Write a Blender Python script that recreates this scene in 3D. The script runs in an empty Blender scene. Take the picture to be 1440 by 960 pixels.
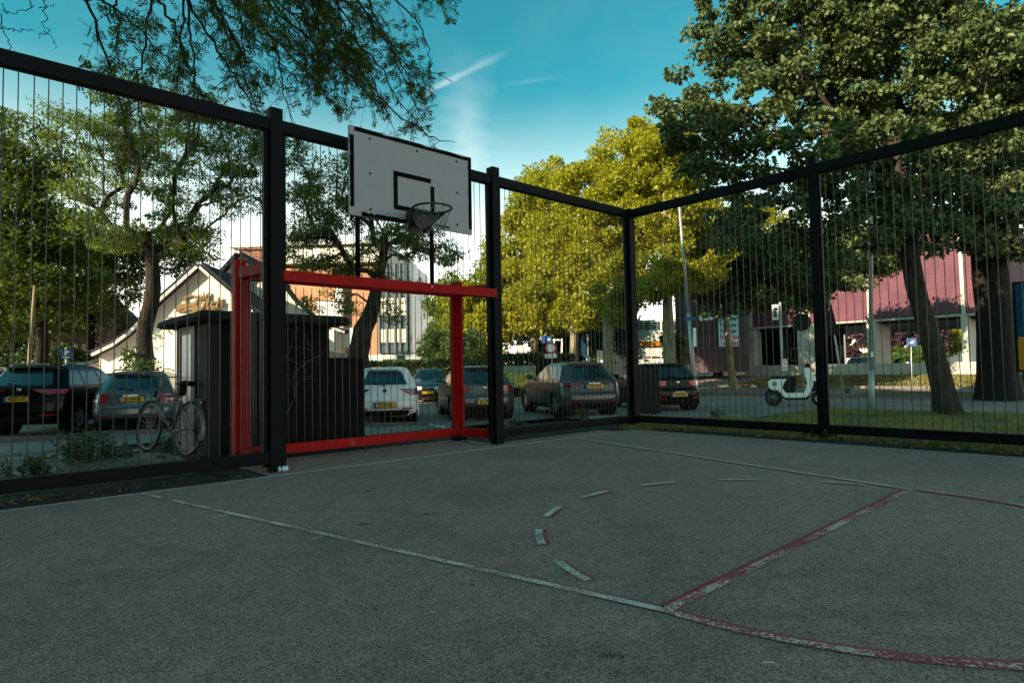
import bpy, bmesh, math, random
import numpy as np
from mathutils import Vector, Matrix
R_ = math.radians
scn = bpy.context.scene
col = scn.collection

# ---------------------------------------------------------------- camera
FPX, PITCH, ROLL, CAMH = 874.4, 0.04535, -0.01834, 1.05
_F = np.array([0, math.cos(PITCH), math.sin(PITCH)])
_U0 = np.array([0, -math.sin(PITCH), math.cos(PITCH)])
_R0 = np.array([1.0, 0, 0])
_R = _R0 * math.cos(ROLL) + _U0 * math.sin(ROLL)
_U = -_R0 * math.sin(ROLL) + _U0 * math.cos(ROLL)
cd = bpy.data.cameras.new('camera')
cam = bpy.data.objects.new('camera', cd)
col.objects.link(cam)
cd.sensor_width = 36.0
cd.lens = FPX / 1440 * 36
cd.clip_start = 0.05
cd.clip_end = 2000
M4 = Matrix(((_R[0], _U[0], -_F[0], 0), (_R[1], _U[1], -_F[1], 0), (_R[2], _U[2], -_F[2], CAMH), (0, 0, 0, 1)))
cam.matrix_world = M4
scn.camera = cam

# ---------------------------------------------------------------- sky and sun
SUN_AZ = (-0.80, -0.60)          # horizontal direction towards the sun
SUN_EL = R_(23)
world = bpy.data.worlds.new('World')
scn.world = world
world.use_nodes = True
wn = world.node_tree
wn.nodes.clear()
def _n(t, typ, **kw):
    n = t.nodes.new(typ)
    for k, v in kw.items():
        if k.startswith('i_'):
            n.inputs[k[2:].replace('_', ' ')].default_value = v
        else:
            setattr(n, k, v)
    return n
sky = _n(wn, 'ShaderNodeTexSky')
sky.sky_type = 'NISHITA'
sky.sun_disc = False
sky.sun_elevation = SUN_EL
sky.sun_rotation = math.atan2(SUN_AZ[0], SUN_AZ[1])
sky.air_density = 1.0
sky.dust_density = 1.6
sky.ozone_density = 1.0
tint = _n(wn, 'ShaderNodeMix', data_type='RGBA', blend_type='MULTIPLY')
tint.inputs[0].default_value = 1.0
tint.inputs[7].default_value = (0.07, 0.40, 0.325, 1)
wn.links.new(sky.outputs[0], tint.inputs[6])
tc = _n(wn, 'ShaderNodeTexCoord')
# thin cirrus: noise on the sky dome projected to a flat layer overhead
sep = _n(wn, 'ShaderNodeSeparateXYZ')
wn.links.new(tc.outputs['Generated'], sep.inputs[0])
def wmath(op, a, b=None, c=None, clamp=False):
    m = _n(wn, 'ShaderNodeMath', operation=op)
    m.use_clamp = clamp
    for i, v in enumerate((a, b, c)):
        if v is None:
            continue
        if isinstance(v, (int, float)):
            m.inputs[i].default_value = v
        else:
            wn.links.new(v, m.inputs[i])
    return m.outputs[0]
zz = wmath('MAXIMUM', sep.outputs[2], 0.03)
cx = wmath('DIVIDE', sep.outputs[0], zz)
cy = wmath('DIVIDE', sep.outputs[1], zz)
cmb = _n(wn, 'ShaderNodeCombineXYZ')
wn.links.new(cx, cmb.inputs[0]); wn.links.new(cy, cmb.inputs[1])
mp = _n(wn, 'ShaderNodeMapping')
mp.inputs['Rotation'].default_value = (0, 0, R_(28))
mp.inputs['Scale'].default_value = (1.0, 0.42, 1)
wn.links.new(cmb.outputs[0], mp.inputs[0])
nz = _n(wn, 'ShaderNodeTexNoise')
nz.inputs['Scale'].default_value = 1.15
nz.inputs['Detail'].default_value = 8
nz.inputs['Roughness'].default_value = 0.62
nz.inputs['Distortion'].default_value = 0.5
wn.links.new(mp.outputs[0], nz.inputs['Vector'])
cl = wmath('SUBTRACT', nz.outputs[0], 0.44)
cl = wmath('MULTIPLY', cl, 2.6, clamp=True)
# haze whitening towards the horizon, same all the way round
hz = wmath('SUBTRACT', 0.42, sep.outputs[2])
hz = wmath('MULTIPLY', hz, 2.6, clamp=True)
hz = wmath('POWER', hz, 1.6)
def contrail(p0, p1, width, gain):
    # a straight vapour trail on the cloud layer between two points
    d = (p1[0] - p0[0], p1[1] - p0[1]); L = math.hypot(*d); d = (d[0] / L, d[1] / L)
    ax = wmath('SUBTRACT', cx, p0[0]); ay = wmath('SUBTRACT', cy, p0[1])
    t = wmath('ADD', wmath('MULTIPLY', ax, d[0]), wmath('MULTIPLY', ay, d[1]))
    s = wmath('ABSOLUTE', wmath('SUBTRACT', wmath('MULTIPLY', ax, d[1]), wmath('MULTIPLY', ay, d[0])))
    n2 = _n(wn, 'ShaderNodeTexNoise'); n2.inputs['Scale'].default_value = 9.0; n2.inputs['Detail'].default_value = 5
    wn.links.new(cmb.outputs[0], n2.inputs['Vector'])
    s = wmath('ADD', s, wmath('MULTIPLY', wmath('SUBTRACT', n2.outputs[0], 0.5), width * 1.2))
    v = wmath('SUBTRACT', 1.0, wmath('DIVIDE', wmath('ABSOLUTE', s), width), clamp=True)
    e0 = wmath('MULTIPLY', t, 6.0, clamp=True)
    e1 = wmath('MULTIPLY', wmath('SUBTRACT', L, t), 2.0, clamp=True)
    return wmath('MULTIPLY', wmath('MULTIPLY', v, e0), wmath('MULTIPLY', e1, gain))
def cloudpt(px, py):
    D = _F * FPX + _R * (px - 720) + _U * (480 - py)
    return (D[0] / D[2], D[1] / D[2])
tr1 = contrail(cloudpt(583, 139), cloudpt(722, 68), 0.026, 0.16)
tr2 = contrail(cloudpt(700, 121), cloudpt(800, 107), 0.026, 0.08)
tr3 = contrail(cloudpt(660, 245), cloudpt(650, 60), 0.11, 0.05)
cover = wmath('ADD', wmath('MULTIPLY', cl, 0.022), wmath('MULTIPLY', hz, 0.78))
cover = wmath('ADD', wmath('ADD', cover, tr1), wmath('ADD', tr2, tr3), clamp=True)
mixc = _n(wn, 'ShaderNodeMix', data_type='RGBA', blend_type='MIX')
wn.links.new(cover, mixc.inputs[0])
wn.links.new(tint.outputs[2], mixc.inputs[6])
mixc.inputs[7].default_value = (8.3, 7.1, 6.1, 1)
bg = _n(wn, 'ShaderNodeBackground')
bg.inputs['Strength'].default_value = 0.12
wn.links.new(mixc.outputs[2], bg.inputs[0])
wo = _n(wn, 'ShaderNodeOutputWorld')
wn.links.new(bg.outputs[0], wo.inputs[0])

sd = bpy.data.lights.new('sun', 'SUN')
sd.energy = 2.9
sd.angle = R_(0.55)
sd.color = (1.0, 0.83, 0.60)
sun = bpy.data.objects.new('sun', sd)
col.objects.link(sun)
sv = Vector((SUN_AZ[0] * math.cos(SUN_EL), SUN_AZ[1] * math.cos(SUN_EL), math.sin(SUN_EL)))
sun.rotation_euler = sv.to_track_quat('Z', 'Y').to_euler()
sun.location = (0, -30, 40)

scn.view_settings.view_transform = 'Standard'
scn.view_settings.look = 'None'
scn.view_settings.gamma = 1
scn.view_settings.exposure = 2.1
scn.view_settings.use_curve_mapping = False
scn.cycles.max_bounces = 6
scn.cycles.transparent_max_bounces = 12
scn.cycles.sample_clamp_indirect = 4.0

# ---------------------------------------------------------------- placing: pixels give directions, the ground gives distance
TH = 0.8337
A = np.array([math.sin(TH), math.cos(TH)])      # along the goal-side fence, to the corner
B = np.array([math.cos(TH), -math.sin(TH)])     # along the other fence, away from the corner
C0 = np.array([2.0301, 10.5558])                # corner of the painted boundary line
CF = np.array([2.1475, 11.1370])                # corner of the fence
def ray(px, py):
    return _F * FPX + _R * (px - 720) + _U * (480 - py)
def W(px, py, depth):
    D = ray(px, py)
    t = depth / D[1]
    return np.array([D[0] * t, depth, CAMH + D[2] * t])
def outs(x, y):
    dx, dy = x - CF[0], y - CF[1]
    return -(dx * B[0] + dy * B[1]), dx * A[0] + dy * A[1]
def gz(x, y):
    ol, orr = outs(x, y)
    z = -0.28 * np.maximum(np.clip((ol - 2.6) / 1.6, 0, 1), np.clip((orr - 0.6) / 6.0, 0, 1))
    z = z + 0.50 * np.clip((orr - 27) / 10, 0, 1)
    return z
def G(px, py):
    D = ray(px, py); D = D / D[1]
    lo = 1.0
    for i in range(4000):
        y = 1.0 + i * 0.03
        if CAMH + D[2] * y < gz(D[0] * y, y):
            break
    return np.array([D[0] * y, y, float(gz(D[0] * y, y))])
def uv(u, v):
    """court coordinates: u along the goal-side line from the corner, v into the court"""
    p = C0 - A * u + B * v
    return p

# ---------------------------------------------------------------- tags and mesh building
def tag(o, label=None, cat=None, group=None, kind=None):
    if label: o['label'] = label
    if cat: o['category'] = cat
    if group: o['group'] = group
    if kind: o['kind'] = kind
    return o
def thing(name, label, cat, loc=(0, 0, 0), rz=0.0, group=None):
    o = bpy.data.objects.new(name, None)
    o.empty_display_size = 0.2
    col.objects.link(o)
    o.location = tuple(float(c) for c in loc)
    o.rotation_euler = (0, 0, rz)
    return tag(o, label, cat, group)
def link(name, me, mat=None, parent=None):
    o = bpy.data.objects.new(name, me)
    if mat is not None and not me.materials:
        me.materials.append(mat)
    col.objects.link(o)
    if parent is not None:
        o.parent = parent
    return o
def mesh_np(name, V, Fq, mat=None, parent=None, smooth=False):
    """fast mesh from numpy arrays: V (n,3), Fq (m,k)"""
    V = np.asarray(V, np.float32); Fq = np.asarray(Fq, np.int32)
    me = bpy.data.meshes.new(name)
    me.vertices.add(len(V)); me.vertices.foreach_set('co', V.ravel())
    k = Fq.shape[1]
    me.loops.add(Fq.size); me.loops.foreach_set('vertex_index', Fq.ravel())
    me.polygons.add(len(Fq))
    me.polygons.foreach_set('loop_start', np.arange(0, Fq.size, k, dtype=np.int32))
    me.polygons.foreach_set('loop_total', np.full(len(Fq), k, np.int32))
    if smooth:
        me.polygons.foreach_set('use_smooth', np.ones(len(Fq), bool))
    me.update(calc_edges=True)
    return link(name, me, mat, parent)
class MB:
    def __init__(s):
        s.v = []; s.f = []
    def add(s, verts, faces):
        b = len(s.v)
        s.v += [tuple(float(c) for c in p) for p in verts]
        s.f += [tuple(i + b for i in f) for f in faces]
        return s
    def box(s, c, size, rz=0, bevel=0.0, rot=None):
        x, y, z = (d / 2 for d in size)
        if bevel > 0:
            bm = bmesh.new(); bmesh.ops.create_cube(bm, size=1)
            for v in bm.verts: v.co = Vector((v.co.x * size[0], v.co.y * size[1], v.co.z * size[2]))
            bmesh.ops.bevel(bm, geom=bm.edges[:], offset=bevel, segments=2, affect='EDGES', profile=0.6)
            bm.verts.index_update()
            pts = [v.co.copy() for v in bm.verts]; fs = [[v.index for v in f.verts] for f in bm.faces]
            bm.free()
        else:
            pts = [Vector(p) for p in ((-x, -y, -z), (x, -y, -z), (x, y, -z), (-x, y, -z), (-x, -y, z), (x, -y, z), (x, y, z), (-x, y, z))]
            fs = [(0, 3, 2, 1), (4, 5, 6, 7), (0, 1, 5, 4), (1, 2, 6, 5), (2, 3, 7, 6), (3, 0, 4, 7)]
        m = rot if rot is not None else Matrix.Rotation(rz, 3, 'Z')
        return s.add([m @ p + Vector(c) for p in pts], fs)
    def bar(s, p0, p1, w, h, up=(0, 0, 1), bevel=0.0):
        p0, p1 = Vector(p0), Vector(p1); d = p1 - p0; L = d.length; d.normalize()
        up = Vector(up)
        sd_ = d.cross(up)
        if sd_.length < 1e-5: sd_ = d.cross(Vector((1, 0, 0)))
        sd_.normalize(); u2 = sd_.cross(d)
        rot = Matrix((d, sd_, u2)).transposed()
        return s.box((p0 + p1) / 2, (L, w, h), rot=rot, bevel=bevel)
    def tube(s, pts, r, n=8, cap=True, closed=False):
        pts = [Vector(p) for p in pts]; m = len(pts)
        rr = r if hasattr(r, '__len__') else [r] * m
        vs = []; fs = []
        pu = None
        for i, p in enumerate(pts):
            if closed: t = pts[(i + 1) % m] - pts[i - 1]
            else: t = pts[min(i + 1, m - 1)] - pts[max(i - 1, 0)]
            t.normalize()
            if pu is None:
                pu = t.orthogonal().normalized()
            pu = (pu - t * pu.dot(t))
            if pu.length < 1e-6: pu = t.orthogonal()
            pu.normalize(); q = t.cross(pu)
            for k in range(n):
                a = 2 * math.pi * k / n
                vs.append(p + (pu * math.cos(a) + q * math.sin(a)) * rr[i])
        for i in range(m if closed else m - 1):
            j = (i + 1) % m
            for k in range(n):
                k2 = (k + 1) % n
                fs.append((i * n + k, i * n + k2, j * n + k2, j * n + k))
        if cap and not closed:
            fs.append(tuple(range(n - 1, -1, -1))); fs.append(tuple((m - 1) * n + k for k in range(n)))
        return s.add(vs, fs)
    def lathe(s, prof, n=24, axis='Z', c=(0, 0, 0), closed=False):
        vs = []; fs = []; m = len(prof); c = Vector(c)
        for (r, h) in prof:
            for k in range(n):
                a = 2 * math.pi * k / n
                p = (r * math.cos(a), r * math.sin(a), h)
                if axis == 'Y': p = (p[0], p[2], p[1])
                if axis == 'X': p = (p[2], p[0], p[1])
                vs.append(Vector(p) + c)
        for i in range(m if closed else m - 1):
            j = (i + 1) % m
            for k in range(n):
                k2 = (k + 1) % n
                fs.append((i * n + k, i * n + k2, j * n + k2, j * n + k))
        return s.add(vs, fs)
    def prism(s, poly, z0, z1, m=None):
        """polygon in xy extruded in z; m maps points"""
        n = len(poly)
        vs = [Vector((p[0], p[1], z0)) for p in poly] + [Vector((p[0], p[1], z1)) for p in poly]
        if m is not None: vs = [m @ v for v in vs]
        fs = [tuple(range(n - 1, -1, -1)), tuple(range(n, 2 * n))]
        fs += [(i, (i + 1) % n, n + (i + 1) % n, n + i) for i in range(n)]
        return s.add(vs, fs)
    def mesh(s, name, smooth=False, angle=None):
        me = bpy.data.meshes.new(name)
        me.from_pydata(s.v, [], s.f)
        me.update()
        if smooth or angle:
            me.polygons.foreach_set('use_smooth', np.ones(len(me.polygons), bool))
            if angle:
                me.set_sharp_from_angle(angle=R_(angle))
        return me
    def build(s, name, mat, parent=None, smooth=False, angle=None):
        return link(name, s.mesh(name, smooth, angle), mat, parent)
def copy_tree(o, parent=None):
    c = o.copy(); col.objects.link(c); c.parent = parent
    for ch in list(o.children):
        copy_tree(ch, c)
    return c
def text_mesh(name, body, size, mat, parent, loc, rot, extrude=0.002, align='CENTER', sx=1.0, shear=0.0, spacing=1.0, bold=0.0):
    cu = bpy.data.curves.new(name, 'FONT')
    cu.body = body; cu.size = size; cu.extrude = extrude; cu.align_x = align; cu.align_y = 'CENTER'
    cu.shear = shear; cu.space_character = spacing; cu.offset = bold; cu.resolution_u = 3
    t = bpy.data.objects.new('tmp_text', cu)
    col.objects.link(t)
    dg = bpy.context.evaluated_depsgraph_get()
    me = bpy.data.meshes.new_from_object(t.evaluated_get(dg))
    bpy.data.objects.remove(t); bpy.data.curves.remove(cu)
    me.materials.clear()
    o = link(name, me, mat, parent)
    o.location = loc
    if isinstance(rot, Matrix): o.rotation_euler = rot.to_euler()
    else: o.rotation_euler = rot
    o.scale = (sx, 1, 1)
    return o
# ---------------------------------------------------------------- materials
MATS = {}
def mat(name, color=(0.5, 0.5, 0.5), rough=0.6, metal=0.0, var=0.0, vscale=8.0, bump=0.0, bscale=40.0, spec=0.5, coat=0.0,
        color2=None, c2scale=3.0, c2thr=0.55, c2soft=0.1, emit=None, estr=0.0, obj=True):
    if name in MATS: return MATS[name]
    m = bpy.data.materials.new(name); m.use_nodes = True
    t = m.node_tree; b = t.nodes['Principled BSDF']
    b.inputs['Roughness'].default_value = rough; b.inputs['Metallic'].default_value = metal
    b.inputs['Specular IOR Level'].default_value = spec
    b.inputs['Coat Weight'].default_value = coat; b.inputs['Coat Roughness'].default_value = 0.04
    b.inputs['Base Color'].default_value = (*color, 1)
    if var or bump or color2:
        tcn = t.nodes.new('ShaderNodeTexCoord'); vec = tcn.outputs['Object' if obj else 'Generated']
        last = None
        if color2:
            n = t.nodes.new('ShaderNodeTexNoise'); n.inputs['Scale'].default_value = c2scale; n.inputs['Detail'].default_value = 8
            n.inputs['Roughness'].default_value = 0.65
            t.links.new(vec, n.inputs['Vector'])
            mr = t.nodes.new('ShaderNodeMapRange'); mr.inputs['From Min'].default_value = c2thr - c2soft; mr.inputs['From Max'].default_value = c2thr + c2soft
            t.links.new(n.outputs[0], mr.inputs[0])
            mx = t.nodes.new('ShaderNodeMix'); mx.data_type = 'RGBA'
            mx.inputs[6].default_value = (*color, 1); mx.inputs[7].default_value = (*color2, 1)
            t.links.new(mr.outputs[0], mx.inputs[0]); last = mx.outputs[2]
        if var:
            n = t.nodes.new('ShaderNodeTexNoise'); n.inputs['Scale'].default_value = vscale; n.inputs['Detail'].default_value = 6
            t.links.new(vec, n.inputs['Vector'])
            mr = t.nodes.new('ShaderNodeMapRange'); mr.inputs['From Min'].default_value = 0.25; mr.inputs['From Max'].default_value = 0.75
            mr.inputs['To Min'].default_value = 1 - var; mr.inputs['To Max'].default_value = 1 + var
            t.links.new(n.outputs[0], mr.inputs[0])
            mx = t.nodes.new('ShaderNodeMix'); mx.data_type = 'RGBA'; mx.blend_type = 'MULTIPLY'; mx.inputs[0].default_value = 1
            if last is None: mx.inputs[6].default_value = (*color, 1)
            else: t.links.new(last, mx.inputs[6])
            t.links.new(mr.outputs[0], mx.inputs[7]); last = mx.outputs[2]
            mr2 = t.nodes.new('ShaderNodeMapRange'); mr2.inputs['To Min'].default_value = max(0, rough - 0.12); mr2.inputs['To Max'].default_value = min(1, rough + 0.12)
            t.links.new(n.outputs[0], mr2.inputs[0]); t.links.new(mr2.outputs[0], b.inputs['Roughness'])
        if last is not None: t.links.new(last, b.inputs['Base Color'])
        if bump:
            n = t.nodes.new('ShaderNodeTexNoise'); n.inputs['Scale'].default_value = bscale; n.inputs['Detail'].default_value = 5
            t.links.new(vec, n.inputs['Vector'])
            bp = t.nodes.new('ShaderNodeBump'); bp.inputs['Strength'].default_value = bump; bp.inputs['Distance'].default_value = 0.02
            t.links.new(n.outputs[0], bp.inputs['Height']); t.links.new(bp.outputs[0], b.inputs['Normal'])
    if emit:
        b.inputs['Emission Color'].default_value = (*emit, 1); b.inputs['Emission Strength'].default_value = estr
    MATS[name] = m
    return m
def asphalt(name, base, speck=0.5, grain=260.0, stain=0.25, bump=0.5, light=(0.33, 0.34, 0.33)):
    m = bpy.data.materials.new(name); m.use_nodes = True
    t = m.node_tree; b = t.nodes['Principled BSDF']; L = t.links.new
    tcn = t.nodes.new('ShaderNodeTexCoord'); vec = tcn.outputs['Object']
    v1 = t.nodes.new('ShaderNodeTexVoronoi'); v1.inputs['Scale'].default_value = grain * 0.55; L(vec, v1.inputs['Vector'])
    n1 = t.nodes.new('ShaderNodeTexNoise'); n1.inputs['Scale'].default_value = grain * 0.25; n1.inputs['Detail'].default_value = 6; L(vec, n1.inputs['Vector'])
    n2 = t.nodes.new('ShaderNodeTexNoise'); n2.inputs['Scale'].default_value = 0.55; n2.inputs['Detail'].default_value = 7; n2.inputs['Roughness'].default_value = 0.6; L(vec, n2.inputs['Vector'])
    n3 = t.nodes.new('ShaderNodeTexNoise'); n3.inputs['Scale'].default_value = 9.0; n3.inputs['Detail'].default_value = 4; L(vec, n3.inputs['Vector'])
    # stone colour per cell
    sp = t.nodes.new('ShaderNodeSeparateColor'); L(v1.outputs['Color'], sp.inputs[0])
    mr = t.nodes.new('ShaderNodeMapRange'); mr.inputs['To Min'].default_value = 1 - speck; mr.inputs['To Max'].default_value = 1 + speck; L(sp.outputs[0], mr.inputs[0])
    mr2 = t.nodes.new('ShaderNodeMapRange'); mr2.inputs['From Min'].default_value = 0.3; mr2.inputs['From Max'].default_value = 0.7
    mr2.inputs['To Min'].default_value = 1 - stain; mr2.inputs['To Max'].default_value = 1 + stain; L(n2.outputs[0], mr2.inputs[0])
    mr3 = t.nodes.new('ShaderNodeMapRange'); mr3.inputs['From Min'].default_value = 0.3; mr3.inputs['From Max'].default_value = 0.7
    mr3.inputs['To Min'].default_value = 0.86; mr3.inputs['To Max'].default_value = 1.12; L(n3.outputs[0], mr3.inputs[0])
    def mul(a, c):
        k = t.nodes.new('ShaderNodeMath'); k.operation = 'MULTIPLY'; L(a, k.inputs[0]); L(c, k.inputs[1]); return k.outputs[0]
    f = mul(mul(mr.outputs[0], mr2.outputs[0]), mr3.outputs[0])
    mx = t.nodes.new('ShaderNodeMix'); mx.data_type = 'RGBA'; mx.blend_type = 'MULTIPLY'; mx.inputs[0].default_value = 1
    mx.inputs[6].default_value = (*base, 1); L(f, mx.inputs[7])
    # few pale stones
    th = t.nodes.new('ShaderNodeMath'); th.operation = 'GREATER_THAN'; th.inputs[1].default_value = 0.965; L(sp.outputs[1], th.inputs[0])
    mx2 = t.nodes.new('ShaderNodeMix'); mx2.data_type = 'RGBA'; mx2.inputs[7].default_value = (*light, 1)
    th2 = t.nodes.new('ShaderNodeMath'); th2.operation = 'MULTIPLY'; th2.inputs[1].default_value = 0.75; L(th.outputs[0], th2.inputs[0])
    L(th2.outputs[0], mx2.inputs[0]); L(mx.outputs[2], mx2.inputs[6])
    # wandering seams and old repair edges
    n5 = t.nodes.new('ShaderNodeTexNoise'); n5.inputs['Scale'].default_value = 0.33; n5.inputs['Detail'].default_value = 5; n5.inputs['Distortion'].default_value = 0.4; L(vec, n5.inputs['Vector'])
    s5 = t.nodes.new('ShaderNodeMath'); s5.operation = 'SUBTRACT'; s5.inputs[1].default_value = 0.52; L(n5.outputs[0], s5.inputs[0])
    a5 = t.nodes.new('ShaderNodeMath'); a5.operation = 'ABSOLUTE'; L(s5.outputs[0], a5.inputs[0])
    r5 = t.nodes.new('ShaderNodeMapRange'); r5.inputs['From Min'].default_value = 0.0; r5.inputs['From Max'].default_value = 0.022; r5.inputs['To Min'].default_value = 0.85; r5.inputs['To Max'].default_value = 1.0; L(a5.outputs[0], r5.inputs[0])
    mx3 = t.nodes.new('ShaderNodeMix'); mx3.data_type = 'RGBA'; mx3.blend_type = 'MULTIPLY'; mx3.inputs[0].default_value = 1; L(mx2.outputs[2], mx3.inputs[6]); L(r5.outputs[0], mx3.inputs[7])
    L(mx3.outputs[2], b.inputs['Base Color'])
    b.inputs['Roughness'].default_value = 0.82; b.inputs['Specular IOR Level'].default_value = 0.35
    ad = t.nodes.new('ShaderNodeMath'); ad.operation = 'ADD'; L(v1.outputs['Distance'], ad.inputs[0]); L(n1.outputs[0], ad.inputs[1])
    bp = t.nodes.new('ShaderNodeBump'); bp.inputs['Strength'].default_value = bump; bp.inputs['Distance'].default_value = 0.006
    L(ad.outputs[0], bp.inputs['Height']); L(bp.outputs[0], b.inputs['Normal'])
    MATS[name] = m
    return m
def worn_paint(name, c1, c2, mixthr, wear, scale=26.0):
    """old road paint: two coats of different colour, rubbed through to the asphalt in spots"""
    m = bpy.data.materials.new(name); m.use_nodes = True
    t = m.node_tree; b = t.nodes['Principled BSDF']; L = t.links.new
    tcn = t.nodes.new('ShaderNodeTexCoord'); vec = tcn.outputs['Object']
    n1 = t.nodes.new('ShaderNodeTexNoise'); n1.inputs['Scale'].default_value = 1.6; n1.inputs['Detail'].default_value = 3; L(vec, n1.inputs['Vector'])
    n1b = t.nodes.new('ShaderNodeTexNoise'); n1b.inputs['Scale'].default_value = scale; n1b.inputs['Detail'].default_value = 6; n1b.inputs['Roughness'].default_value = 0.75; L(vec, n1b.inputs['Vector'])
    md = t.nodes.new('ShaderNodeMath'); md.operation = 'MULTIPLY_ADD'; md.inputs[1].default_value = 1.1; L(n1b.outputs[0], md.inputs[0]); L(n1.outputs[0], md.inputs[2])
    mr = t.nodes.new('ShaderNodeMapRange'); mr.inputs['From Min'].default_value = mixthr + 0.50; mr.inputs['From Max'].default_value = mixthr + 0.56; L(md.outputs[0], mr.inputs[0])
    mx = t.nodes.new('ShaderNodeMix'); mx.data_type = 'RGBA'; mx.inputs[6].default_value = (*c1, 1); mx.inputs[7].default_value = (*c2, 1); L(mr.outputs[0], mx.inputs[0])
    L(mx.outputs[2], b.inputs['Base Color']); b.inputs['Roughness'].default_value = 0.75
    v = t.nodes.new('ShaderNodeTexNoise'); v.inputs['Scale'].default_value = 75; v.inputs['Detail'].default_value = 6; v.inputs['Roughness'].default_value = 0.8; L(vec, v.inputs['Vector'])
    n4 = t.nodes.new('ShaderNodeTexNoise'); n4.inputs['Scale'].default_value = 3.1; n4.inputs['Detail'].default_value = 3; L(vec, n4.inputs['Vector'])
    k = t.nodes.new('ShaderNodeMath'); k.operation = 'MULTIPLY_ADD'; k.inputs[1].default_value = 0.45; L(n4.outputs[0], k.inputs[0]); L(v.outputs[0], k.inputs[2])
    th = t.nodes.new('ShaderNodeMapRange'); th.inputs['From Min'].default_value = wear + 0.19; th.inputs['From Max'].default_value = wear + 0.25; L(k.outputs[0], th.inputs[0])
    tr = t.nodes.new('ShaderNodeBsdfTransparent'); ms = t.nodes.new('ShaderNodeMixShader')
    L(th.outputs[0], ms.inputs[0]); L(tr.outputs[0], ms.inputs[1]); L(b.outputs[0], ms.inputs[2])
    L(ms.outputs[0], t.nodes['Material Output'].inputs['Surface'])
    MATS[name] = m
    return m
def leafmat(name, c_dark, c_light, trans=0.35, rough=0.5, tcol=None, spec=0.3):
    m = bpy.data.materials.new(name); m.use_nodes = True
    t = m.node_tree; b = t.nodes['Principled BSDF']; L = t.links.new
    g = t.nodes.new('ShaderNodeNewGeometry')
    tcn = t.nodes.new('ShaderNodeTexCoord')
    n = t.nodes.new('ShaderNodeTexNoise'); n.inputs['Scale'].default_value = 0.42; n.inputs['Detail'].default_value = 5; L(tcn.outputs['Object'], n.inputs['Vector'])
    ad = t.nodes.new('ShaderNodeMath'); ad.operation = 'MULTIPLY_ADD'; ad.inputs[1].default_value = 0.55; L(g.outputs['Random Per Island'], ad.inputs[0])
    n2 = t.nodes.new('ShaderNodeMapRange'); n2.inputs['From Min'].default_value = 0.3; n2.inputs['From Max'].default_value = 0.7; n2.inputs['To Max'].default_value = 0.45; L(n.outputs[0], n2.inputs[0])
    L(n2.outputs[0], ad.inputs[2])
    mx = t.nodes.new('ShaderNodeMix'); mx.data_type = 'RGBA'; mx.inputs[6].default_value = (*c_dark, 1); mx.inputs[7].default_value = (*c_light, 1)
    L(ad.outputs[0], mx.inputs[0]); L(mx.outputs[2], b.inputs['Base Color'])
    b.inputs['Roughness'].default_value = rough; b.inputs['Specular IOR Level'].default_value = spec
    tr = t.nodes.new('ShaderNodeBsdfTranslucent')
    if tcol: 
        mt = t.nodes.new('ShaderNodeMix'); mt.data_type = 'RGBA'; mt.blend_type = 'MULTIPLY'; mt.inputs[0].default_value = 1
        L(mx.outputs[2], mt.inputs[6]); mt.inputs[7].default_value = (*tcol, 1); L(mt.outputs[2], tr.inputs[0])
    else: L(mx.outputs[2], tr.inputs[0])
    ms = t.nodes.new('ShaderNodeMixShader'); ms.inputs[0].default_value = trans
    L(b.outputs[0], ms.inputs[1]); L(tr.outputs[0], ms.inputs[2]); L(ms.outputs[0], t.nodes['Material Output'].inputs['Surface'])
    MATS[name] = m
    return m
def bark(name, c1, c2, sc=6.0, bump=0.9):
    m = bpy.data.materials.new(name); m.use_nodes = True
    t = m.node_tree; b = t.nodes['Principled BSDF']; L = t.links.new
    tcn = t.nodes.new('ShaderNodeTexCoord'); mp_ = t.nodes.new('ShaderNodeMapping'); mp_.inputs['Scale'].default_value = (3.0, 3.0, 0.6)
    L(tcn.outputs['Object'], mp_.inputs[0])
    n = t.nodes.new('ShaderNodeTexNoise'); n.inputs['Scale'].default_value = sc; n.inputs['Detail'].default_value = 8; n.inputs['Roughness'].default_value = 0.65; n.inputs['Distortion'].default_value = 0.6
    L(mp_.outputs[0], n.inputs['Vector'])
    mr = t.nodes.new('ShaderNodeMapRange'); mr.inputs['From Min'].default_value = 0.38; mr.inputs['From Max'].default_value = 0.66; L(n.outputs[0], mr.inputs[0])
    mx = t.nodes.new('ShaderNodeMix'); mx.data_type = 'RGBA'; mx.inputs[6].default_value = (*c1, 1); mx.inputs[7].default_value = (*c2, 1)
    L(mr.outputs[0], mx.inputs[0]); L(mx.outputs[2], b.inputs['Base Color']); b.inputs['Roughness'].default_value = 0.9; b.inputs['Specular IOR Level'].default_value = 0.2
    bp = t.nodes.new('ShaderNodeBump'); bp.inputs['Strength'].default_value = bump; bp.inputs['Distance'].default_value = 0.05
    L(n.outputs[0], bp.inputs['Height']); L(bp.outputs[0], b.inputs['Normal'])
    MATS[name] = m
    return m
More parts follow.
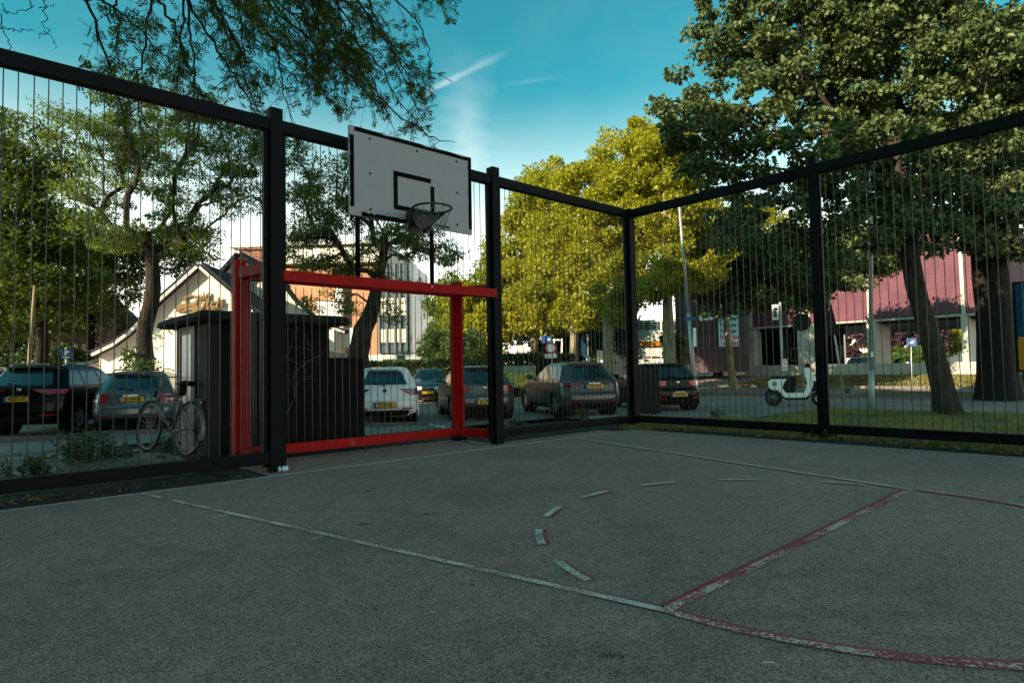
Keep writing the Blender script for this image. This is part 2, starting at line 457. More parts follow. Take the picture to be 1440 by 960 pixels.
def brickmat(name, c1, c2, mortar, sx=1.0, bw=0.22, bh=0.065):
    m = bpy.data.materials.new(name); m.use_nodes = True
    t = m.node_tree; b = t.nodes['Principled BSDF']; L = t.links.new
    tcn = t.nodes.new('ShaderNodeTexCoord')
    mp_ = t.nodes.new('ShaderNodeMapping'); mp_.inputs['Rotation'].default_value = (R_(90), 0, 0)
    L(tcn.outputs['Object'], mp_.inputs[0])
    br = t.nodes.new('ShaderNodeTexBrick'); br.inputs['Color1'].default_value = (*c1, 1); br.inputs['Color2'].default_value = (*c2, 1); br.inputs['Mortar'].default_value = (*mortar, 1)
    br.inputs['Scale'].default_value = sx; br.inputs['Brick Width'].default_value = bw; br.inputs['Row Height'].default_value = bh; br.inputs['Mortar Size'].default_value = 0.008
    L(mp_.outputs[0], br.inputs['Vector'])
    n = t.nodes.new('ShaderNodeTexNoise'); n.inputs['Scale'].default_value = 0.9; n.inputs['Detail'].default_value = 6; L(tcn.outputs['Object'], n.inputs['Vector'])
    mr = t.nodes.new('ShaderNodeMapRange'); mr.inputs['From Min'].default_value = 0.3; mr.inputs['From Max'].default_value = 0.7; mr.inputs['To Min'].default_value = 0.8; mr.inputs['To Max'].default_value = 1.18; L(n.outputs[0], mr.inputs[0])
    mx = t.nodes.new('ShaderNodeMix'); mx.data_type = 'RGBA'; mx.blend_type = 'MULTIPLY'; mx.inputs[0].default_value = 1
    L(br.outputs[0], mx.inputs[6]); L(mr.outputs[0], mx.inputs[7]); L(mx.outputs[2], b.inputs['Base Color']); b.inputs['Roughness'].default_value = 0.85
    MATS[name] = m
    return m
M = MATS
asphalt('court_asphalt', (0.365, 0.182, 0.141), speck=0.65, grain=300, stain=0.13, bump=0.55)
asphalt('road_asphalt', (0.21, 0.15, 0.125), speck=0.3, grain=120, stain=0.2, bump=0.3)
asphalt('lot_asphalt', (0.25, 0.175, 0.145), speck=0.3, grain=90, stain=0.25, bump=0.3)
asphalt('red_path', (0.15, 0.065, 0.05), speck=0.3, grain=120, stain=0.2, bump=0.3)
worn_paint('line_white_red', (0.66, 0.60, 0.56), (0.40, 0.04, 0.05), 0.56, 0.47)
worn_paint('line_red', (0.64, 0.57, 0.53), (0.42, 0.03, 0.045), 0.47, 0.47)
worn_paint('paint_red_base', (0.56, 0.03, 0.04), (0.50, 0.04, 0.05), 0.5, 0.43)
worn_paint('paint_red_faint', (0.42, 0.03, 0.045), (0.40, 0.04, 0.05), 0.5, 0.50)
worn_paint('paint_white_top', (0.88, 0.60, 0.48), (0.80, 0.54, 0.44), 0.5, 0.485)
worn_paint('paint_dash', (0.88, 0.60, 0.48), (0.80, 0.54, 0.44), 0.5, 0.465)
worn_paint('paint_white_thin', (0.88, 0.60, 0.48), (0.80, 0.54, 0.44), 0.5, 0.54)
worn_paint('line_white', (0.72, 0.60, 0.53), (0.70, 0.57, 0.50), 0.6, 0.42)
mat('black_steel', (0.0022, 0.0026, 0.0032), 0.6, spec=0.12, var=0.25, vscale=6, bump=0.08, bscale=30, color2=(0.07, 0.07, 0.066), c2scale=16, c2thr=0.70, c2soft=0.02)
mat('black_plain', (0.012, 0.012, 0.013), 0.5, var=0.2)
mat('wire_steel', (0.095, 0.085, 0.066), 0.6, metal=0.2, var=0.3, vscale=20)
mat('red_steel', (0.32, 0.005, 0.004), 0.65, spec=0.15, var=0.2, vscale=5, bump=0.06, bscale=40, color2=(0.13, 0.08, 0.07), c2scale=8, c2thr=0.655, c2soft=0.02)
mat('board_white', (0.28, 0.28, 0.285), 0.55, var=0.08, vscale=4, color2=(0.15, 0.15, 0.15), c2scale=7, c2thr=0.70, c2soft=0.08)
mat('board_tape', (0.003, 0.003, 0.003), 0.8, spec=0.08, var=0.2, color2=(0.25, 0.24, 0.23), c2scale=5, c2thr=0.70, c2soft=0.02)
mat('board_frame', (0.28, 0.275, 0.265), 0.6, var=0.2)
mat('rim_steel', (0.035, 0.030, 0.026), 0.5, metal=0.4, var=0.4, vscale=14, color2=(0.10, 0.055, 0.03), c2scale=12, c2thr=0.6)
mat('chain_steel', (0.13, 0.13, 0.125), 0.45, metal=0.6, var=0.3)
mat('dirt', (0.065, 0.042, 0.028), 0.95, var=0.45, vscale=5, bump=0.8, bscale=30, spec=0.1, color2=(0.03, 0.022, 0.016), c2scale=2.5)
mat('dry_grass_soil', (0.14, 0.115, 0.045), 0.95, var=0.35, vscale=6, bump=0.8, bscale=30, spec=0.1, color2=(0.095, 0.062, 0.035), c2scale=1.2, c2thr=0.55, c2soft=0.1)
mat('turf', (0.050, 0.058, 0.020), 0.95, var=0.4, vscale=4, bump=0.8, bscale=30, spec=0.1, color2=(0.075, 0.062, 0.03), c2scale=0.9)
mat('concrete_kerb', (0.13, 0.12, 0.11), 0.85, var=0.2, vscale=6, bump=0.2)
mat('paver', (0.22, 0.16, 0.13), 0.85, var=0.28, vscale=3.0, bump=0.3, bscale=50, color2=(0.10, 0.095, 0.085), c2scale=1.6, c2thr=0.6)
_t = M['paver'].node_tree; _b = _t.nodes['Principled BSDF']; _l = _b.inputs['Base Color'].links[0].from_socket
_oi = _t.nodes.new('ShaderNodeObjectInfo'); _mr = _t.nodes.new('ShaderNodeMapRange'); _mr.inputs['To Min'].default_value = 0.45; _mr.inputs['To Max'].default_value = 1.25
_t.links.new(_oi.outputs['Random'], _mr.inputs[0]); _mm = _t.nodes.new('ShaderNodeMix'); _mm.data_type = 'RGBA'; _mm.blend_type = 'MULTIPLY'; _mm.inputs[0].default_value = 1
_t.links.new(_l, _mm.inputs[6]); _t.links.new(_mr.outputs[0], _mm.inputs[7]); _t.links.new(_mm.outputs[2], _b.inputs['Base Color'])
mat('paver_red', (0.17, 0.075, 0.055), 0.85, var=0.3, vscale=3)
mat('concrete', (0.44, 0.40, 0.35), 0.85, var=0.12, vscale=1.6, bump=0.25, bscale=14, color2=(0.25, 0.235, 0.21), c2scale=0.8, c2thr=0.60, c2soft=0.12)
mat('white_render', (0.78, 0.69, 0.58), 0.8, var=0.06, vscale=2, bump=0.1, bscale=12)
mat('off_white', (0.52, 0.50, 0.47), 0.75, var=0.08, vscale=1.2)
mat('cream', (0.66, 0.57, 0.48), 0.8, var=0.06)
mat('slate', (0.030, 0.032, 0.036), 0.92, spec=0.15, var=0.35, vscale=9, bump=0.5, bscale=18)
mat('roof_tar', (0.016, 0.015, 0.014), 0.9, spec=0.15, var=0.4, vscale=6, bump=0.4, bscale=20, color2=(0.075, 0.06, 0.04), c2scale=4, c2thr=0.6)
mat('shed_black_lit', (0.018, 0.018, 0.018), 0.8, spec=0.2, var=0.2, vscale=5, bump=0.15)  # hut black made lighter for the face that gets more light
mat('shed_black', (0.0075, 0.0072, 0.0072), 0.85, spec=0.12, var=0.25, vscale=5, bump=0.12)
mat('door_grey', (0.075, 0.072, 0.068), 0.6, var=0.12)
mat('glass_dark', (0.006, 0.009, 0.011), 0.05, spec=0.7)
mat('glass_teal', (0.010, 0.030, 0.038), 0.06, spec=0.7)
mat('glass_sky', (0.06, 0.085, 0.10), 0.3, spec=0.4, var=0.2, vscale=0.7)
mat('panel_pale', (0.52, 0.47, 0.38), 0.55, var=0.08)
mat('steel_grey', (0.30, 0.31, 0.32), 0.45, metal=0.5, var=0.15)
mat('galv', (0.34, 0.36, 0.37), 0.5, metal=0.35, var=0.15, vscale=9)
mat('mullion_grey', (0.10, 0.11, 0.12), 0.6)
mat('wood_pole', (0.20, 0.14, 0.07), 0.85, var=0.25)
mat('blue_sign', (0.008, 0.060, 0.20), 0.45)
mat('sign_white', (0.80, 0.77, 0.74), 0.45, var=0.05)
mat('sign_red', (0.50, 0.018, 0.018), 0.45)
mat('sign_back', (0.016, 0.015, 0.014), 0.75, spec=0.2, var=0.25)
mat('gold', (0.17, 0.10, 0.035), 0.5, metal=0.3, var=0.25, vscale=5)
mat('letter_dark', (0.006, 0.015, 0.016), 0.6)
mat('letter_red', (0.62, 0.02, 0.05), 0.6)
mat('banner_blue', (0.50, 0.66, 0.72), 0.6, var=0.04)
mat('banner_green', (0.10, 0.16, 0.09), 0.7, var=0.5, vscale=20, color2=(0.35, 0.42, 0.33), c2scale=14, c2thr=0.55)
mat('banner_yellow', (0.62, 0.40, 0.02), 0.6, var=0.1)
mat('poster_blue', (0.004, 0.034, 0.066), 0.8, spec=0.1, var=0.15)
mat('poster_orange', (0.30, 0.12, 0.012), 0.8, spec=0.1, var=0.1)
brickmat('pink_brick', (0.125, 0.038, 0.058), (0.105, 0.030, 0.047), (0.08, 0.032, 0.042), bw=0.30, bh=0.10)
brickmat('dark_brick', (0.10, 0.050, 0.054), (0.08, 0.038, 0.044), (0.05, 0.04, 0.042))
brickmat('orange_brick', (0.44, 0.20, 0.10), (0.38, 0.165, 0.08), (0.30, 0.19, 0.12))
brickmat('red_brick', (0.30, 0.115, 0.08), (0.25, 0.09, 0.065), (0.2, 0.13, 0.11))
bark('bark_brown', (0.014, 0.010, 0.007), (0.062, 0.046, 0.034))
bark('bark_dark', (0.006, 0.005, 0.004), (0.026, 0.020, 0.016))
bark('bark_plane', (0.12, 0.095, 0.06), (0.30, 0.25, 0.165), sc=3.5, bump=0.4)
leafmat('leaf_locust', (0.065, 0.11, 0.018), (0.18, 0.235, 0.035), 0.52)
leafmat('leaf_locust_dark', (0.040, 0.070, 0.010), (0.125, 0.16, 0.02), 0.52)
leafmat('leaf_yellow', (0.095, 0.135, 0.010), (0.44, 0.39, 0.016), 0.5)
leafmat('leaf_linden', (0.030, 0.055, 0.014), (0.145, 0.18, 0.062), 0.3, rough=0.45)
leafmat('leaf_hedge', (0.016, 0.034, 0.010), (0.045, 0.075, 0.018), 0.25)
leafmat('leaf_bush', (0.040, 0.075, 0.018), (0.10, 0.15, 0.030), 0.35)
leafmat('leaf_purple', (0.035, 0.016, 0.024), (0.09, 0.04, 0.055), 0.3)
leafmat('leaf_dead', (0.09, 0.045, 0.02), (0.25, 0.15, 0.06), 0.15)
leafmat('blade_green', (0.11, 0.11, 0.022), (0.36, 0.29, 0.09), 0.35)
leafmat('leaf_weed', (0.025, 0.05, 0.018), (0.06, 0.10, 0.03), 0.3)
mat('bike_silver', (0.17, 0.16, 0.15), 0.45, metal=0.3, var=0.15)
mat('tyre', (0.012, 0.012, 0.012), 0.85, var=0.2)
mat('rim', (0.36, 0.37, 0.38), 0.35, metal=0.7, var=0.1)
mat('rim_dark', (0.10, 0.10, 0.105), 0.35, metal=0.7)
mat('plastic_black', (0.006, 0.006, 0.006), 0.65, spec=0.25, var=0.15)
mat('chrome', (0.55, 0.56, 0.57), 0.2, metal=1.0)
mat('tail_red', (0.30, 0.010, 0.012), 0.18, spec=0.6, coat=0.5)
mat('tail_dark', (0.075, 0.008, 0.012), 0.15, spec=0.6, coat=0.5)
mat('tail_bright', (0.6, 0.02, 0.012), 0.2, coat=0.5)  # brighter red colour, without any glow
mat('lamp_clear', (0.45, 0.47, 0.48), 0.15, spec=0.8, coat=0.5)
mat('plate_yellow', (0.62, 0.33, 0.008), 0.5, var=0.06)
mat('plate_blue', (0.01, 0.09, 0.35), 0.5)
def paint(name, c, metal=0.3, rough=0.32): return mat(name, c, rough, metal=metal, coat=0.3, spec=0.35, var=0.05, vscale=3)
mat('paint_black', (0.0018, 0.0019, 0.0021), 0.3, spec=0.12, coat=0.12)
paint('paint_white', (0.74, 0.72, 0.70), 0.0, 0.35)
paint('paint_grey', (0.075, 0.073, 0.070), 0.4)
paint('paint_dark_grey', (0.066, 0.063, 0.060), 0.4)
paint('paint_steel', (0.105, 0.115, 0.12), 0.5)
paint('paint_green', (0.02, 0.06, 0.055), 0.3)
paint('paint_navy', (0.012, 0.016, 0.022), 0.2)
# ---------------------------------------------------------------- ground sheets
def sheet(name, u0, u1, v0, v1, off, mat_, step=0.5, frame=None, kind='structure'):
    """sheet in wall coordinates: u along A from the fence corner, v along B; draped on the terrain"""
    nu = max(2, int(abs(u1 - u0) / step) + 1); nv = max(2, int(abs(v1 - v0) / step) + 1)
    us = np.linspace(u0, u1, nu); vs = np.linspace(v0, v1, nv)
    U, Vv = np.meshgrid(us, vs, indexing='ij')
    X = CF[0] + A[0] * U + B[0] * Vv; Y = CF[1] + A[1] * U + B[1] * Vv
    Z = gz(X, Y) + off
    V = np.stack([X, Y, Z], -1).reshape(-1, 3)
    i = np.arange(nu - 1)[:, None] * nv + np.arange(nv - 1)[None, :]
    Fq = np.stack([i, i + nv, i + nv + 1, i + 1], -1).reshape(-1, 4)
    o = mesh_np(name, V, Fq, mat_)
    o['kind'] = kind
    return o
# u = out of the far fence (A), v = along B;   -v = out of the goal-side fence
def graded(breaks):
    return np.array(sorted(set(breaks)))
def terrain():
    g = np.concatenate([np.linspace(-240, -20, 45), np.arange(-19, 60, 1.0), np.linspace(61, 320, 40)])
    U, Vv = np.meshgrid(g, g, indexing='ij')
    X = CF[0] + A[0] * U + B[0] * Vv; Y = CF[1] + A[1] * U + B[1] * Vv
    Z = gz(X, Y) - 0.035
    V = np.stack([X, Y, Z], -1).reshape(-1, 3); n = len(g)
    i = np.arange(n - 1)[:, None] * n + np.arange(n - 1)[None, :]
    o = mesh_np('ground', V, np.stack([i, i + n, i + n + 1, i + 1], -1).reshape(-1, 4), M['dirt'])
    o['kind'] = 'structure'
terrain()
# ball court: a slab that reaches a little under the fences
def flat(name, pts, z, mat_, kind='structure', parent=None):
    o = MB().add([(p[0], p[1], z) for p in pts], [tuple(range(len(pts)))]).build(name, mat_, parent)
    if kind: o['kind'] = kind
    return o
def wallp(u, v):   # u out of far fence, v along B from the fence corner
    return CF + A * u + B * v
flat('ball_court', [wallp(-0.47, 0.36), wallp(-26, 0.36), wallp(-26, 20), wallp(-0.47, 20)], 0.0, M['court_asphalt'])
# asphalt apron under the goal and to the corner
flat('court_apron', [wallp(-0.8, 0.36), wallp(-0.8, -0.1), wallp(-3.2, -0.1), wallp(-3.2, -0.95), wallp(-6.6, -0.95), wallp(-6.6, 0.36)][::-1], -0.006, M['court_asphalt'])
# dirt margins
def margin(name, u0, u1, v0, v1):
    rng = np.random.default_rng(5)
    nu = max(2, int(abs(u1 - u0) / 0.12)); nv = max(2, int(abs(v1 - v0) / 0.06))
    U, Vv = np.meshgrid(np.linspace(u0, u1, nu), np.linspace(v0, v1, nv), indexing='ij')
    X = CF[0] + A[0] * U + B[0] * Vv; Y = CF[1] + A[1] * U + B[1] * Vv
    e = np.ones_like(U); e[0] = e[-1] = 0; e[:, 0] = e[:, -1] = 0
    Z = -0.012 + e * (0.012 + rng.random(U.shape) * 0.022)
    i = np.arange(nu - 1)[:, None] * nv + np.arange(nv - 1)[None, :]
    o = mesh_np(name, np.stack([X, Y, Z], -1).reshape(-1, 3), np.stack([i, i + nv, i + nv + 1, i + 1], -1).reshape(-1, 4), M['dirt'], smooth=True)
    o['kind'] = 'structure'
margin('dirt_margin', -6.55, -16, 0.36, -0.5)
margin('dirt_margin', -0.47, 0.6, 0.1, 14)
sheet('parking_lot', -5.5, 16.5, -26, -2.6, 0.0, M['lot_asphalt'], 0.5)
sheet('parking_lot', -16, -5.5, -26, -7.4, 0.0, M['lot_asphalt'], 0.5)
sheet('grass_verge', 0.5, 10.6, -0.9, 40, -0.01, M['dry_grass_soil'], 0.4)
sheet('pavement', 0.9, 16.5, -2.6, -0.9, 0.001, M['lot_asphalt'], 0.5)
sheet('pavement', 10.6, 16.5, -0.9, 40, 0.0, M['lot_asphalt'], 0.5)
sheet('cycle_path', 16.5, 19.3, -26, 40, 0.0, M['red_path'], 0.5)
sheet('grass_strip', 19.3, 21.3, -3, 40, 0.0, M['turf'], 0.5)
sheet('side_road', 19.3, 21.3, -26, -3, 0.0, M['road_asphalt'], 0.5)
sheet('street', 21.3, 27.0, -26, 60, 0.0, M['road_asphalt'], 0.5)
sheet('grass_bank', 27.2, 60, -14, 60, 0.0, M['turf'], 0.5)
def kerb(name, u, v0, v1, h=0.12, w=0.15):
    mb = MB(); n = int((v1 - v0) / 1.0)
    kids = []
    root = None
    pts = []
    for k in range(n):
        a = wallp(u, v0 + k * (v1 - v0) / n); b = wallp(u, v0 + (k + 1) * (v1 - v0) / n - 0.012)
        za, zb = float(gz(*a)), float(gz(*b))
        mb.bar((a[0], a[1], za + h / 2 - 0.03), (b[0], b[1], zb + h / 2 - 0.03), w, h + 0.06)
    o = mb.build(name, M['concrete_kerb']); o['kind'] = 'structure'
kerb('kerb', 21.3, -3, 40); kerb('kerb', 27.1, -14, 40); kerb('kerb', 19.3, -3, 40, 0.06, 0.12)
sheet('yard', 27.2, 60, -30, -14, 0.0, M['lot_asphalt'], 1.0)
sheet('yard', -16, 60, -60, -26, 0.0, M['lot_asphalt'], 1.0)
# ---------------------------------------------------------------- court markings
LW = 0.056
def stripe(name, p, q, w, mat_, z=0.004, label='', n=1):
    p, q = np.array(p), np.array(q); d = (q - p) / np.linalg.norm(q - p); s = np.array([-d[1], d[0]]) * w / 2
    o = flat(name, [p + s, q + s, q - s, p - s][::-1], z, M[mat_])
    return o
def arc(name, c, r, a0, a1, w, mat_, n, z=0.004):
    vs = []; fs = []
    for i in range(n + 1):
        a = a0 + (a1 - a0) * i / n
        for rr in (r - w / 2, r + w / 2):
            p = uv(c[0] + rr * math.cos(a), c[1] + rr * math.sin(a)); vs.append((p[0], p[1], z))
        if i: fs.append((2 * i - 2, 2 * i - 1, 2 * i + 1, 2 * i))
    o = MB().add(vs, fs).build(name, M[mat_]); o['kind'] = 'structure'
    return o
stripe('boundary_line', uv(0, 0), uv(20, 0), 0.042, 'line_white')
stripe('boundary_line', uv(0.02, 0.02), uv(0.02, 18), 0.035, 'line_white', 0.0045)
def painted(p, q, w, heavy, name):
    # an old red line repainted white, the two coats a finger apart
    p, q = np.array(p), np.array(q); d = (q - p) / np.linalg.norm(q - p); n = np.array([-d[1], d[0]])
    stripe(name + '_red', p + n * .014, q + n * .014, w * (1.25 if heavy else 1.1), 'paint_red_base' if heavy else 'paint_red_faint', .004)
    stripe(name, p - n * .006, q - n * .006, w * .86, 'paint_white_thin' if heavy else 'paint_white_top', .008)
painted(uv(7.28, 0.06), uv(6.29, 4.86), LW, False, 'key_line')
painted(uv(2.70, 4.80), uv(1.60, 0.16), LW, False, 'key_line')
painted(uv(6.29, 4.86), uv(2.70, 4.80), LW * 1.1, True, 'free_throw_line')
KC = (4.49, 4.83); KR = 1.80
arc('free_throw_arc_red', KC, KR - .012, 0.01, math.pi - 0.01, LW * 1.2, 'paint_red_base', 60, 0.0055)
arc('free_throw_arc', KC, KR + .008, 0.01, math.pi - 0.01, LW * .9, 'paint_white_thin', 60, 0.0095)
for a in (-163, -135.5, -110.5, -86.5, -64, -41.5, -20):
    arc('arc_dash_red', KC, KR - .020, R_(a - 5.5), R_(a + 5.5), LW, 'paint_red_faint', 5)
    arc('arc_dash', KC, KR + .004, R_(a - 5.5), R_(a + 5.5), LW * .85, 'paint_dash', 6, .0085)
for k, L_ in ((0.70, 0.13), (0.47, 0.10), (0.23, 0.11)):
    u0 = 6.29 + (7.28 - 6.29) * k; v0 = 4.86 - 4.8 * k
    stripe('lane_mark', uv(u0 + 0.03, v0), uv(u0 + 0.03 + L_, v0 + 0.02), 0.045, 'paint_white_thin', 0.0035)
    stripe('lane_mark_red', uv(u0 + 0.02, v0 + .01), uv(u0 + 0.06 + L_, v0 + 0.035), 0.03, 'paint_red_faint', 0.003)
stripe('paint_fleck', uv(6.45, 5.37), uv(6.42, 5.40), 0.012, 'line_white')
# ---------------------------------------------------------------- fences
ZT, ZB = 3.88, 0.207       # top of top rail, top of bottom rail
def fpt(u, v, z): 
    p = wallp(u, v); return (p[0], p[1], z)
def wire_mesh(h, r=0.0050):
    return MB().tube([(0, 0, 0), (0, 0, h * 0.33), (0, 0, h * 0.66), (0, 0, h)], r, 6).mesh('wire', True)
WIRE_FULL = wire_mesh(ZT - 0.05 - ZB + 0.02); WIRE_FULL.materials.append(M['wire_steel'])
rngw = random.Random(3)
def put_wire(parent, me, u, v, z, lean=0.0):
    o = bpy.data.objects.new('wire', me); col.objects.link(o); o.parent = parent
    p = wallp(u, v); r = parent.location
    o.location = (p[0] - r[0], p[1] - r[1], z)
    o.rotation_euler = (rngw.uniform(-.002, .002), rngw.uniform(-.002, .002), rngw.random() * 6)
    return o
PW = 0.14
ANG_A = math.atan2(A[1], A[0]); ANG_B = math.atan2(B[1], B[0])
fl = thing('court_fence', 'tall black steel fence with vertical wires either side of the red goal', 'fence', (*wallp(0, 0), 0))
def local(o_parent, p): 
    r = o_parent.location; return (p[0] - r[0], p[1] - r[1], p[2] - r[2])
def fpost(parent, u, v, along, h=4.0, w=PW):
    c = local(parent, fpt(u, v, h / 2 - 0.1))
    o = MB().box((0, 0, 0), (w, w, h + 0.2), bevel=0.012).build('post', M['black_steel'], parent)
    o.location = c; o.rotation_euler = (0, 0, along)
    return o
def fedge(parent, u, v, along, w=0.045):
    # slim upright that edges a wire panel beside its post
    o = MB().box((0, 0, 0), (w, 0.06, ZT - 0.12), bevel=0.004).build('panel_upright', M['black_steel'], parent)
    o.location = local(parent, fpt(u, v, (ZT - 0.12) / 2 + 0.05)); o.rotation_euler = (0, 0, along)
def frail(parent, p0, p1, zc, h, w=0.10, name='rail', matn='black_steel'):
    return MB().bar(local(parent, (p0[0], p0[1], zc)), local(parent, (p1[0], p1[1], zc)), w, h, bevel=0.008).build(name, M[matn], parent)
US = [-0.02, -3.22, -6.42, -9.62, -12.82]
for u in US[1:]:
    fpost(fl, u, 0.0, ANG_A)
    fedge(fl, u + 0.10, -0.015, ANG_A); fedge(fl, u - 0.10, -0.015, ANG_A)
for i in range(len(US) - 1):
    a_, b_ = wallp(US[i] - 0.071, 0), wallp(US[i + 1] + 0.071, 0)
    frail(fl, a_, b_, ZT - 0.07, 0.14, name='top_rail')
    if i != 1:
        frail(fl, a_, b_, ZB - 0.06, 0.12, name='bottom_rail')
WS = 0.1045
for i in range(len(US) - 1):
    n = int((US[i] - US[i + 1] - 0.24) / WS)
    for k in range(n + 1):
        u = US[i] - 0.15 - k * WS
        if i == 1: continue
        if i == 3 and u < -10.2: continue
        put_wire(fl, WIRE_FULL, u, 0, ZB - 0.01)
fr = thing('court_fence', 'tall black steel fence with vertical wires beside the grass verge', 'fence', (*wallp(0, 0), 0))
VS = [0.02, 3.25, 6.48, 9.71]
cp = fpost(fr, 0.0, 0.0, ANG_A, 3.9, 0.16)
fedge(fl, -0.11, -0.015, ANG_A)
for v in VS[1:]:
    fpost(fr, 0, v, ANG_B, w=0.10)
    fedge(fr, 0.015, v + 0.066, ANG_B, .022); fedge(fr, 0.015, v - 0.066, ANG_B, .022)
for i in range(len(VS) - 1):
    a_, b_ = wallp(0, VS[i] + (0.082 if i == 0 else 0.051)), wallp(0, VS[i + 1] - 0.051)
    frail(fr, a_, b_, ZT - 0.07, 0.14, name='top_rail')
    frail(fr, a_, b_, ZB - 0.06, 0.12, name='bottom_rail')
    n = int((VS[i + 1] - VS[i] - 0.24) / WS)
    for k in range(n + 1):
        v = VS[i] + 0.15 + k * WS
        if i == 2: continue
        put_wire(fr, WIRE_FULL, 0, v, ZB - 0.01)
# ---------------------------------------------------------------- red goal
GL, GR, GD = -6.53, -3.30, -0.80          # rear frame ends (u) and depth behind the fence
gl = thing('goal', 'red steel goal frame let into the black fence below the backboard', 'goal', (*wallp(-4.82, GD), 0))
GT = 2.20
def gbar(p0, p1, w, h, name, matn='red_steel'):
    return MB().bar(local(gl, p0), local(gl, p1), w, h, bevel=0.008).build(name, M[matn], gl)
for u in (GL, GR):
    o = MB().box((0, 0, 0), (0.13, 0.13, GT + 0.13), bevel=0.01).build('post', M['red_steel'], gl)
    o.location = local(gl, fpt(u, GD, (GT + 0.13) / 2 + 0.08)); o.rotation_euler = (0, 0, ANG_A)
    o = MB().box((0, 0, 0), (0.05, 0.05, GT - 0.1), bevel=0.006).build('panel_upright', M['red_steel'], gl)
    s = 1 if u == GL else -1
    o.location = local(gl, fpt(u + s * 0.091, GD, (GT - 0.1) / 2 + 0.15)); o.rotation_euler = (0, 0, ANG_A)
    o = MB().box((0, 0, 0), (0.05, 0.05, GT - 0.1), bevel=0.006).build('panel_upright', M['red_steel'], gl)
    o.location = local(gl, fpt(u, GD + 0.091, (GT - 0.1) / 2 + 0.15)); o.rotation_euler = (0, 0, ANG_A)
    o = MB().box((0, 0, 0), (0.16, 0.16, 0.10)).build('foot', M['black_steel'], gl)
    o.location = local(gl, fpt(u, GD, 0.03)); o.rotation_euler = (0, 0, ANG_A)
    # side bars
    uf = -6.42 + 0.0 if u == GL else -3.22
    gbar(fpt(u, GD + 0.066, GT + 0.04), fpt(uf, -0.075, GT + 0.04), 0.10, 0.13, 'side_bar')
    gbar(fpt(u, GD + 0.066, 0.13), fpt(uf, -0.075, 0.13), 0.08, 0.12, 'side_bar')
gbar(fpt(GL + 0.066, GD, GT + 0.04), fpt(GR - 0.066, GD, GT + 0.04), 0.10, 0.13, 'rear_bar')
gbar(fpt(GL + 0.066, GD, 0.13), fpt(GR - 0.066, GD, 0.13), 0.08, 0.12, 'rear_bar')
gbar(fpt(-6.345, 0.02, 2.135), fpt(-3.32, 0.125, 2.135), 0.10, 0.122, 'crossbar')
for (uu, ww) in ((-4.20, 0.09), (-4.42, 0.05), (-3.62, 0.06)):
    gbar(fpt(uu - ww / 2, 0.12, 2.15), fpt(uu + ww / 2, 0.124, 2.15), 0.03, 0.035, 'bare_patch', 'steel_grey')
WIRE_GOAL = wire_mesh(GT - 0.13 - 0.10); WIRE_GOAL.materials.append(M['wire_steel'])
WIRE_UP = wire_mesh(ZT - 0.12 - 2.19); WIRE_UP.materials.append(M['wire_steel'])
n = int((GR - GL - 0.25) / WS)
for k in range(n + 1):
    put_wire(gl, WIRE_GOAL, GL + 0.17 + k * WS, GD, 0.17)
for u in (GL, GR):
    for k in range(6):
        put_wire(gl, WIRE_GOAL, u, GD + 0.17 + k * 0.095, 0.17)
for k in range(int((US[1] - US[2] - 0.24) / WS) + 1):
    put_wire(fl, WIRE_UP, US[1] - 0.15 - k * WS, 0.0, 2.19)
# ---------------------------------------------------------------- backboard
BV = 0.42                       # distance of the board in front of the fence
def board_u(px, py):
    D = ray(px, py); c = wallp(0, BV)
    s = np.linalg.solve(np.array([[A[0], -D[0]], [A[1], -D[1]]]), -c)
    return s[0], CAMH + D[2] * s[1]
(u0, z0), (u1, z1) = board_u(490, 178), board_u(663, 327)
bz0, bz1 = board_u(576, 315)[1] - 0.01, board_u(576, 199)[1]
bw, bh = abs(u1 - u0), bz1 - bz0
bc = wallp((u0 + u1) / 2, BV)
bb = thing('basketball_backboard', 'white basketball backboard with black peeling border above the red goal', 'backboard', (bc[0], bc[1], bz0), ANG_A)
# local: x along A (to the right), y = towards the fence, z up; the court side is -y
MB().box((0, 0, bh / 2), (bw, 0.03, bh), bevel=0.004).build('board', M['board_white'], bb)
def strip(x0, x1, za, zb, name, matn='board_tape', y=-0.0175):
    MB().box(((x0 + x1) / 2, y, (za + zb) / 2), (x1 - x0, 0.005, zb - za)).build(name, M[matn], bb)
def ragged(x0, x1, za, zb, name, seed, horiz=True, bite=0.6):
    """tape strip with torn edge"""
    r = random.Random(seed); n = 26; mb = MB(); vs = []; fs = []
    for i in range(n + 1):
        t = i / n
        b_ = (r.random() ** 5) * bite
        if horiz: 
            x = x0 + (x1 - x0) * t; a_, c_ = (x, za), (x, zb - (zb - za) * b_)
        else:
            z = za + (zb - za) * t; a_, c_ = (x0 + (x1 - x0) * b_, z), (x1, z)
        for yy in (-0.0205, -0.0152):
            vs.append((a_[0], yy, a_[1])); vs.append((c_[0], yy, c_[1]))
        if i:
            p = (i - 1) * 4; q = i * 4
            fs += [(p, q, q + 1, p + 1), (p + 2, p + 3, q + 3, q + 2), (p, p + 2, q + 2, q), (p + 1, q + 1, q + 3, p + 3)]
    mb.add(vs, fs).build(name, M['board_tape'], bb)
T = 0.056
hw = bw / 2
ragged(-hw + T + 0.01, hw - 0.003, bh - T, bh - 0.004, 'border_tape', 4)
ragged(-hw + 0.15, hw * 0.0 - 0.02, 0.004, T, 'border_tape', 9, bite=0.5)
ragged(hw * 0.32, hw * 0.58, 0.035, T, 'border_tape', 10, bite=0.3)
ragged(-hw + 0.004, -hw + T, 0.10, bh - 0.11, 'border_tape', 5, False, 0.3)
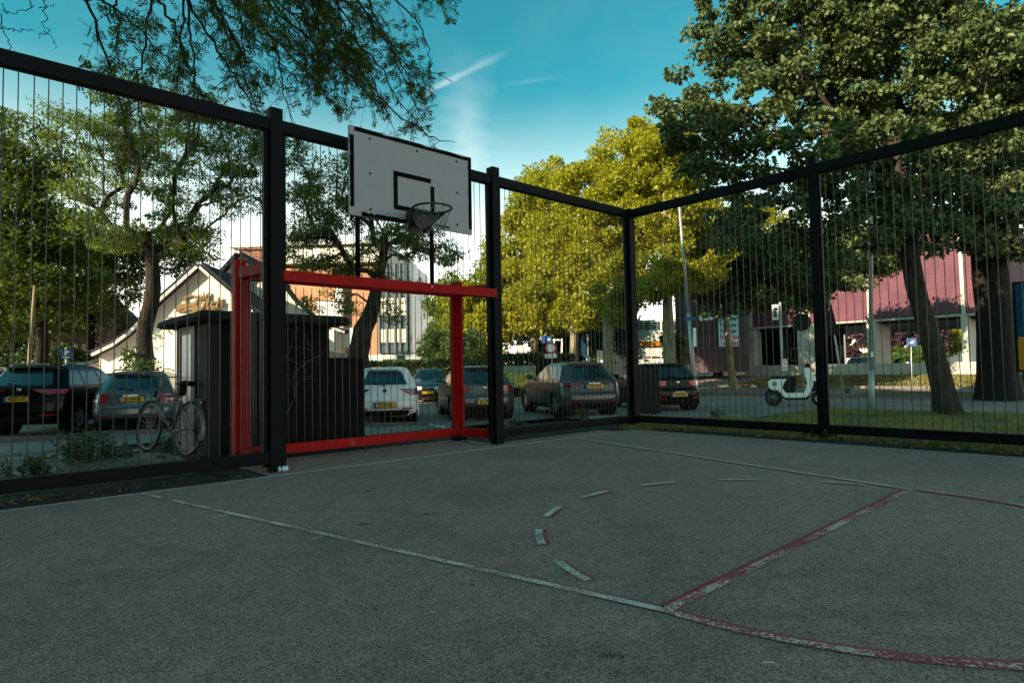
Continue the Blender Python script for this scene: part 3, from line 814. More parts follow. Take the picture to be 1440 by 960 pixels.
ragged(hw - T, hw - 0.004, 0.07, bh - T - 0.004, 'border_tape', 6, False, 0.2)
tw, tz0, tz1 = 0.59 / 2, 0.155, 0.62
txc = board_u(582, 281)[0] - (u0 + u1) / 2
strip(txc - tw, txc - tw + T, tz0, tz1, 'target_tape'); strip(txc + tw - T, txc + tw, tz0, tz1 - 0.09, 'target_tape')
strip(txc - tw + T + 0.001, txc + tw - 0.05, tz1 - T, tz1, 'target_tape'); strip(txc - tw + T + 0.001, txc + tw - T - 0.001, tz0, tz0 + T, 'target_tape')
for bx in (-0.62, 0.03, 0.64):
    for bzz in (0.10, 0.52, 0.93):
        if bx == 0.03 and bzz != 0.93: continue
        MB().lathe([(0.0, -0.012), (0.011, -0.010), (0.014, 0.0), (0.014, 0.002)], 10, 'Y', (bx, -0.0165, bzz)).build('bolt', M['plastic_black'], bb, True)
# frame behind the board
mb = MB()
mb.box((0, 0.045, bh - 0.05), (bw - 0.06, 0.05, 0.05)); mb.box((0, 0.045, 0.06), (bw - 0.06, 0.05, 0.05))
mb.box((-hw + 0.06, 0.045, bh / 2), (0.05, 0.05, bh - 0.16)); mb.box((hw - 0.06, 0.045, bh / 2), (0.05, 0.05, bh - 0.16))
mb.build('rear_frame', M['black_steel'], bb)
# uprights from the crossbar and brackets to the fence
for px in (503, 607):
    _b = BV; BV = 0.06
    uu = board_u(px, 350)[0]; lx = uu - (u0 + u1) / 2
    BV = _b
    # follow the crossbar plane: the pole stands 0.06 in front of the fence plane
    lu = lx
    MB().tube([(lu, BV - 0.06, 2.19 - bz0), (lu, BV - 0.06, 0.55)], 0.030, 10).build('support_pole', M['black_steel'], bb, True)
    MB().bar((lu, BV - 0.06, 0.12), (lu, 0.072, 0.12), 0.05, 0.05).build('bracket_arm', M['black_steel'], bb)
    MB().bar((lu, BV - 0.06, 0.50), (lu, 0.072, 0.50), 0.05, 0.05).build('bracket_arm', M['black_steel'], bb)
# hoop
hz_ = 0.135
hoop = MB()
HR = 0.225
hc = (txc, -0.0175 - 0.15 - HR, hz_)
ring = [(hc[0] + HR * math.cos(a), hc[1] + HR * math.sin(a), hz_) for a in [2 * math.pi * k / 40 for k in range(40)]]
ho = hoop.tube(ring, 0.013, 8, closed=True).build('hoop', M['rim_steel'], bb, True)
hb = MB()
hb.add([(txc - 0.13, -0.018, 0.15), (txc + 0.13, -0.018, 0.15), (txc + 0.13, -0.018, -0.10), (txc - 0.13, -0.018, -0.10),
        (txc - 0.13, -0.024, 0.15), (txc + 0.13, -0.024, 0.15), (txc + 0.13, -0.024, -0.10), (txc - 0.13, -0.024, -0.10)],
       [(0, 1, 2, 3), (7, 6, 5, 4), (0, 4, 5, 1), (1, 5, 6, 2), (2, 6, 7, 3), (3, 7, 4, 0)])
# curved sheet bracket that hugs the back of the ring
vs = []; fs = []
nseg = 16
for i in range(nseg + 1):
    a = R_(20 + 140 * i / nseg); x = hc[0] + (HR + 0.015) * math.cos(a); y = hc[1] + (HR + 0.015) * math.sin(a)
    drop = 0.03 + 0.17 * (math.sin(a) ** 3)
    vs += [(x, y, hz_ + 0.005), (x, y, hz_ - drop), (x * 1.0, y + 0.004, hz_ + 0.005), (x, y + 0.004, hz_ - drop)]
    if i:
        p = 4 * (i - 1); q = 4 * i
        fs += [(p, p + 1, q + 1, q), (p + 2, q + 2, q + 3, p + 3), (p, q, q + 2, p + 2), (p + 1, p + 3, q + 3, q + 1)]
hb.add(vs, fs)
for s in (-1, 1):
    hb.add([(txc + s * 0.12, -0.024, 0.12), (txc + s * 0.12, -0.024, -0.09), (hc[0] + s * HR * 0.95, hc[1] + 0.06, hz_ - 0.02), (hc[0] + s * HR * 0.98, hc[1] + 0.05, hz_ + 0.005),
            (txc + s * 0.126, -0.024, 0.12), (txc + s * 0.126, -0.024, -0.09), (hc[0] + s * (HR * 0.95 + .006), hc[1] + 0.06, hz_ - 0.02), (hc[0] + s * (HR * 0.98 + .006), hc[1] + 0.05, hz_ + 0.005)],
           [(0, 1, 2, 3), (7, 6, 5, 4), (0, 3, 7, 4), (1, 5, 6, 2), (0, 4, 5, 1), (3, 2, 6, 7)])
hb.build('hoop_bracket', M['rim_steel'], bb)
net = MB()
nn = 12
def npt(k, lev, tw_):
    rr = [HR - 0.005, 0.185, 0.155, 0.125, 0.115][lev]; zz_ = [0, -0.09, -0.18, -0.27, -0.34][lev]
    a = 2 * math.pi * (k + tw_) / nn
    return (hc[0] + rr * math.cos(a), hc[1] + rr * math.sin(a), hz_ - 0.008 + zz_)
for k in range(nn):
    for s in (-0.5, 0.5):
        if (k * 7 + (s > 0)) % 5 == 0: continue
        net.tube([npt(k, l, s * l) for l in range(0, 4 if k % 3 else 5)], 0.0035, 5)
net.build('chain_net', M['chain_steel'], bb, True)
# ---------------------------------------------------------------- buildings
def part(mb, name, matn, parent, **kw):
    return mb.build(name, M[matn], parent, **kw)
class Facade:
    """a vertical plane; pixels give points on it.  s = metres along it, z = height"""
    def __init__(s, p, d):
        s.p = np.array(p, float); d = np.array(d, float); s.d = d / np.linalg.norm(d)
        s.n = np.array([-s.d[1], s.d[0]])           # left of d
        if s.n @ s.p < 0: s.n = -s.n                 # points away from the camera
    def sz(s, px, py):
        D = ray(px, py)
        r = np.linalg.solve(np.array([[s.d[0], -D[0]], [s.d[1], -D[1]]]), -s.p)
        return r[0], CAMH + D[2] * r[1]
    def pt(s, a, z, back=0.0):
        q = s.p + s.d * a + s.n * back
        return Vector((q[0], q[1], z))
    def prism(s, mb, poly, b0, b1, px=True):
        pts = [s.sz(*q) if px else q for q in poly]
        n = len(pts)
        v = [s.pt(a, z, b0) for a, z in pts] + [s.pt(a, z, b1) for a, z in pts]
        f = [tuple(range(n)), tuple(range(2 * n - 1, n - 1, -1))] + [(i, n + i, n + (i + 1) % n, (i + 1) % n) for i in range(n)]
        return mb.add(v, f)
    def rect(s, mb, x0, y0, x1, y1, b0, b1):
        """pixel rectangle made square on the facade"""
        a0, z0 = s.sz(x0, y0); a1, z1 = s.sz(x1, y1)
        return s.prism(mb, [(a0, z0), (a1, z0), (a1, z1), (a0, z1)], b0, b1, px=False)
def rel(o):
    """shift a freshly built world-space part under its thing"""
    o.matrix_parent_inverse = Matrix.Translation(-o.parent.location)
    return o
def bpart(mb, name, matn, parent, **kw):
    return rel(mb.build(name, M[matn], parent, **kw))
# --- white gabled pub
f1 = Facade((-13, 27.5), (1, 0.04))
pub = thing('pub', 'white rendered pub with swept gable roofs and a gold sign', 'building', (-13, 27.5, -0.23))
gA = [(140, 499), (165, 487), (188, 470), (205, 453), (228, 427), (283, 378), (334, 422), (372, 452), (372, 540), (140, 540)]
bpart(f1.prism(MB(), gA, 0, 2.9), 'wall', 'white_render', pub)
def roofband(f, line, th_px, b0, b1, name, matn, parent):
    mb = MB()
    pts = [f.sz(*q) for q in line]
    up = []
    for i, (a, z) in enumerate(pts):
        j0, j1 = max(0, i - 1), min(len(pts) - 1, i + 1)
        t = np.array(pts[j1]) - np.array(pts[j0]); t = t / np.linalg.norm(t); nrm = np.array([-t[1], t[0]])
        if nrm[1] < 0: nrm = -nrm
        up.append((a + nrm[0] * th_px, z + nrm[1] * th_px))
    n = len(pts)
    for i in range(n - 1):
        quad = [pts[i], pts[i + 1], up[i + 1], up[i]]
        f.prism(mb, quad, b0, b1, px=False)
    return bpart(mb, name, matn, parent)
L1 = [(136, 501), (165, 487), (188, 470), (205, 453), (228, 427), (283, 378)]
L2 = [(283, 378), (334, 422), (372, 452)]
for L_ in (L1, L2):
    roofband(f1, L_, 0.28, -0.25, 4.0, 'roof', 'slate', pub)
    roofband(f1, L_, 0.12, -0.36, -0.255, 'barge_board', 'off_white', pub)
f1b = Facade((-13, 30.5), (1, 0.04))
gB = [(330, 425), (364, 378), (395, 401), (412, 424), (432, 443), (455, 458), (482, 468), (482, 540), (330, 540)]
bpart(f1b.prism(MB(), gB, 0, 0.5), 'wall', 'white_render', pub)
L3 = [(364, 378), (395, 401), (412, 424), (432, 443), (455, 458), (486, 469)]
roofband(f1b, L3, 0.2, -0.25, 0.5, 'roof', 'slate', pub)
roofband(f1b, L3, 0.10, -0.34, -0.255, 'barge_board', 'off_white', pub)
roofband(f1b, [(328, 428), (364, 378)], 0.2, -0.25, 0.5, 'roof', 'slate', pub)
f1c = Facade((-13, 34.0), (1, 0.04))
bpart(f1c.prism(MB(), [(312, 391), (338, 359), (368, 391), (368, 430), (312, 430)], 0, 4.0), 'wall', 'white_render', pub)
roofband(f1c, [(308, 392), (338, 359)], 0.2, -0.3, 4.2, 'roof', 'slate', pub)
roofband(f1c, [(338, 359), (372, 392)], 0.2, -0.3, 4.2, 'roof', 'slate', pub)
m_ = MB(); f1c.rect(m_, 311, 393, 370, 390, -0.4, -0.02); bpart(m_, 'eaves_board', 'letter_dark', pub)
m_ = MB(); f1c.rect(m_, 321, 378, 356, 343, 1.5, 3.0); f1c.rect(m_, 319.5, 344, 357.5, 341, 1.4, 3.1); bpart(m_, 'chimney', 'red_brick', pub)
# lean-to to the right and low wing at the left
m_ = MB(); f1b.rect(m_, 462, 540, 478, 466, -1.2, -0.02); bpart(m_, 'porch_wall', 'white_render', pub)
m_ = MB(); f1b.prism(m_, [(460, 500), (505, 506), (505, 500), (462, 493)], -2.0, -1.25); bpart(m_, 'porch_roof', 'slate', pub)
m_ = MB(); f1.prism(m_, [(96, 540), (96, 516), (150, 504), (150, 540)], 0.5, 5); bpart(m_, 'low_wing', 'cream', pub)
m_ = MB(); f1.prism(m_, [(92, 518), (92, 515), (150, 499), (150, 504)], 0.2, 5.2); bpart(m_, 'low_wing_roof', 'slate', pub)
# shop sign on the gable: gold swoosh and lettering
sg = thing('pub_sign', 'gold script sign mounted high on the white gable', 'sign', (*(f1.pt(*f1.sz(282, 428), -0.06)),))
def swoosh(pts, wid, name):
    mb = MB(); vs = []; fs = []
    q = [f1.sz(*p) for p in pts]; n = len(q)
    for i, (a, z) in enumerate(q):
        j0, j1 = max(0, i - 1), min(n - 1, i + 1)
        t = np.array(q[j1]) - np.array(q[j0]); t /= np.linalg.norm(t); nn_ = np.array([-t[1], t[0]]) * wid[i] / 2
        for sgn in (-1, 1):
            for bk in (-0.10, -0.04):
                vs.append(f1.pt(a + sgn * nn_[0], z + sgn * nn_[1], bk))
        if i:
            p = 4 * (i - 1); k = 4 * i
            fs += [(p, k, k + 2, p + 2), (p + 1, p + 3, k + 3, k + 1), (p, p + 1, k + 1, k), (p + 2, k + 2, k + 3, p + 3)]
    fs += [(0, 2, 3, 1), (4 * n - 4, 4 * n - 3, 4 * n - 1, 4 * n - 2)]
    mb.add(vs, fs)
    return bpart(mb, name, 'gold', sg)
swoosh([(249, 436), (256, 431), (266, 430), (276, 427), (279, 421), (277, 417), (269, 415.5), (261, 419), (262, 425), (270, 427)], [.16, .24, .24, .16, .10, .09, .10, .10, .08, .05], 'letter_swash')
swoosh([(249, 438), (258, 438), (268, 433), (278, 434), (290, 438), (300, 436), (308, 430), (312, 423), (309, 421)], [.05, .06, .18, .30, .26, .22, .14, .08, .05], 'letter_swash')
def sign_text(body, px, py, size, f, back, matn, parent, shear=0.0, sx=1.0, ext=0.03, name='lettering', bold=0.0, align='CENTER', spacing=1.0, flip=False):
    p = f.pt(*f.sz(px, py), back)
    ang = math.atan2(f.d[1], f.d[0])
    o = text_mesh(name, body, size, M[matn], parent, (0, 0, 0), (R_(90), 0, ang), ext, align, sx, shear, spacing, bold)
    r = parent.location
    o.location = (p.x - r.x, p.y - r.y, p.z - r.z)
    return o
sign_text('old', 287.5, 417.5, 0.46, f1, -0.08, 'gold', sg, 0.0, 0.95, bold=0.01)
sign_text('utch', 297, 427, 0.66, f1, -0.12, 'gold', sg, 0.25, 0.9, bold=0.02)
# --- orange brick block
f2 = Facade((-12, 50), (1, -0.06))
ob = thing('apartment_block', 'orange brick block with cream top storey and a glazed stair tower', 'building', (-12, 50, -0.23))
m_ = MB(); f2.rect(m_, 330, 520, 535, 374, 0, 12); bpart(m_, 'wall', 'orange_brick', ob)
m_ = MB(); f2.rect(m_, 330, 374, 538, 345, -0.12, 12); bpart(m_, 'top_storey', 'cream', ob)
m_ = MB(); f2.rect(m_, 326, 345, 541, 343, -0.5, 12.3); bpart(m_, 'roof', 'off_white', ob)
m_ = MB(); f2.rect(m_, 466, 344, 474, 334, 2, 4); bpart(m_, 'chimney', 'red_brick', ob)
for (x0, y0, x1, y1, mt) in ((446, 452, 474, 422, 'panel_pale'), (485.5, 489, 497, 461, 'panel_pale'), (502, 489, 515, 462, 'panel_pale'), (405, 366, 420, 352, 'glass_sky'), (440, 366, 455, 352, 'glass_sky'), (485, 366, 500, 352, 'glass_sky'), (515, 366, 528, 352, 'glass_sky'), (405, 452, 430, 424, 'panel_pale')):
    m_ = MB(); f2.rect(m_, x0, y0, x1, y1, -0.16, 0.05); w_ = bpart(m_, 'window', 'off_white', ob)
    m_ = MB(); f2.rect(m_, x0 + 0.8, y0 - 0.8, x1 - 0.8, y1 + 0.8, -0.20, -0.162); rel_ = m_.build('pane', M[mt], w_); rel_.matrix_parent_inverse = Matrix.Translation(-ob.location)
m_ = MB(); f2.rect(m_, 475, 500, 485, 400, -0.5, -0.02); bpart(m_, 'white_pier', 'off_white', ob)
# glazed tower
m_ = MB(); f2.rect(m_, 536, 497, 581, 372, -0.6, 6); bpart(m_, 'tower_core', 'glass_sky', ob)
for (y0, y1, mt) in ((444, 420, 'panel_pale'), (482, 463, 'panel_pale')):
    m_ = MB(); f2.rect(m_, 539, y0, 564, y1, -0.66, -0.605); bpart(m_, 'blind_panel', mt, ob)
    m_ = MB(); f2.rect(m_, 565, y0, 573, y1, -0.66, -0.605); bpart(m_, 'blind_panel', 'cream', ob)
for y in (497, 484, 462, 446, 419, 398, 384, 372):
    m_ = MB(); f2.rect(m_, 535.5, y + 0.5, 581.5, y - 0.5, -0.70, -0.608); bpart(m_, 'transom', 'mullion_grey', ob)
for x in (536, 547, 558, 565, 574, 581):
    m_ = MB(); f2.rect(m_, x - 0.35, 497, x + 0.35, 372, -0.73, -0.705); bpart(m_, 'mullion', 'mullion_grey', ob)
m_ = MB(); f2.rect(m_, 470, 522, 600, 498, -1.2, -0.75); bpart(m_, 'base_wall', 'off_white', ob)
m_ = MB(); f2.rect(m_, 564, 520, 574, 499.5, -1.25, -1.202); bpart(m_, 'doorway', 'letter_dark', ob)
# --- pale building beyond
f3 = Facade((-9, 70), (1, 0.0))
pb = thing('terrace_house', 'pale far terrace with a red brick upper floor beyond the glazed tower', 'building', (-9, 70, -0.23))
m_ = MB(); f3.rect(m_, 578, 525, 612, 445, 0, 10); bpart(m_, 'wall', 'off_white', pb)
m_ = MB(); f3.rect(m_, 580, 445, 601, 424, 0.3, 8); bpart(m_, 'upper_floor', 'red_brick', pb)
m_ = MB(); f3.rect(m_, 601, 447, 625, 437, 4, 12); bpart(m_, 'side_wing', 'red_brick', pb)
for x in (583, 591, 599, 606):
    for y in (468, 485, 500):
        m_ = MB(); f3.rect(m_, x, y, x + 4.5, y - 8, -0.08, 0.02); bpart(m_, 'window', 'glass_dark', pb)
# --- red brick row seen above the goal's right post
f3b = Facade((-3, 85), (1, 0.1))
rb = thing('brick_building', 'distant red brick building with a flat sloping roofline behind the treetops', 'building', (-3, 85, -0.23))
m_ = MB(); f3b.prism(m_, [(630, 525), (630, 412), (696, 396), (696, 525)], 0, 10); bpart(m_, 'wall', 'red_brick', rb)
m_ = MB(); f3b.prism(m_, [(629, 412.5), (697, 396.5), (697, 394.5), (629, 410.5)], -0.3, 10.3); bpart(m_, 'roof', 'slate', rb)
for x in (640, 655, 670, 685):
    m_ = MB(); f3b.rect(m_, x, 450, x + 6, 434, -0.1, 0.02); bpart(m_, 'window', 'glass_dark', rb)
# --- grey brick house far left
f4 = Facade((-31, 42), (1, 0.3))
gh = thing('brick_house', 'mauve brick house with small white windows glimpsed beyond the pub', 'building', (-31, 42, -0.23))
m_ = MB(); f4.rect(m_, 70, 530, 150, 440, 0, 8); bpart(m_, 'wall', 'dark_brick', gh)
m_ = MB(); f4.prism(m_, [(66, 440), (110, 400), (154, 440)], -0.3, 8.3); bpart(m_, 'roof', 'slate', gh)
for (x, y) in ((116, 510), (131, 510), (131, 492), (116, 492), (131, 468), (112, 468), (98, 492)):
    m_ = MB(); f4.rect(m_, x, y, x + 4.5, y - 8, -0.06, 0.04); w_ = bpart(m_, 'window', 'off_white', gh)
    m_ = MB(); f4.rect(m_, x + 0.8, y - 0.8, x + 3.7, y - 7.2, -0.09, -0.062); o = m_.build('pane', M['glass_dark'], w_); o.matrix_parent_inverse = Matrix.Translation(-gh.location)
# --- white offices behind the plane trees
f5 = Facade((10, 62), (1, -0.15))
wb = thing('office_building', 'white office building with an orange band behind the plane trees', 'building', (10, 62, -0.2))
m_ = MB(); f5.rect(m_, 893, 535, 962, 448, 0, 12); bpart(m_, 'wall', 'off_white', wb)
m_ = MB(); f5.rect(m_, 892, 487, 937, 479, -0.2, -0.01); bpart(m_, 'sign_band', 'poster_orange', wb)
m_ = MB(); f5.rect(m_, 892, 489, 955, 487.3, -0.1, -0.005); bpart(m_, 'dark_strip', 'letter_dark', wb)  # plain dark strip just under the orange band
for (x0, x1) in ((894, 904), (905, 915), (916, 928), (930, 936), (944, 956)):
    m_ = MB(); f5.rect(m_, x0 + 0.6, 464, x1 - 0.6, 452, -0.06, 0.03); w_ = bpart(m_, 'window', 'glass_sky', wb)
    m_ = MB(); f5.rect(m_, x0 + 0.6, 503.5, x1 - 0.6, 501, -0.05, 0.02); bpart(m_, 'strip_window', 'glass_dark', wb)
f5b = Facade((9, 66), (1, 0.0))
wc = thing('office_building', 'narrow white corner building with stacked bays left of the orange band', 'building', (9, 66, -0.2))
m_ = MB(); f5b.rect(m_, 840, 535, 888, 462, 0, 9); bpart(m_, 'wall', 'off_white', wc)
m_ = MB(); f5b.rect(m_, 872, 501, 884, 452, -1.2, -0.02); bpart(m_, 'bay', 'white_render', wc)
for (x, y) in ((863, 487), (863, 512), (877, 520)):
    m_ = MB(); f5b.rect(m_, x, y, x + 3.5, y - 6, -0.06, 0.03); bpart(m_, 'window', 'glass_dark', wc)
# --- theatre along the street: facade parallel to the fence
TO = 40.0
ft = Facade(CF + A * TO, B)
th = thing('theatre', 'theatre with pink brick upper storey on concrete columns and a dark brick wing', 'building', (*(CF + A * TO + B * 20), 0.2))
s_l, zs_l = ft.sz(1050, 463); s_r, zs_r = ft.sz(1368, 438)
ZS = (zs_l + zs_r) / 2
ZG = 0.27
def tbox(s0, s1, z0, z1, b0, b1, name, matn, parent=None):
    m_ = MB(); ft.prism(m_, [(s0, z0), (s1, z0), (s1, z1), (s0, z1)], b0, b1, px=False)
    return bpart(m_, name, matn, parent or th)
tbox(s_l - 0.2, s_r + 1.2, ZS, ZS + 6.5, 0, 16, 'upper_storey', 'pink_brick')
tbox(s_l - 0.2, s_r + 1.3, ZS - 0.12, ZS - 0.002, -0.08, 16.1, 'soffit_edge', 'concrete')
tbox(s_l - 0.2, s_r + 1.3, ZS - 0.30, ZS - 0.125, 0.9, 15.5, 'beam', 'black_plain')
tbox(s_l - 0.2, s_r + 1.3, ZG - 0.9, ZG + 0.75, -0.25, 0.9, 'plinth', 'concrete')
tbox(s_l - 0.2, s_r + 1.3, ZG - 0.9, ZG + 0.35, 0.905, 16, 'floor_slab', 'concrete')
for (x0, x1, d0) in ((1050, 1061, 1.2), (1122, 1146, 2.2), (1220, 1232, 3.2), (1353, 1362, 2.6)):
    a0 = ft.sz(x0, 480)[0]; a1 = ft.sz(x1, 480)[0]
    tbox(a0, a1, ZG + 0.752, ZS - 0.14, -0.1, d0, 'column', 'concrete')
    tbox(a0 + (a1 - a0) * 0.2, a1 - (a1 - a0) * 0.2, ZS + 0.002, ZS + 6.4, -0.14, -0.005, 'pilaster', 'concrete')
# glazed foyer behind the first bays
a0 = s_l; a1 = ft.sz(1124, 480)[0]
tbox(a0 - 4, a1 + 2.0, ZG + 0.36, ZS - 0.13, 3.5, 3.8, 'foyer_wall', 'glass_dark')
for (x0, x1, y0, y1, mt, nm) in ((1086, 1097, 508, 488, 'steel_grey', 'door'), (1109, 1120, 508, 486, 'blue_sign', 'door'), (1098, 1101, 508, 470, 'steel_grey', 'mullion'), (1075, 1077, 508, 465, 'steel_grey', 'mullion')):
    m_ = MB(); ft.rect(m_, x0, y0, x1, y1, 3.4, 3.49); o = bpart(m_, nm, mt, th)
m_ = MB(); ft.rect(m_, 1088, 507, 1091, 490, 3.36, 3.398); bpart(m_, 'door_pane', 'glass_dark', th)
m_ = MB(); ft.rect(m_, 1092, 507, 1095, 490, 3.36, 3.398); bpart(m_, 'door_pane', 'glass_dark', th)
a2 = ft.sz(1190, 480)[0]
tbox(a2 - 1.0, a2, ZG + 0.36, ZS - 0.13, 9, 10, 'pier', 'concrete')
# dark brick wing
fd = Facade(W(952, 500, 47)[:2], (1, -0.28))
m_ = MB(); fd.rect(m_, 952, 524, 1049, 380, 0, 8); bpart(m_, 'brick_wing', 'dark_brick', th)
for x in (986, 993, 1000):
    c = fd.pt(*fd.sz(x, 446.5 - (x - 993) * 0.12), -0.06); r_ = 0.25
    m_ = MB()
    pts = [(fd.sz(x, 446.5 - (x - 993) * 0.12)[0] + 0.17 * math.cos(t), fd.sz(x, 446.5 - (x - 993) * 0.12)[1] + 0.24 * math.sin(t)) for t in [2 * math.pi * k / 20 for k in range(20)]]
    fd.prism(m_, pts, -0.08, -0.002, px=False); o = bpart(m_, 'roundel', 'sign_white', th)
    m_ = MB()
    pts = [(fd.sz(x, 446)[0] + 0.03 + 0.05 * math.cos(t), fd.sz(x, 446.5 - (x - 993) * 0.12)[1] + 0.05 + 0.12 * math.sin(t)) for t in [2 * math.pi * k / 12 for k in range(12)]]
    fd.prism(m_, pts, -0.10, -0.082, px=False); o2 = m_.build('mark', M['letter_dark'], o); o2.matrix_parent_inverse = Matrix.Translation(-th.location)
bn = thing('facade_banner', 'tall pale blue banner with black and red words on dark brick wall', 'banner', (*fd.pt(*fd.sz(1023, 487), -0.1),))
m_ = MB(); fd.rect(m_, 1011, 487.5, 1037, 425, -0.12, -0.09); bpart(m_, 'cloth', 'banner_blue', bn)
sz_ = 0.50
for (t_, y_, c_) in (('Nieuw', 448.5, 'letter_dark'), ('Nieuw', 457.5, 'letter_dark'), ('Nieuw', 466, 'letter_dark'), ('Nieuw', 440, 'letter_dark')):
    sign_text(t_, 1012.5, y_, sz_, fd, -0.125, c_, bn, sx=0.85, ext=0.004, align='LEFT', bold=0.012)
sign_text('Nieuwe', 1012.5, 474.5, sz_, fd, -0.125, 'letter_red', bn, sx=0.88, ext=0.004, align='LEFT', bold=0.012)
sign_text('straat', 1016.5, 483, sz_, fd, -0.125, 'letter_red', bn, sx=0.98, ext=0.004, align='LEFT', bold=0.012)
# far white wall seen through the undercroft
fw = Facade(W(1200, 480, 105)[:2], (1, -0.4))
ww = thing('far_building', 'plain white far building seen through the theatre columns', 'building', (*W(1200, 480, 105)[:2], 0.3))
m_ = MB(); fw.rect(m_, 1130, 528, 1262, 425, 0, 8); bpart(m_, 'wall', 'white_render', ww)
m_ = MB(); fw.rect(m_, 1182, 503, 1215, 496, -0.08, 0.03); bpart(m_, 'strip_window', 'glass_dark', ww)
fw2 = Facade(W(1345, 480, 108)[:2], (1, -0.4))
w2 = thing('far_building', 'far white building with an orange banner at the end column', 'building', (*W(1345, 480, 108)[:2], 0.3))
m_ = MB(); fw2.rect(m_, 1336, 520, 1372, 425, 0, 8); bpart(m_, 'wall', 'white_render', w2)
m_ = MB(); fw2.rect(m_, 1342, 488, 1346, 458, -0.15, -0.02); bpart(m_, 'banner', 'poster_orange', w2)
# --- added unseen block behind the camera, sized to keep the court in shade
S_ = np.array(SUN_AZ); P_ = np.array([0.6, -0.8])
ab = thing('added_shade_block', 'added unseen brick block that shades the ball court', 'building', (*(S_ * 20 + P_ * -4), 0))
def slab(s0, s1, u0_, u1_, z0, z1, name, matn):
    q = [S_ * s0 + P_ * u0_, S_ * s0 + P_ * u1_, S_ * s1 + P_ * u1_, S_ * s1 + P_ * u0_]
    m_ = MB(); m_.prism(q, z0, z1)
    return bpart(m_, name, matn, ab)
slab(19, 30, -13, 12, -0.2, 21.0, 'wall', 'red_brick')
slab(18.7, 30.3, -12.99, 12.3, 21.002, 21.4, 'roof', 'concrete')
slab(19, 30, -23, -13.01, -0.2, 21.8, 'tower_wall', 'red_brick')
slab(18.7, 30.3, -23.3, -13.0, 21.802, 22.2, 'tower_roof', 'concrete')
for fl_ in range(5):
    slab(17.8, 18.99, -22, 11, 2.7 + fl_ * 2.9, 2.9 + fl_ * 2.9, 'balcony', 'concrete')
    slab(18.9, 18.998, -22, 11, 3.6 + fl_ * 2.9, 5.2 + fl_ * 2.9, 'window_band', 'glass_dark')
# ---------------------------------------------------------------- trees
def frustums(P0, P1, r0, r1, n=6):
    """tapered tubes for many branch pieces at once"""
    d = P1 - P0; L = np.linalg.norm(d, axis=1, keepdims=True); d = d / np.maximum(L, 1e-6)
    ref = np.where(np.abs(d[:, 2:3]) > 0.9, np.array([[1.0, 0, 0]]), np.array([[0, 0, 1.0]]))
    s = np.cross(d, ref); s /= np.linalg.norm(s, axis=1, keepdims=True); u = np.cross(s, d)
    a = np.arange(n) * 2 * math.pi / n
    ca, sa = np.cos(a)[None, :, None], np.sin(a)[None, :, None]
    ringd = s[:, None, :] * ca + u[:, None, :] * sa
    V0 = P0[:, None, :] + ringd * r0[:, None, None]; V1 = P1[:, None, :] + ringd * r1[:, None, None]
    V = np.concatenate([V0, V1], 1).reshape(-1, 3)
    k = np.arange(n); k2 = (k + 1) % n
    f = np.stack([k, k2, k2 + n, k + n], -1)
    Fq = (f[None] + (np.arange(len(P0)) * 2 * n)[:, None, None]).reshape(-1, 4)
    return V, Fq
def grow(trunk, clumps, rng, bf=0.35, seg=0.45, tip=0.010, expo=0.5, wob=0.12, lift=0.35, start=0.45):
    """trunk: list of (point, radius).  Every clump is reached by a limb that leaves the nearest suitable wood."""
    T = np.array([t[0] for t in trunk], float); TR = np.array([t[1] for t in trunk], float)
    pos = [T[i] for i in range(len(T))]; par = [-1] + list(range(len(T) - 1))
    plen = [0.0]
    for i in range(1, len(T)): plen.append(plen[-1] + np.linalg.norm(T[i] - T[i - 1]))
    ntr = len(T); okstart = int(ntr * start)
    order = np.argsort(np.linalg.norm(clumps - T[-1], axis=1))
    tips = []
    for ci in order:
        c = clumps[ci]
        P = np.array(pos); dd = np.linalg.norm(P - c, axis=1) + bf * np.array(plen) + 0.6 * np.maximum(0, P[:, 2] - c[2])
        dd[:okstart] = 1e9
        i = int(np.argmin(dd)); p0 = P[i]; dist = np.linalg.norm(c - p0)
        pd = P[i] - P[par[i]] if par[i] >= 0 else np.array([0, 0, 1.0]); pd = pd / (np.linalg.norm(pd) + 1e-9)
        tw = (c - p0) / (dist + 1e-9)
        m = p0 + (pd * 0.35 + tw * 0.65 + np.array([0, 0, lift])) * dist * 0.5
        ns = max(2, int(dist / seg)); prev = i
        for k in range(1, ns + 1):
            t = k / ns
            q = (1 - t) ** 2 * p0 + 2 * t * (1 - t) * m + t * t * c
            if k < ns: q = q + rng.normal(0, wob * min(dist, 2.0) * 0.18, 3)
            pos.append(q); par.append(prev); plen.append(plen[prev] + np.linalg.norm(q - pos[prev])); prev = len(pos) - 1
        tips.append(prev)
    n = len(pos); cnt = np.zeros(n); cnt[tips] = 1
    for i in range(n - 1, 0, -1): cnt[par[i]] += cnt[i]
    r = tip * np.maximum(cnt, 1) ** expo
    pos = np.array(pos); par = np.array(par)
    lim = TR[-1] * 0.85
    r = np.minimum(r, lim); r[:ntr] = TR
    e = np.arange(ntr, n); p = par[e]
    r0 = np.minimum(r[p], r[e] * 1.35 + 0.004)
    V, Fq = frustums(pos[p], pos[e], r0, r[e])
    return pos, par, V, Fq
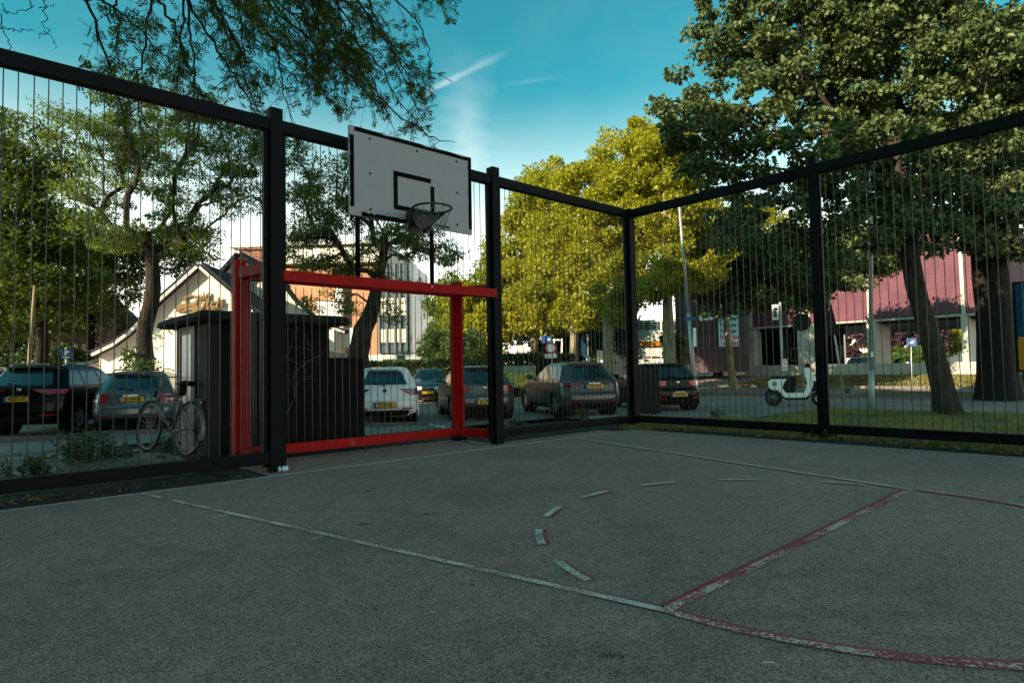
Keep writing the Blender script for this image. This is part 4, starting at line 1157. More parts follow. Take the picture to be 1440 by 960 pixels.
def trunk_mesh(trunk, n=14, rough=0.09, seed=0, flare=0.35):
    rng = np.random.default_rng(seed); m = len(trunk)
    ph = rng.random((4, 1)) * 6
    a = np.arange(n) * 2 * math.pi / n
    V = []
    for i, (p, r) in enumerate(trunk):
        t = np.array(trunk[min(i + 1, m - 1)][0]) - np.array(trunk[max(i - 1, 0)][0]); t = t / np.linalg.norm(t)
        s = np.cross(t, [0, 1.0, 0]); s /= np.linalg.norm(s); u = np.cross(s, t)
        h = i / m
        prof = 1 + rough * (np.sin(a * 3 + ph[0] + i * 0.3) + 0.7 * np.sin(a * 5 + ph[1] - i * 0.5) + 0.5 * np.sin(a * 2 + ph[2] + i * 0.9)) * 0.6
        fl_ = 1 + flare * max(0, 1 - i / 2.0)
        V.append(np.array(p)[None] + (s[None] * np.cos(a)[:, None] + u[None] * np.sin(a)[:, None]) * (r * fl_ * prof)[:, None])
    V = np.concatenate(V); k = np.arange(n); k2 = (k + 1) % n
    f = np.stack([k, k2, k2 + n, k + n], -1)
    Fq = (f[None] + (np.arange(m - 1) * n)[:, None, None]).reshape(-1, 4)
    return V, Fq
def joinm(*vf):
    V = []; Fq = []; b = 0
    for v, f in vf:
        V.append(v); Fq.append(f + b); b += len(v)
    return np.concatenate(V), np.concatenate(Fq)
def unit(v): return v / np.maximum(np.linalg.norm(v, axis=-1, keepdims=True), 1e-9)
def leaves(cent, rad, per, L, Wd, rng, up=0.6, out=0.5, droop=0.2, shell=0.5, var=0.55, hexa=False):
    """leaf blades scattered through ellipsoids round the clump centres"""
    N = len(cent) * per
    c = np.repeat(cent, per, 0); rd = np.repeat(np.broadcast_to(rad, (len(cent), 3)) * rng.uniform(.6, 1.35, (len(cent), 1)), per, 0)
    d = unit(rng.normal(size=(N, 3))); q = rng.random((N, 1)) ** (1 / (1.2 + 2.5 * shell))
    p = c + d * q * rd
    ax = unit(rng.normal(size=(N, 3)) * 0.8 + d * out + np.array([0, 0, -droop]))
    nr = unit(rng.normal(size=(N, 3)) * (1 - up) + np.array([0, 0, up]) + d * 0.25 * out)
    sd_ = unit(np.cross(ax, nr)); nr = np.cross(sd_, ax)
    ll = L * (1 + var * (rng.random((N, 1)) * 2 - 1)); wl = Wd * ll / L
    if not hexa:
        V = np.stack([p, p + ax * ll * 0.45 + sd_ * wl * 0.5 + nr * wl * 0.12, p + ax * ll, p + ax * ll * 0.45 - sd_ * wl * 0.5 + nr * wl * 0.12], 1).reshape(-1, 3)
        Fq = np.arange(N * 4).reshape(-1, 4)
    else:
        dn = nr * wl * 0.15
        V = np.stack([p, p + ax * ll * .30 + sd_ * wl * .5 + dn, p + ax * ll * .75 + sd_ * wl * .33 + dn, p + ax * ll - nr * wl * 0.15, p + ax * ll * .75 - sd_ * wl * .33 + dn, p + ax * ll * .30 - sd_ * wl * .5 + dn], 1).reshape(-1, 3)
        b = np.arange(N)[:, None] * 6
        Fq = np.concatenate([b + np.array([[0, 1, 2, 3]]), b + np.array([[0, 3, 4, 5]])], 0)
    return V, Fq
def ellps(specs):
    """pixel ellipses at a depth -> centres and radii in metres"""
    c = []; r = []
    for (px, py, rx, ry, dep, rd) in specs:
        c.append(W(px, py, dep)); k = dep / FPX
        r.append((rx * k, rd, ry * k))
    return np.array(c), np.array(r)
def sample(specs, n, rng, shell=0.35, wts=None):
    c, r = ellps(specs)
    vol = r.prod(1) ** 0.75
    if wts is not None: vol = vol * np.array(wts)
    k = rng.choice(len(c), n, p=vol / vol.sum())
    d = unit(rng.normal(size=(n, 3))); q = rng.random((n, 1)) ** (1 / (1.5 + 4 * shell))
    return c[k] + d * q * r[k]
def bend(base, top, n, r0, r1, rng, wob=0.08, power=0.8):
    base, top = np.array(base, float), np.array(top, float); out = []
    off = np.zeros(2)
    for i in range(n):
        t = i / (n - 1); off = off + rng.normal(0, wob, 2) * (1 if 0 < i else 0)
        p = base + (top - base) * t; p[:2] += off * math.sin(math.pi * t) * 0.8
        out.append((p, r0 + (r1 - r0) * t ** power))
    return out
def tree(name, label, trunk, clumps, rad, per, L, Wd, leafm, barkm, seed, group=None, hexa=False, grow_kw={}, leaf_kw={}, flare=0.3, rough=0.09):
    rng = np.random.default_rng(seed)
    base = np.array(trunk[0][0])
    root = thing(name, label, 'tree', base, 0, group)
    pos, par, bv, bf_ = grow(trunk, clumps, rng, **grow_kw)
    tv, tf = trunk_mesh(trunk, 16, rough, seed, flare)
    V, Fq = joinm((tv, tf), (bv, bf_))
    mesh_np('trunk', V - base, Fq, M[barkm], root, True)
    V, Fq = leaves(clumps, rad, per, L, Wd, rng, hexa=hexa, **leaf_kw)
    o = mesh_np('crown', V - base, Fq, M[leafm], root, False)
    o['kind'] = 'stuff'
    return root
# --- locust in front of the pub
rng = np.random.default_rng(11)
TA = [(W(x, y, 21.0), r) for x, y, r in ((203, 545, .33), (203, 525, .29), (204, 500, .27), (202, 475, .25), (204, 455, .245), (211, 430, .24), (215, 405, .23), (214, 380, .22), (212, 355, .19), (206, 330, .15))]
specs = [(140, 190, 60, 40, 21, 2.0), (220, 160, 75, 42, 21.5, 2.4), (310, 190, 65, 40, 21, 2.2), (120, 265, 50, 35, 21, 2), (300, 265, 70, 38, 20.5, 2.2), (350, 250, 40, 60, 21, 1.5), (165, 330, 50, 30, 20.5, 2.0), (270, 330, 45, 22, 21, 1.6), (200, 230, 70, 40, 21, 2.4), (240, 300, 55, 30, 20, 1.6)]
cl = sample(specs, 235, rng, 0.25)
tree('locust_tree', 'open crowned locust tree with a dark leaning trunk in front of the pub', TA, cl, (0.58, 0.58, 0.13), 205, 0.112, 0.042, 'leaf_locust', 'bark_brown', 21,
     grow_kw=dict(bf=0.22, tip=0.013, wob=0.22, start=0.58), leaf_kw=dict(up=0.7, out=0.7, droop=0.15, shell=0.3))
# --- locust between the white hatchback and the orange block
rng = np.random.default_rng(12)
TB = [(W(x, y, 20.5), r) for x, y, r in ((505, 545, .38), (505, 520, .35), (504, 500, .33), (508, 480, .32), (511, 462, .31), (519, 448, .27), (524, 430, .22), (528, 412, .19), (532, 392, .18), (537, 370, .15), (540, 350, .13), (541, 330, .11))]
specs = [(455, 375, 50, 22, 20.5, 2.0), (430, 330, 40, 38, 20, 1.6), (470, 300, 40, 40, 20.5, 1.6), (540, 355, 55, 30, 20.5, 2.2), (600, 345, 50, 24, 20.5, 1.8), (560, 310, 50, 36, 20.5, 1.8), (625, 370, 32, 14, 20.5, 1.2), (480, 428, 50, 18, 20, 1.4), (530, 440, 36, 20, 20, 1.2), (430, 260, 40, 60, 21, 1.6), (520, 250, 60, 50, 21, 2), (575, 395, 40, 14, 20.5, 1.4)]
cl = sample(specs, 190, rng, 0.25)
tree('locust_tree', 'locust tree with a forked trunk behind the hut and white hatchback', TB, cl, (0.52, 0.52, 0.13), 185, 0.11, 0.044, 'leaf_locust', 'bark_brown', 22,
     grow_kw=dict(bf=0.2, tip=0.014, wob=0.2, start=0.35), leaf_kw=dict(up=0.7, out=0.7, droop=0.15, shell=0.3))
# --- dark trees at the left
lefts = [((60, 520, 27), [(40, 220, 60, 60, 27, 2.5), (20, 300, 60, 60, 27, 3), (70, 330, 55, 50, 27, 2.5), (30, 400, 70, 50, 26.5, 2.5), (90, 400, 40, 40, 27, 2)], 230, 'broad dark tree behind the black estate car, half hidden by the wires', 0.30),
         ((-60, 520, 31), [(-60, 200, 80, 80, 31, 3), (-30, 300, 70, 80, 31, 3), (-60, 400, 80, 60, 31, 3), (0, 450, 50, 40, 31, 2)], 200, 'dark tree at the edge of the car park left of the parking sign', 0.32),
         ((128, 520, 33), [(120, 340, 60, 40, 33, 2.5), (150, 400, 60, 40, 33, 2.5), (110, 430, 50, 40, 33, 2), (180, 360, 60, 40, 34, 2.5), (240, 350, 60, 40, 35, 2.5)], 220, 'shady tree behind the pub tree, rising over the pub roof', 0.25),
         ((20, 520, 38), [(10, 440, 60, 50, 38, 3), (70, 450, 60, 40, 38, 3), (-40, 420, 60, 60, 38, 3), (60, 380, 50, 50, 38, 3)], 160, 'far dark tree closing the gap behind the parking sign', 0.25)]
for i, ((bx, by, dep), specs, n, lab, tr_) in enumerate(lefts):
    rng = np.random.default_rng(40 + i)
    b0 = W(bx, by, dep); b0[2] = float(gz(b0[0], b0[1])) - 0.05
    top = W(bx + 8, 330 if i != 3 else 400, dep)
    trk = bend(b0, top, 9, tr_, tr_ * 0.5, rng)
    cl = sample(specs, n, rng, 0.4)
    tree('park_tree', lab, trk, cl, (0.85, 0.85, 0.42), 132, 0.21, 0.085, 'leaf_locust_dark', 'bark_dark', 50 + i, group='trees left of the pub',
         grow_kw=dict(bf=0.25, tip=0.014, seg=0.7), leaf_kw=dict(up=0.6, out=0.5, droop=0.2, shell=0.4))
# --- yellow-green plane trees along the street
planes = [((731, 520, 44), [(750, 300, 42, 55, 44, 3), (735, 370, 35, 60, 44, 3), (765, 390, 45, 60, 43, 3)], 170, 'yellow green plane tree at the end of the row, by the hedge'),
          ((749, 520, 40), [(775, 285, 48, 55, 40, 3), (790, 360, 50, 60, 40, 3), (745, 430, 38, 40, 39, 2.4), (770, 445, 30, 26, 39, 2)], 210, 'yellow green plane tree behind the round red bordered sign'),
          ((806, 518, 36), [(830, 270, 52, 55, 36, 3), (815, 345, 58, 60, 36, 3), (835, 410, 50, 40, 35, 2.6), (815, 440, 40, 26, 35, 2)], 235, 'yellow green plane tree with a slim trunk above the grey estate car'),
          ((855, 518, 31), [(890, 245, 50, 72, 31, 3), (870, 320, 58, 65, 31, 3), (880, 395, 50, 36, 30, 2.2), (875, 435, 30, 18, 30, 1.5)], 245, 'tall yellow green plane tree with flaking trunk behind the corner post'),
          ((942, 517, 28), [(935, 225, 45, 62, 28, 2.6), (950, 300, 55, 65, 28, 3), (975, 360, 50, 50, 28, 2.5), (925, 390, 40, 36, 27, 2)], 230, 'tall yellow green plane tree beside the leaning lamp post')]
for i, ((bx, by, dep), specs, n, lab) in enumerate(planes):
    rng = np.random.default_rng(70 + i)
    b0 = W(bx, by, dep); b0[2] = float(gz(b0[0], b0[1])) - 0.05
    top = W(specs[0][0], specs[0][1] + 25, dep)
    r0 = (0.22, 0.22, 0.25, 0.27, 0.27)[i]
    m1 = W(bx + (0, 2, 1, -1, -3)[i], 440, dep)
    trk = [(b0 + (m1 - b0) * t, r0 * (1.08 - 0.2 * t)) for t in np.linspace(0, 1, 6)] + [(m1 + (top - m1) * t, r0 * (0.85 - 0.55 * t)) for t in np.linspace(0.15, 1, 7)]
    cl = sample(specs, n, rng, 0.5)
    k = dep / 36
    tree('plane_tree', lab, trk, cl, (0.68 * k, 0.68 * k, 0.42 * k), 240, 0.148 * k, 0.12 * k, 'leaf_yellow', 'bark_plane', 80 + i, group='plane trees along the street',
         grow_kw=dict(bf=0.25, tip=0.016, seg=0.7, start=0.4), leaf_kw=dict(up=0.45, out=0.5, droop=0.3, shell=0.5))
# pollarded side trunks lit by the sun
# --- young tree before the banner, and a darker one over the theatre
for i, ((bx, by, dep), specs, n, lab, r0, lm, kink) in enumerate((
        ((1031, 528, 34), [(1010, 395, 45, 28, 34, 2), (1065, 390, 60, 38, 34, 2.4), (1040, 350, 60, 45, 34, 2.4), (1000, 360, 40, 50, 33, 2), (1010, 425, 34, 16, 33, 1.2), (1075, 424, 40, 16, 33, 1.2)], 250, 'slim street tree standing before the blue banner', 0.17, 'leaf_linden', 1020),
        ((1157, 530, 36), [(1120, 390, 60, 26, 36, 2.4), (1180, 372, 60, 26, 36, 2.4), (1230, 355, 50, 30, 36, 2.4), (1150, 350, 70, 40, 36, 2.6), (1130, 418, 40, 16, 35, 1.2), (1190, 398, 36, 10, 35, 1.2)], 250, 'street tree behind the warning sign by the theatre', 0.22, 'leaf_linden', 1160),
        ((1010, 522, 52), [(1000, 330, 60, 70, 52, 4), (960, 400, 50, 30, 52, 3), (1060, 330, 60, 60, 52, 4)], 120, 'tree rising behind the dark brick wing', 0.3, 'leaf_yellow', 1010))):
    rng = np.random.default_rng(95 + i)
    b0 = W(bx, by, dep); b0[2] = float(gz(b0[0], b0[1])) - 0.05
    m1 = W(kink, 440, dep); top = W(kink + 8, 370, dep)
    trk = [(b0 + (m1 - b0) * t, r0 * (1.08 - 0.25 * t)) for t in np.linspace(0, 1, 6)] + [(m1 + (top - m1) * t, r0 * (0.8 - 0.5 * t)) for t in np.linspace(0.2, 1, 5)]
    cl = sample(specs, n, rng, 0.4)
    k = dep / 36
    tree('street_tree', lab, trk, cl, (0.7 * k, 0.7 * k, 0.4 * k), 150, 0.18 * k, 0.14 * k, lm, 'bark_plane' if i == 0 else 'bark_brown', 100 + i,
         grow_kw=dict(bf=0.25, tip=0.014, seg=0.7, start=0.5), leaf_kw=dict(up=0.5, out=0.5, droop=0.3, shell=0.4))
# --- big silver lindens beside the fence
rng = np.random.default_rng(120)
b0 = G(1332, 581)
dl = b0[1]
TL = [(W(x, y, dl + k), r) for x, y, r, k in ((1334, 588, .30, 0), (1330, 575, .285, 0), (1326, 550, .265, 0), (1320, 520, .25, 0), (1313, 490, .245, .05), (1305, 460, .235, .1), (1296, 430, .225, .15), (1288, 400, .22, .2), (1283, 370, .21, .3), (1280, 330, .19, .4), (1272, 280, .17, .5), (1265, 220, .14, .6), (1262, 150, .11, .7))]
specs = [(962, 150, 46, 46, dl + .8, 1.0), (1025, 30, 50, 60, dl + .8, 1.2), (1060, 110, 90, 110, dl + .5, 1.7), (1010, 190, 75, 80, dl + .5, 1.4), (1130, 60, 120, 100, dl + 1, 2.0), (1230, 70, 120, 110, dl + .5, 2.2), (1120, 220, 110, 70, dl, 1.8), (1230, 240, 100, 70, dl - .5, 1.6), (1330, 120, 110, 120, dl, 2.0), (1080, 310, 90, 50, dl + 1, 1.5), (1180, 330, 100, 50, dl + .5, 1.6), (1300, 300, 90, 60, dl, 1.5), (1400, 60, 90, 120, dl, 1.6), (1250, -60, 200, 80, dl + .5, 2.4), (1430, 220, 60, 80, dl, 1.2)]
cl = sample(specs, 620, rng, 0.45)
kl = dl / FPX
tree('linden_tree', 'silver leaved linden with a leaning trunk on the grass beside the fence', TL, cl, (0.38, 0.38, 0.19), 138, 0.108, 0.087, 'leaf_linden', 'bark_brown', 121, hexa=True, rough=0.17,
     grow_kw=dict(bf=0.22, tip=0.009, seg=0.35, start=0.5), leaf_kw=dict(up=0.55, out=0.6, droop=0.55, shell=0.4), flare=0.25)
rng = np.random.default_rng(130)
b0 = G(1405, 562); d2 = b0[1]
TL2 = [(W(x, y, d2), r) for x, y, r in ((1404, 568, .66), (1404, 555, .60), (1403, 530, .56), (1402, 500, .53), (1401, 470, .52), (1398, 430, .52), (1394, 390, .52), (1390, 350, .48), (1385, 300, .42), (1380, 240, .34), (1375, 170, .25), (1370, 90, .18))]
specs = [(1400, 200, 110, 100, d2, 3), (1320, 260, 110, 70, d2, 2.6), (1440, 280, 80, 60, d2 - 1, 2.4), (1250, 200, 90, 100, d2 + 1, 2.6), (1340, 315, 100, 32, d2, 2.0), (1420, 330, 80, 40, d2 - .5, 2), (1470, 120, 100, 140, d2, 3), (1300, 60, 140, 100, d2 + 1, 3), (1200, 120, 80, 120, d2 + 2, 2.6), (1240, 310, 60, 40, d2, 2)]
cl = sample(specs, 420, rng, 0.35)
tree('linden_tree', 'old linden with a very thick dark trunk before the blue poster', TL2, cl, (0.62, 0.62, 0.32), 150, 0.145, 0.115, 'leaf_linden', 'bark_dark', 131, rough=0.15,
     grow_kw=dict(bf=0.25, tip=0.012, seg=0.5, start=0.5), leaf_kw=dict(up=0.55, out=0.6, droop=0.5, shell=0.4), flare=0.2)
# --- shrubs, hedges
def shrub(name, label, specs, n, per, L, Wd, leafm, seed, rad, group=None, cat='shrub'):
    rng = np.random.default_rng(seed); cl_ = sample(specs, n, rng, 0.5)
    c, r = ellps(specs); base = c.mean(0); base[2] = float(gz(base[0], base[1]))
    root = thing(name, label, cat, base, 0, group)
    k = max(6, n // 5)
    tip = cl_[:: max(1, n // k)]
    P0 = np.repeat(base[None] + np.array([[0, 0, -0.05]]), len(tip), 0) + rng.normal(0, 0.15, (len(tip), 3)) * [1, 1, 0]
    V, Fq = frustums(P0, tip, np.full(len(tip), 0.03), np.full(len(tip), 0.008), 5)
    mesh_np('stems', V - base, Fq, M['bark_dark'], root, True)
    V, Fq = leaves(cl_, rad, per, L, Wd, rng, up=0.4, out=0.7, droop=0.1, shell=0.6)
    V[:, 2] = np.maximum(V[:, 2], gz(V[:, 0], V[:, 1]) + 0.01)
    o = mesh_np('foliage', V - base, Fq, M[leafm], root); o['kind'] = 'stuff'
    return root
shrub('bush', 'rounded light green bush right of the glazed tower', [(615, 488, 24, 20, 34, 1.2), (655, 490, 32, 22, 33, 1.2)], 90, 170, 0.13, 0.08, 'leaf_bush', 140, (0.45, 0.45, 0.4))
shrub('bush', 'dark green conical tree filling the gap right of the tower', [(620, 445, 22, 42, 48, 2), (640, 430, 26, 60, 48, 2), (665, 450, 40, 50, 46, 2), (690, 430, 26, 60, 46, 2)], 170, 190, 0.2, 0.13, 'leaf_locust', 141, (0.7, 0.7, 0.6))
shrub('bush', 'yellow lit bush behind the right goal post', [(660, 440, 34, 40, 41, 1.6), (690, 460, 30, 40, 40, 1.6), (700, 385, 20, 60, 46, 1.6)], 130, 190, 0.17, 0.12, 'leaf_yellow', 142, (0.6, 0.6, 0.55))
shrub('purple_tree', 'dark purple leaved tree seen through the theatre columns', [(1205, 478, 24, 24, 96, 3), (1260, 470, 34, 34, 97, 3), (1300, 465, 30, 36, 97, 3)], 160, 160, 0.36, 0.26, 'leaf_purple', 143, (0.7, 0.7, 0.6), cat='tree')
shrub('bush', 'bright green bush low behind the theatre columns', [(1275, 500, 36, 12, 92, 2), (1240, 503, 20, 10, 92, 2), (1300, 498, 20, 12, 92, 2)], 90, 160, 0.3, 0.2, 'leaf_bush', 144, (0.6, 0.6, 0.4))
shrub('bush', 'yellow lit tree top far behind the theatre undercroft', [(1265, 455, 50, 14, 102, 3), (1345, 465, 16, 40, 100, 2.5)], 120, 150, 0.4, 0.28, 'leaf_yellow', 145, (0.9, 0.9, 0.8))
shrub('bush', 'dark thicket closing the far left edge of the car park', [(-10, 490, 40, 34, 46, 2), (45, 495, 40, 28, 46, 2), (20, 470, 40, 30, 47, 2), (150, 470, 30, 30, 46, 2)], 200, 170, 0.2, 0.13, 'leaf_hedge', 152, (0.7, 0.7, 0.6))
shrub('bush', 'dark bush low in front of the mauve brick house', [(95, 505, 30, 14, 30, 1), (60, 512, 30, 14, 30, 1)], 60, 160, 0.14, 0.09, 'leaf_hedge', 146, (0.4, 0.4, 0.35))
shrub('bush', 'leafy suckers round the foot of the pub tree', [(203, 516, 9, 8, 20.4, 0.4), (183, 506, 8, 18, 20.6, 0.3)], 18, 40, 0.12, 0.06, 'leaf_bush', 147, (0.25, 0.25, 0.2))
shrub('bush', 'small dark tree between plane trunks and white offices', [(740, 440, 40, 50, 60, 2), (790, 440, 40, 50, 60, 2), (840, 435, 36, 50, 60, 2), (870, 470, 16, 30, 45, 1.5), (835, 480, 20, 36, 50, 1.8), (800, 480, 26, 36, 52, 1.8), (770, 485, 26, 26, 52, 1.8)], 320, 170, 0.24, 0.15, 'leaf_hedge', 148, (0.7, 0.7, 0.6))
shrub('bush', 'green shrub beside the lamp post and dark brick wing', [(948, 495, 12, 24, 40, 1.0), (945, 478, 10, 16, 40, 1.0)], 40, 140, 0.16, 0.1, 'leaf_bush', 149, (0.4, 0.4, 0.4))
def hedge(name, label, p0, p1, h, w, seed, n):
    rng = np.random.default_rng(seed); p0 = np.array(p0[:2]); p1 = np.array(p1[:2]); L = np.linalg.norm(p1 - p0); d = (p1 - p0) / L; s = np.array([-d[1], d[0]])
    base = np.array([*((p0 + p1) / 2), 0.0]); base[2] = float(gz(base[0], base[1]))
    root = thing(name, label, 'hedge', base)
    mb = MB(); mb.bar((*p0, base[2] + h * 0.42), (*p1, base[2] + h * 0.42), w * 0.7, h * 0.82); o = rel(mb.build('inner_growth', M['bark_dark'], root))
    t = rng.random(n) * L; a = rng.random(n); face = rng.integers(0, 3, n)
    q = np.where(face == 0, 1.0, a); sdist = np.where(face == 0, rng.uniform(-.5, .5, n), np.where(face == 1, -.5, .5))
    cl_ = np.stack([p0[0] + d[0] * t + s[0] * sdist * w, p0[1] + d[1] * t + s[1] * sdist * w, base[2] + q * h], -1)
    V, Fq = leaves(cl_, (0.16, 0.16, 0.14), 15, 0.10, 0.07, rng, up=0.3, out=0.5, droop=0.0)
    V[:, 2] = np.maximum(V[:, 2], base[2] + 0.01)
    o = mesh_np('foliage', V - base, Fq, M['leaf_hedge'], root); o['kind'] = 'stuff'
hedge('hedge', 'clipped dark hedge behind the parked cars', W(480, 500, 31), W(706, 500, 31), 1.72, 0.9, 150, 2600)
hedge('hedge', 'clipped hedge behind the grey estate car with a rounded end', W(700, 500, 30), W(800, 500, 32), 1.95, 1.0, 151, 1500)
# ---------------------------------------------------------------- locust boughs that hang over the fence
def overhead():
    def W(px, py, dep):
        D = ray(px, py); t = dep * 1.28 / D[1]
        return np.array([D[0] * t, dep * 1.28, CAMH + D[2] * t])
    rng = np.random.default_rng(200)
    base = np.array([-9.6, 6.4, 0.0]); base[2] = float(gz(base[0], base[1]))
    root = thing('locust_tree', 'overhanging locust tree with feathery drooping boughs above the fence', 'tree', base)
    trk = bend(base + [0, 0, -0.1], base + [0.6, 0.4, 6.0], 9, 0.30, 0.2, rng, 0.03)
    P0 = []; P1 = []; R0 = []; R1 = []
    twigs = []
    def limb(pts, r0, r1):
        pts = [np.array(p, float) for p in pts]
        # resample a smooth curve
        out_ = []
        n = len(pts)
        for i in range(n - 1):
            a_ = pts[max(0, i - 1)]; b_ = pts[i]; c_ = pts[i + 1]; d_ = pts[min(n - 1, i + 2)]
            for t in np.linspace(0, 1, 7)[:-1]:
                out_.append(0.5 * ((2 * b_) + (-a_ + c_) * t + (2 * a_ - 5 * b_ + 4 * c_ - d_) * t * t + (-a_ + 3 * b_ - 3 * c_ + d_) * t ** 3))
        out_.append(pts[-1])
        out_ = [p + rng.normal(0, 0.018, 3) for p in out_]
        m = len(out_)
        for i in range(m - 1):
            P0.append(out_[i]); P1.append(out_[i + 1]); R0.append(r0 + (r1 - r0) * i / m); R1.append(r0 + (r1 - r0) * (i + 1) / m)
        return out_
    top = np.array(trk[-1][0])
    # main boughs: pixel waypoints with a depth each
    def inside(p):
        D = p - np.array([0, 0, CAMH]); d = D @ _F; x = 720 + FPX * (D @ _R) / d; y = 480 - FPX * (D @ _U) / d
        return x < 652 - 0.22 * max(y, 0) - (40 if 30 < y < 100 else 0) and y < 215 + 0.25 * max(0, 350 - abs(x - 330))
    B1 = limb([top, W(60, -30, 6.2), W(120, -6, 6.6), W(190, -14, 7.0), W(300, -30, 7.4), W(420, -40, 7.8), W(560, -45, 8.0), W(700, -60, 8.2)], 0.11, 0.03)
    B2 = limb([top + [0, 0, 0.3], W(150, -90, 6.0), W(300, -100, 6.6), W(460, -110, 7.2), W(640, -120, 7.6)], 0.09, 0.03)
    subs = []
    def spawn(line, n, i0, length, px_dir, r, jitter=0.35, sag=0.25):
        for k in range(n):
            p = line[rng.integers(int(len(line) * i0), len(line))]
            ang = px_dir + rng.normal(0, jitter)
            d = _R * math.cos(ang) - _U * math.sin(ang) + _F * rng.normal(0, 0.35)
            Ln = length * rng.uniform(0.6, 1.15)
            q1 = p + d * Ln * 0.4 + np.array([0, 0, -0.02]); q2 = p + d * Ln * 0.75 + np.array([0, 0, -sag * Ln * 0.3]); q3 = p + d * Ln + np.array([0, 0, -sag * Ln * 0.6])
            if not (inside(q3) and inside(q2)): continue
            subs.append((limb([p, q1, q2, q3], r, 0.004), Ln))
    spawn(B1, 22, 0.30, 2.2, R_(52), 0.022, 0.28)
    spawn(B2, 20, 0.35, 2.7, R_(55), 0.024, 0.25)
    # named boughs that show in front of the sky
    for pts, r in (([(160, -10, 6.9), (165, 25, 6.9), (163, 70, 6.95), (145, 100, 7)], .018), ([(215, -12, 7), (245, 40, 7), (262, 85, 7), (285, 130, 7), (330, 170, 7.2)], .022),
                   ([(300, -20, 7.2), (370, 40, 7.3), (430, 100, 7.4), (470, 150, 7.5)], .022), ([(400, -30, 7.5), (470, 30, 7.5), (530, 90, 7.6), (560, 140, 7.6), (592, 178, 7.7)], .022),
                   ([(520, -35, 7.8), (570, 10, 7.8), (600, 60, 7.8), (605, 105, 7.8)], .018), ([(560, -30, 8), (610, -5, 8), (648, 4, 8)], .016), ([(330, -20, 7.0), (385, 60, 7.0), (400, 130, 7.0), (420, 210, 7.1)], .018),
                   ([(250, -20, 6.8), (300, 60, 6.8), (345, 130, 6.8), (370, 190, 6.9), (390, 250, 7)], .020), ([(450, -30, 7.4), (500, 50, 7.4), (520, 110, 7.4), (560, 190, 7.5)], .018),
                   ([(350, -20, 6.9), (440, 60, 6.9), (520, 130, 7), (600, 190, 7.1), (640, 200, 7.1)], .020)):
        subs.append((limb([W(*p) for p in pts], r, 0.004), 1.6))
    # bare twigs at the left
    for pts in ([(0, 25, 6.4), (12, 60, 6.4), (20, 90, 6.4), (22, 72, 6.4)], [(40, -5, 6.4), (42, 12, 6.4), (18, 18, 6.4), (-5, 14, 6.4)], [(62, -5, 6.5), (64, 20, 6.5), (65, 45, 6.5), (80, 68, 6.5)], [(65, 45, 6.5), (54, 53, 6.5)], [(-5, 38, 6.3), (12, 40, 6.3), (30, 45, 6.3), (46, 42, 6.3)], [(12, 20, 6.4), (2, 8, 6.4)], [(58, 12, 6.5), (74, 6, 6.5)]):
        limb([W(*p) for p in pts], 0.007, 0.003)
    for line, Ln in subs:
        for k in range(int(6 + Ln * 10)):
            i = rng.integers(max(1, len(line) // 5), len(line)); p = line[i]
            d = unit((line[i] - line[i - 1])[None])[0]
            d = unit((d + rng.normal(0, 0.75, 3) + np.array([0, 0, -0.25]))[None])[0]
            l = rng.uniform(0.22, 0.62)
            q = p + d * l * 0.5 + rng.normal(0, 0.012, 3); e = p + d * l + np.array([0, 0, -0.07 * l])
            if not inside(e): continue
            P0.append(p); P1.append(q); R0.append(.0042); R1.append(.003)
            P0.append(q); P1.append(e); R0.append(.003); R1.append(.0018)
            twigs.append((p, e, l))
    tv = trunk_mesh(trk, 14, 0.08, 3, 0.3)
    V, Fq = joinm(tv, frustums(np.array(P0), np.array(P1), np.array(R0), np.array(R1), 5))
    mesh_np('trunk', V - base, Fq, M['bark_dark'], root, True)
    # pinnate leaves: a row of small leaflets either side of a stalk
    Ls = []; 
    for p, e, l in twigs:
        nl = rng.integers(3, 7)
        for j in range(nl):
            t = rng.uniform(0.25, 1.0); q = p + (e - p) * t
            ax = unit(((e - p) / l * 0.5 + rng.normal(0, 0.7, 3) + np.array([0, 0, -0.35]))[None])[0]
            nr = unit((rng.normal(0, 0.6, 3) + np.array([0, 0, 1.0]))[None])[0]
            sd_ = unit(np.cross(ax, nr)[None])[0]
            LL = rng.uniform(0.11, 0.19); k = 6
            for a in range(k):
                pp = q + ax * LL * (0.15 + 0.85 * a / k)
                for s in (-1, 1):
                    Ls.append((pp, unit((sd_ * s + ax * 0.45)[None])[0], nr))
    Pp = np.array([x[0] for x in Ls]); Ax = np.array([x[1] for x in Ls]); Nr = np.array([x[2] for x in Ls])
    Sd = unit(np.cross(Ax, Nr)); n = len(Pp)
    ll = 0.046 * rng.uniform(0.7, 1.25, (n, 1)); wl = ll * 0.42
    V = np.stack([Pp, Pp + Ax * ll * .5 + Sd * wl * .5, Pp + Ax * ll, Pp + Ax * ll * .5 - Sd * wl * .5], 1).reshape(-1, 3)
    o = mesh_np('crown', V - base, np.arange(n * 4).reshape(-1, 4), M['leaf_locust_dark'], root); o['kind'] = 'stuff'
overhead()
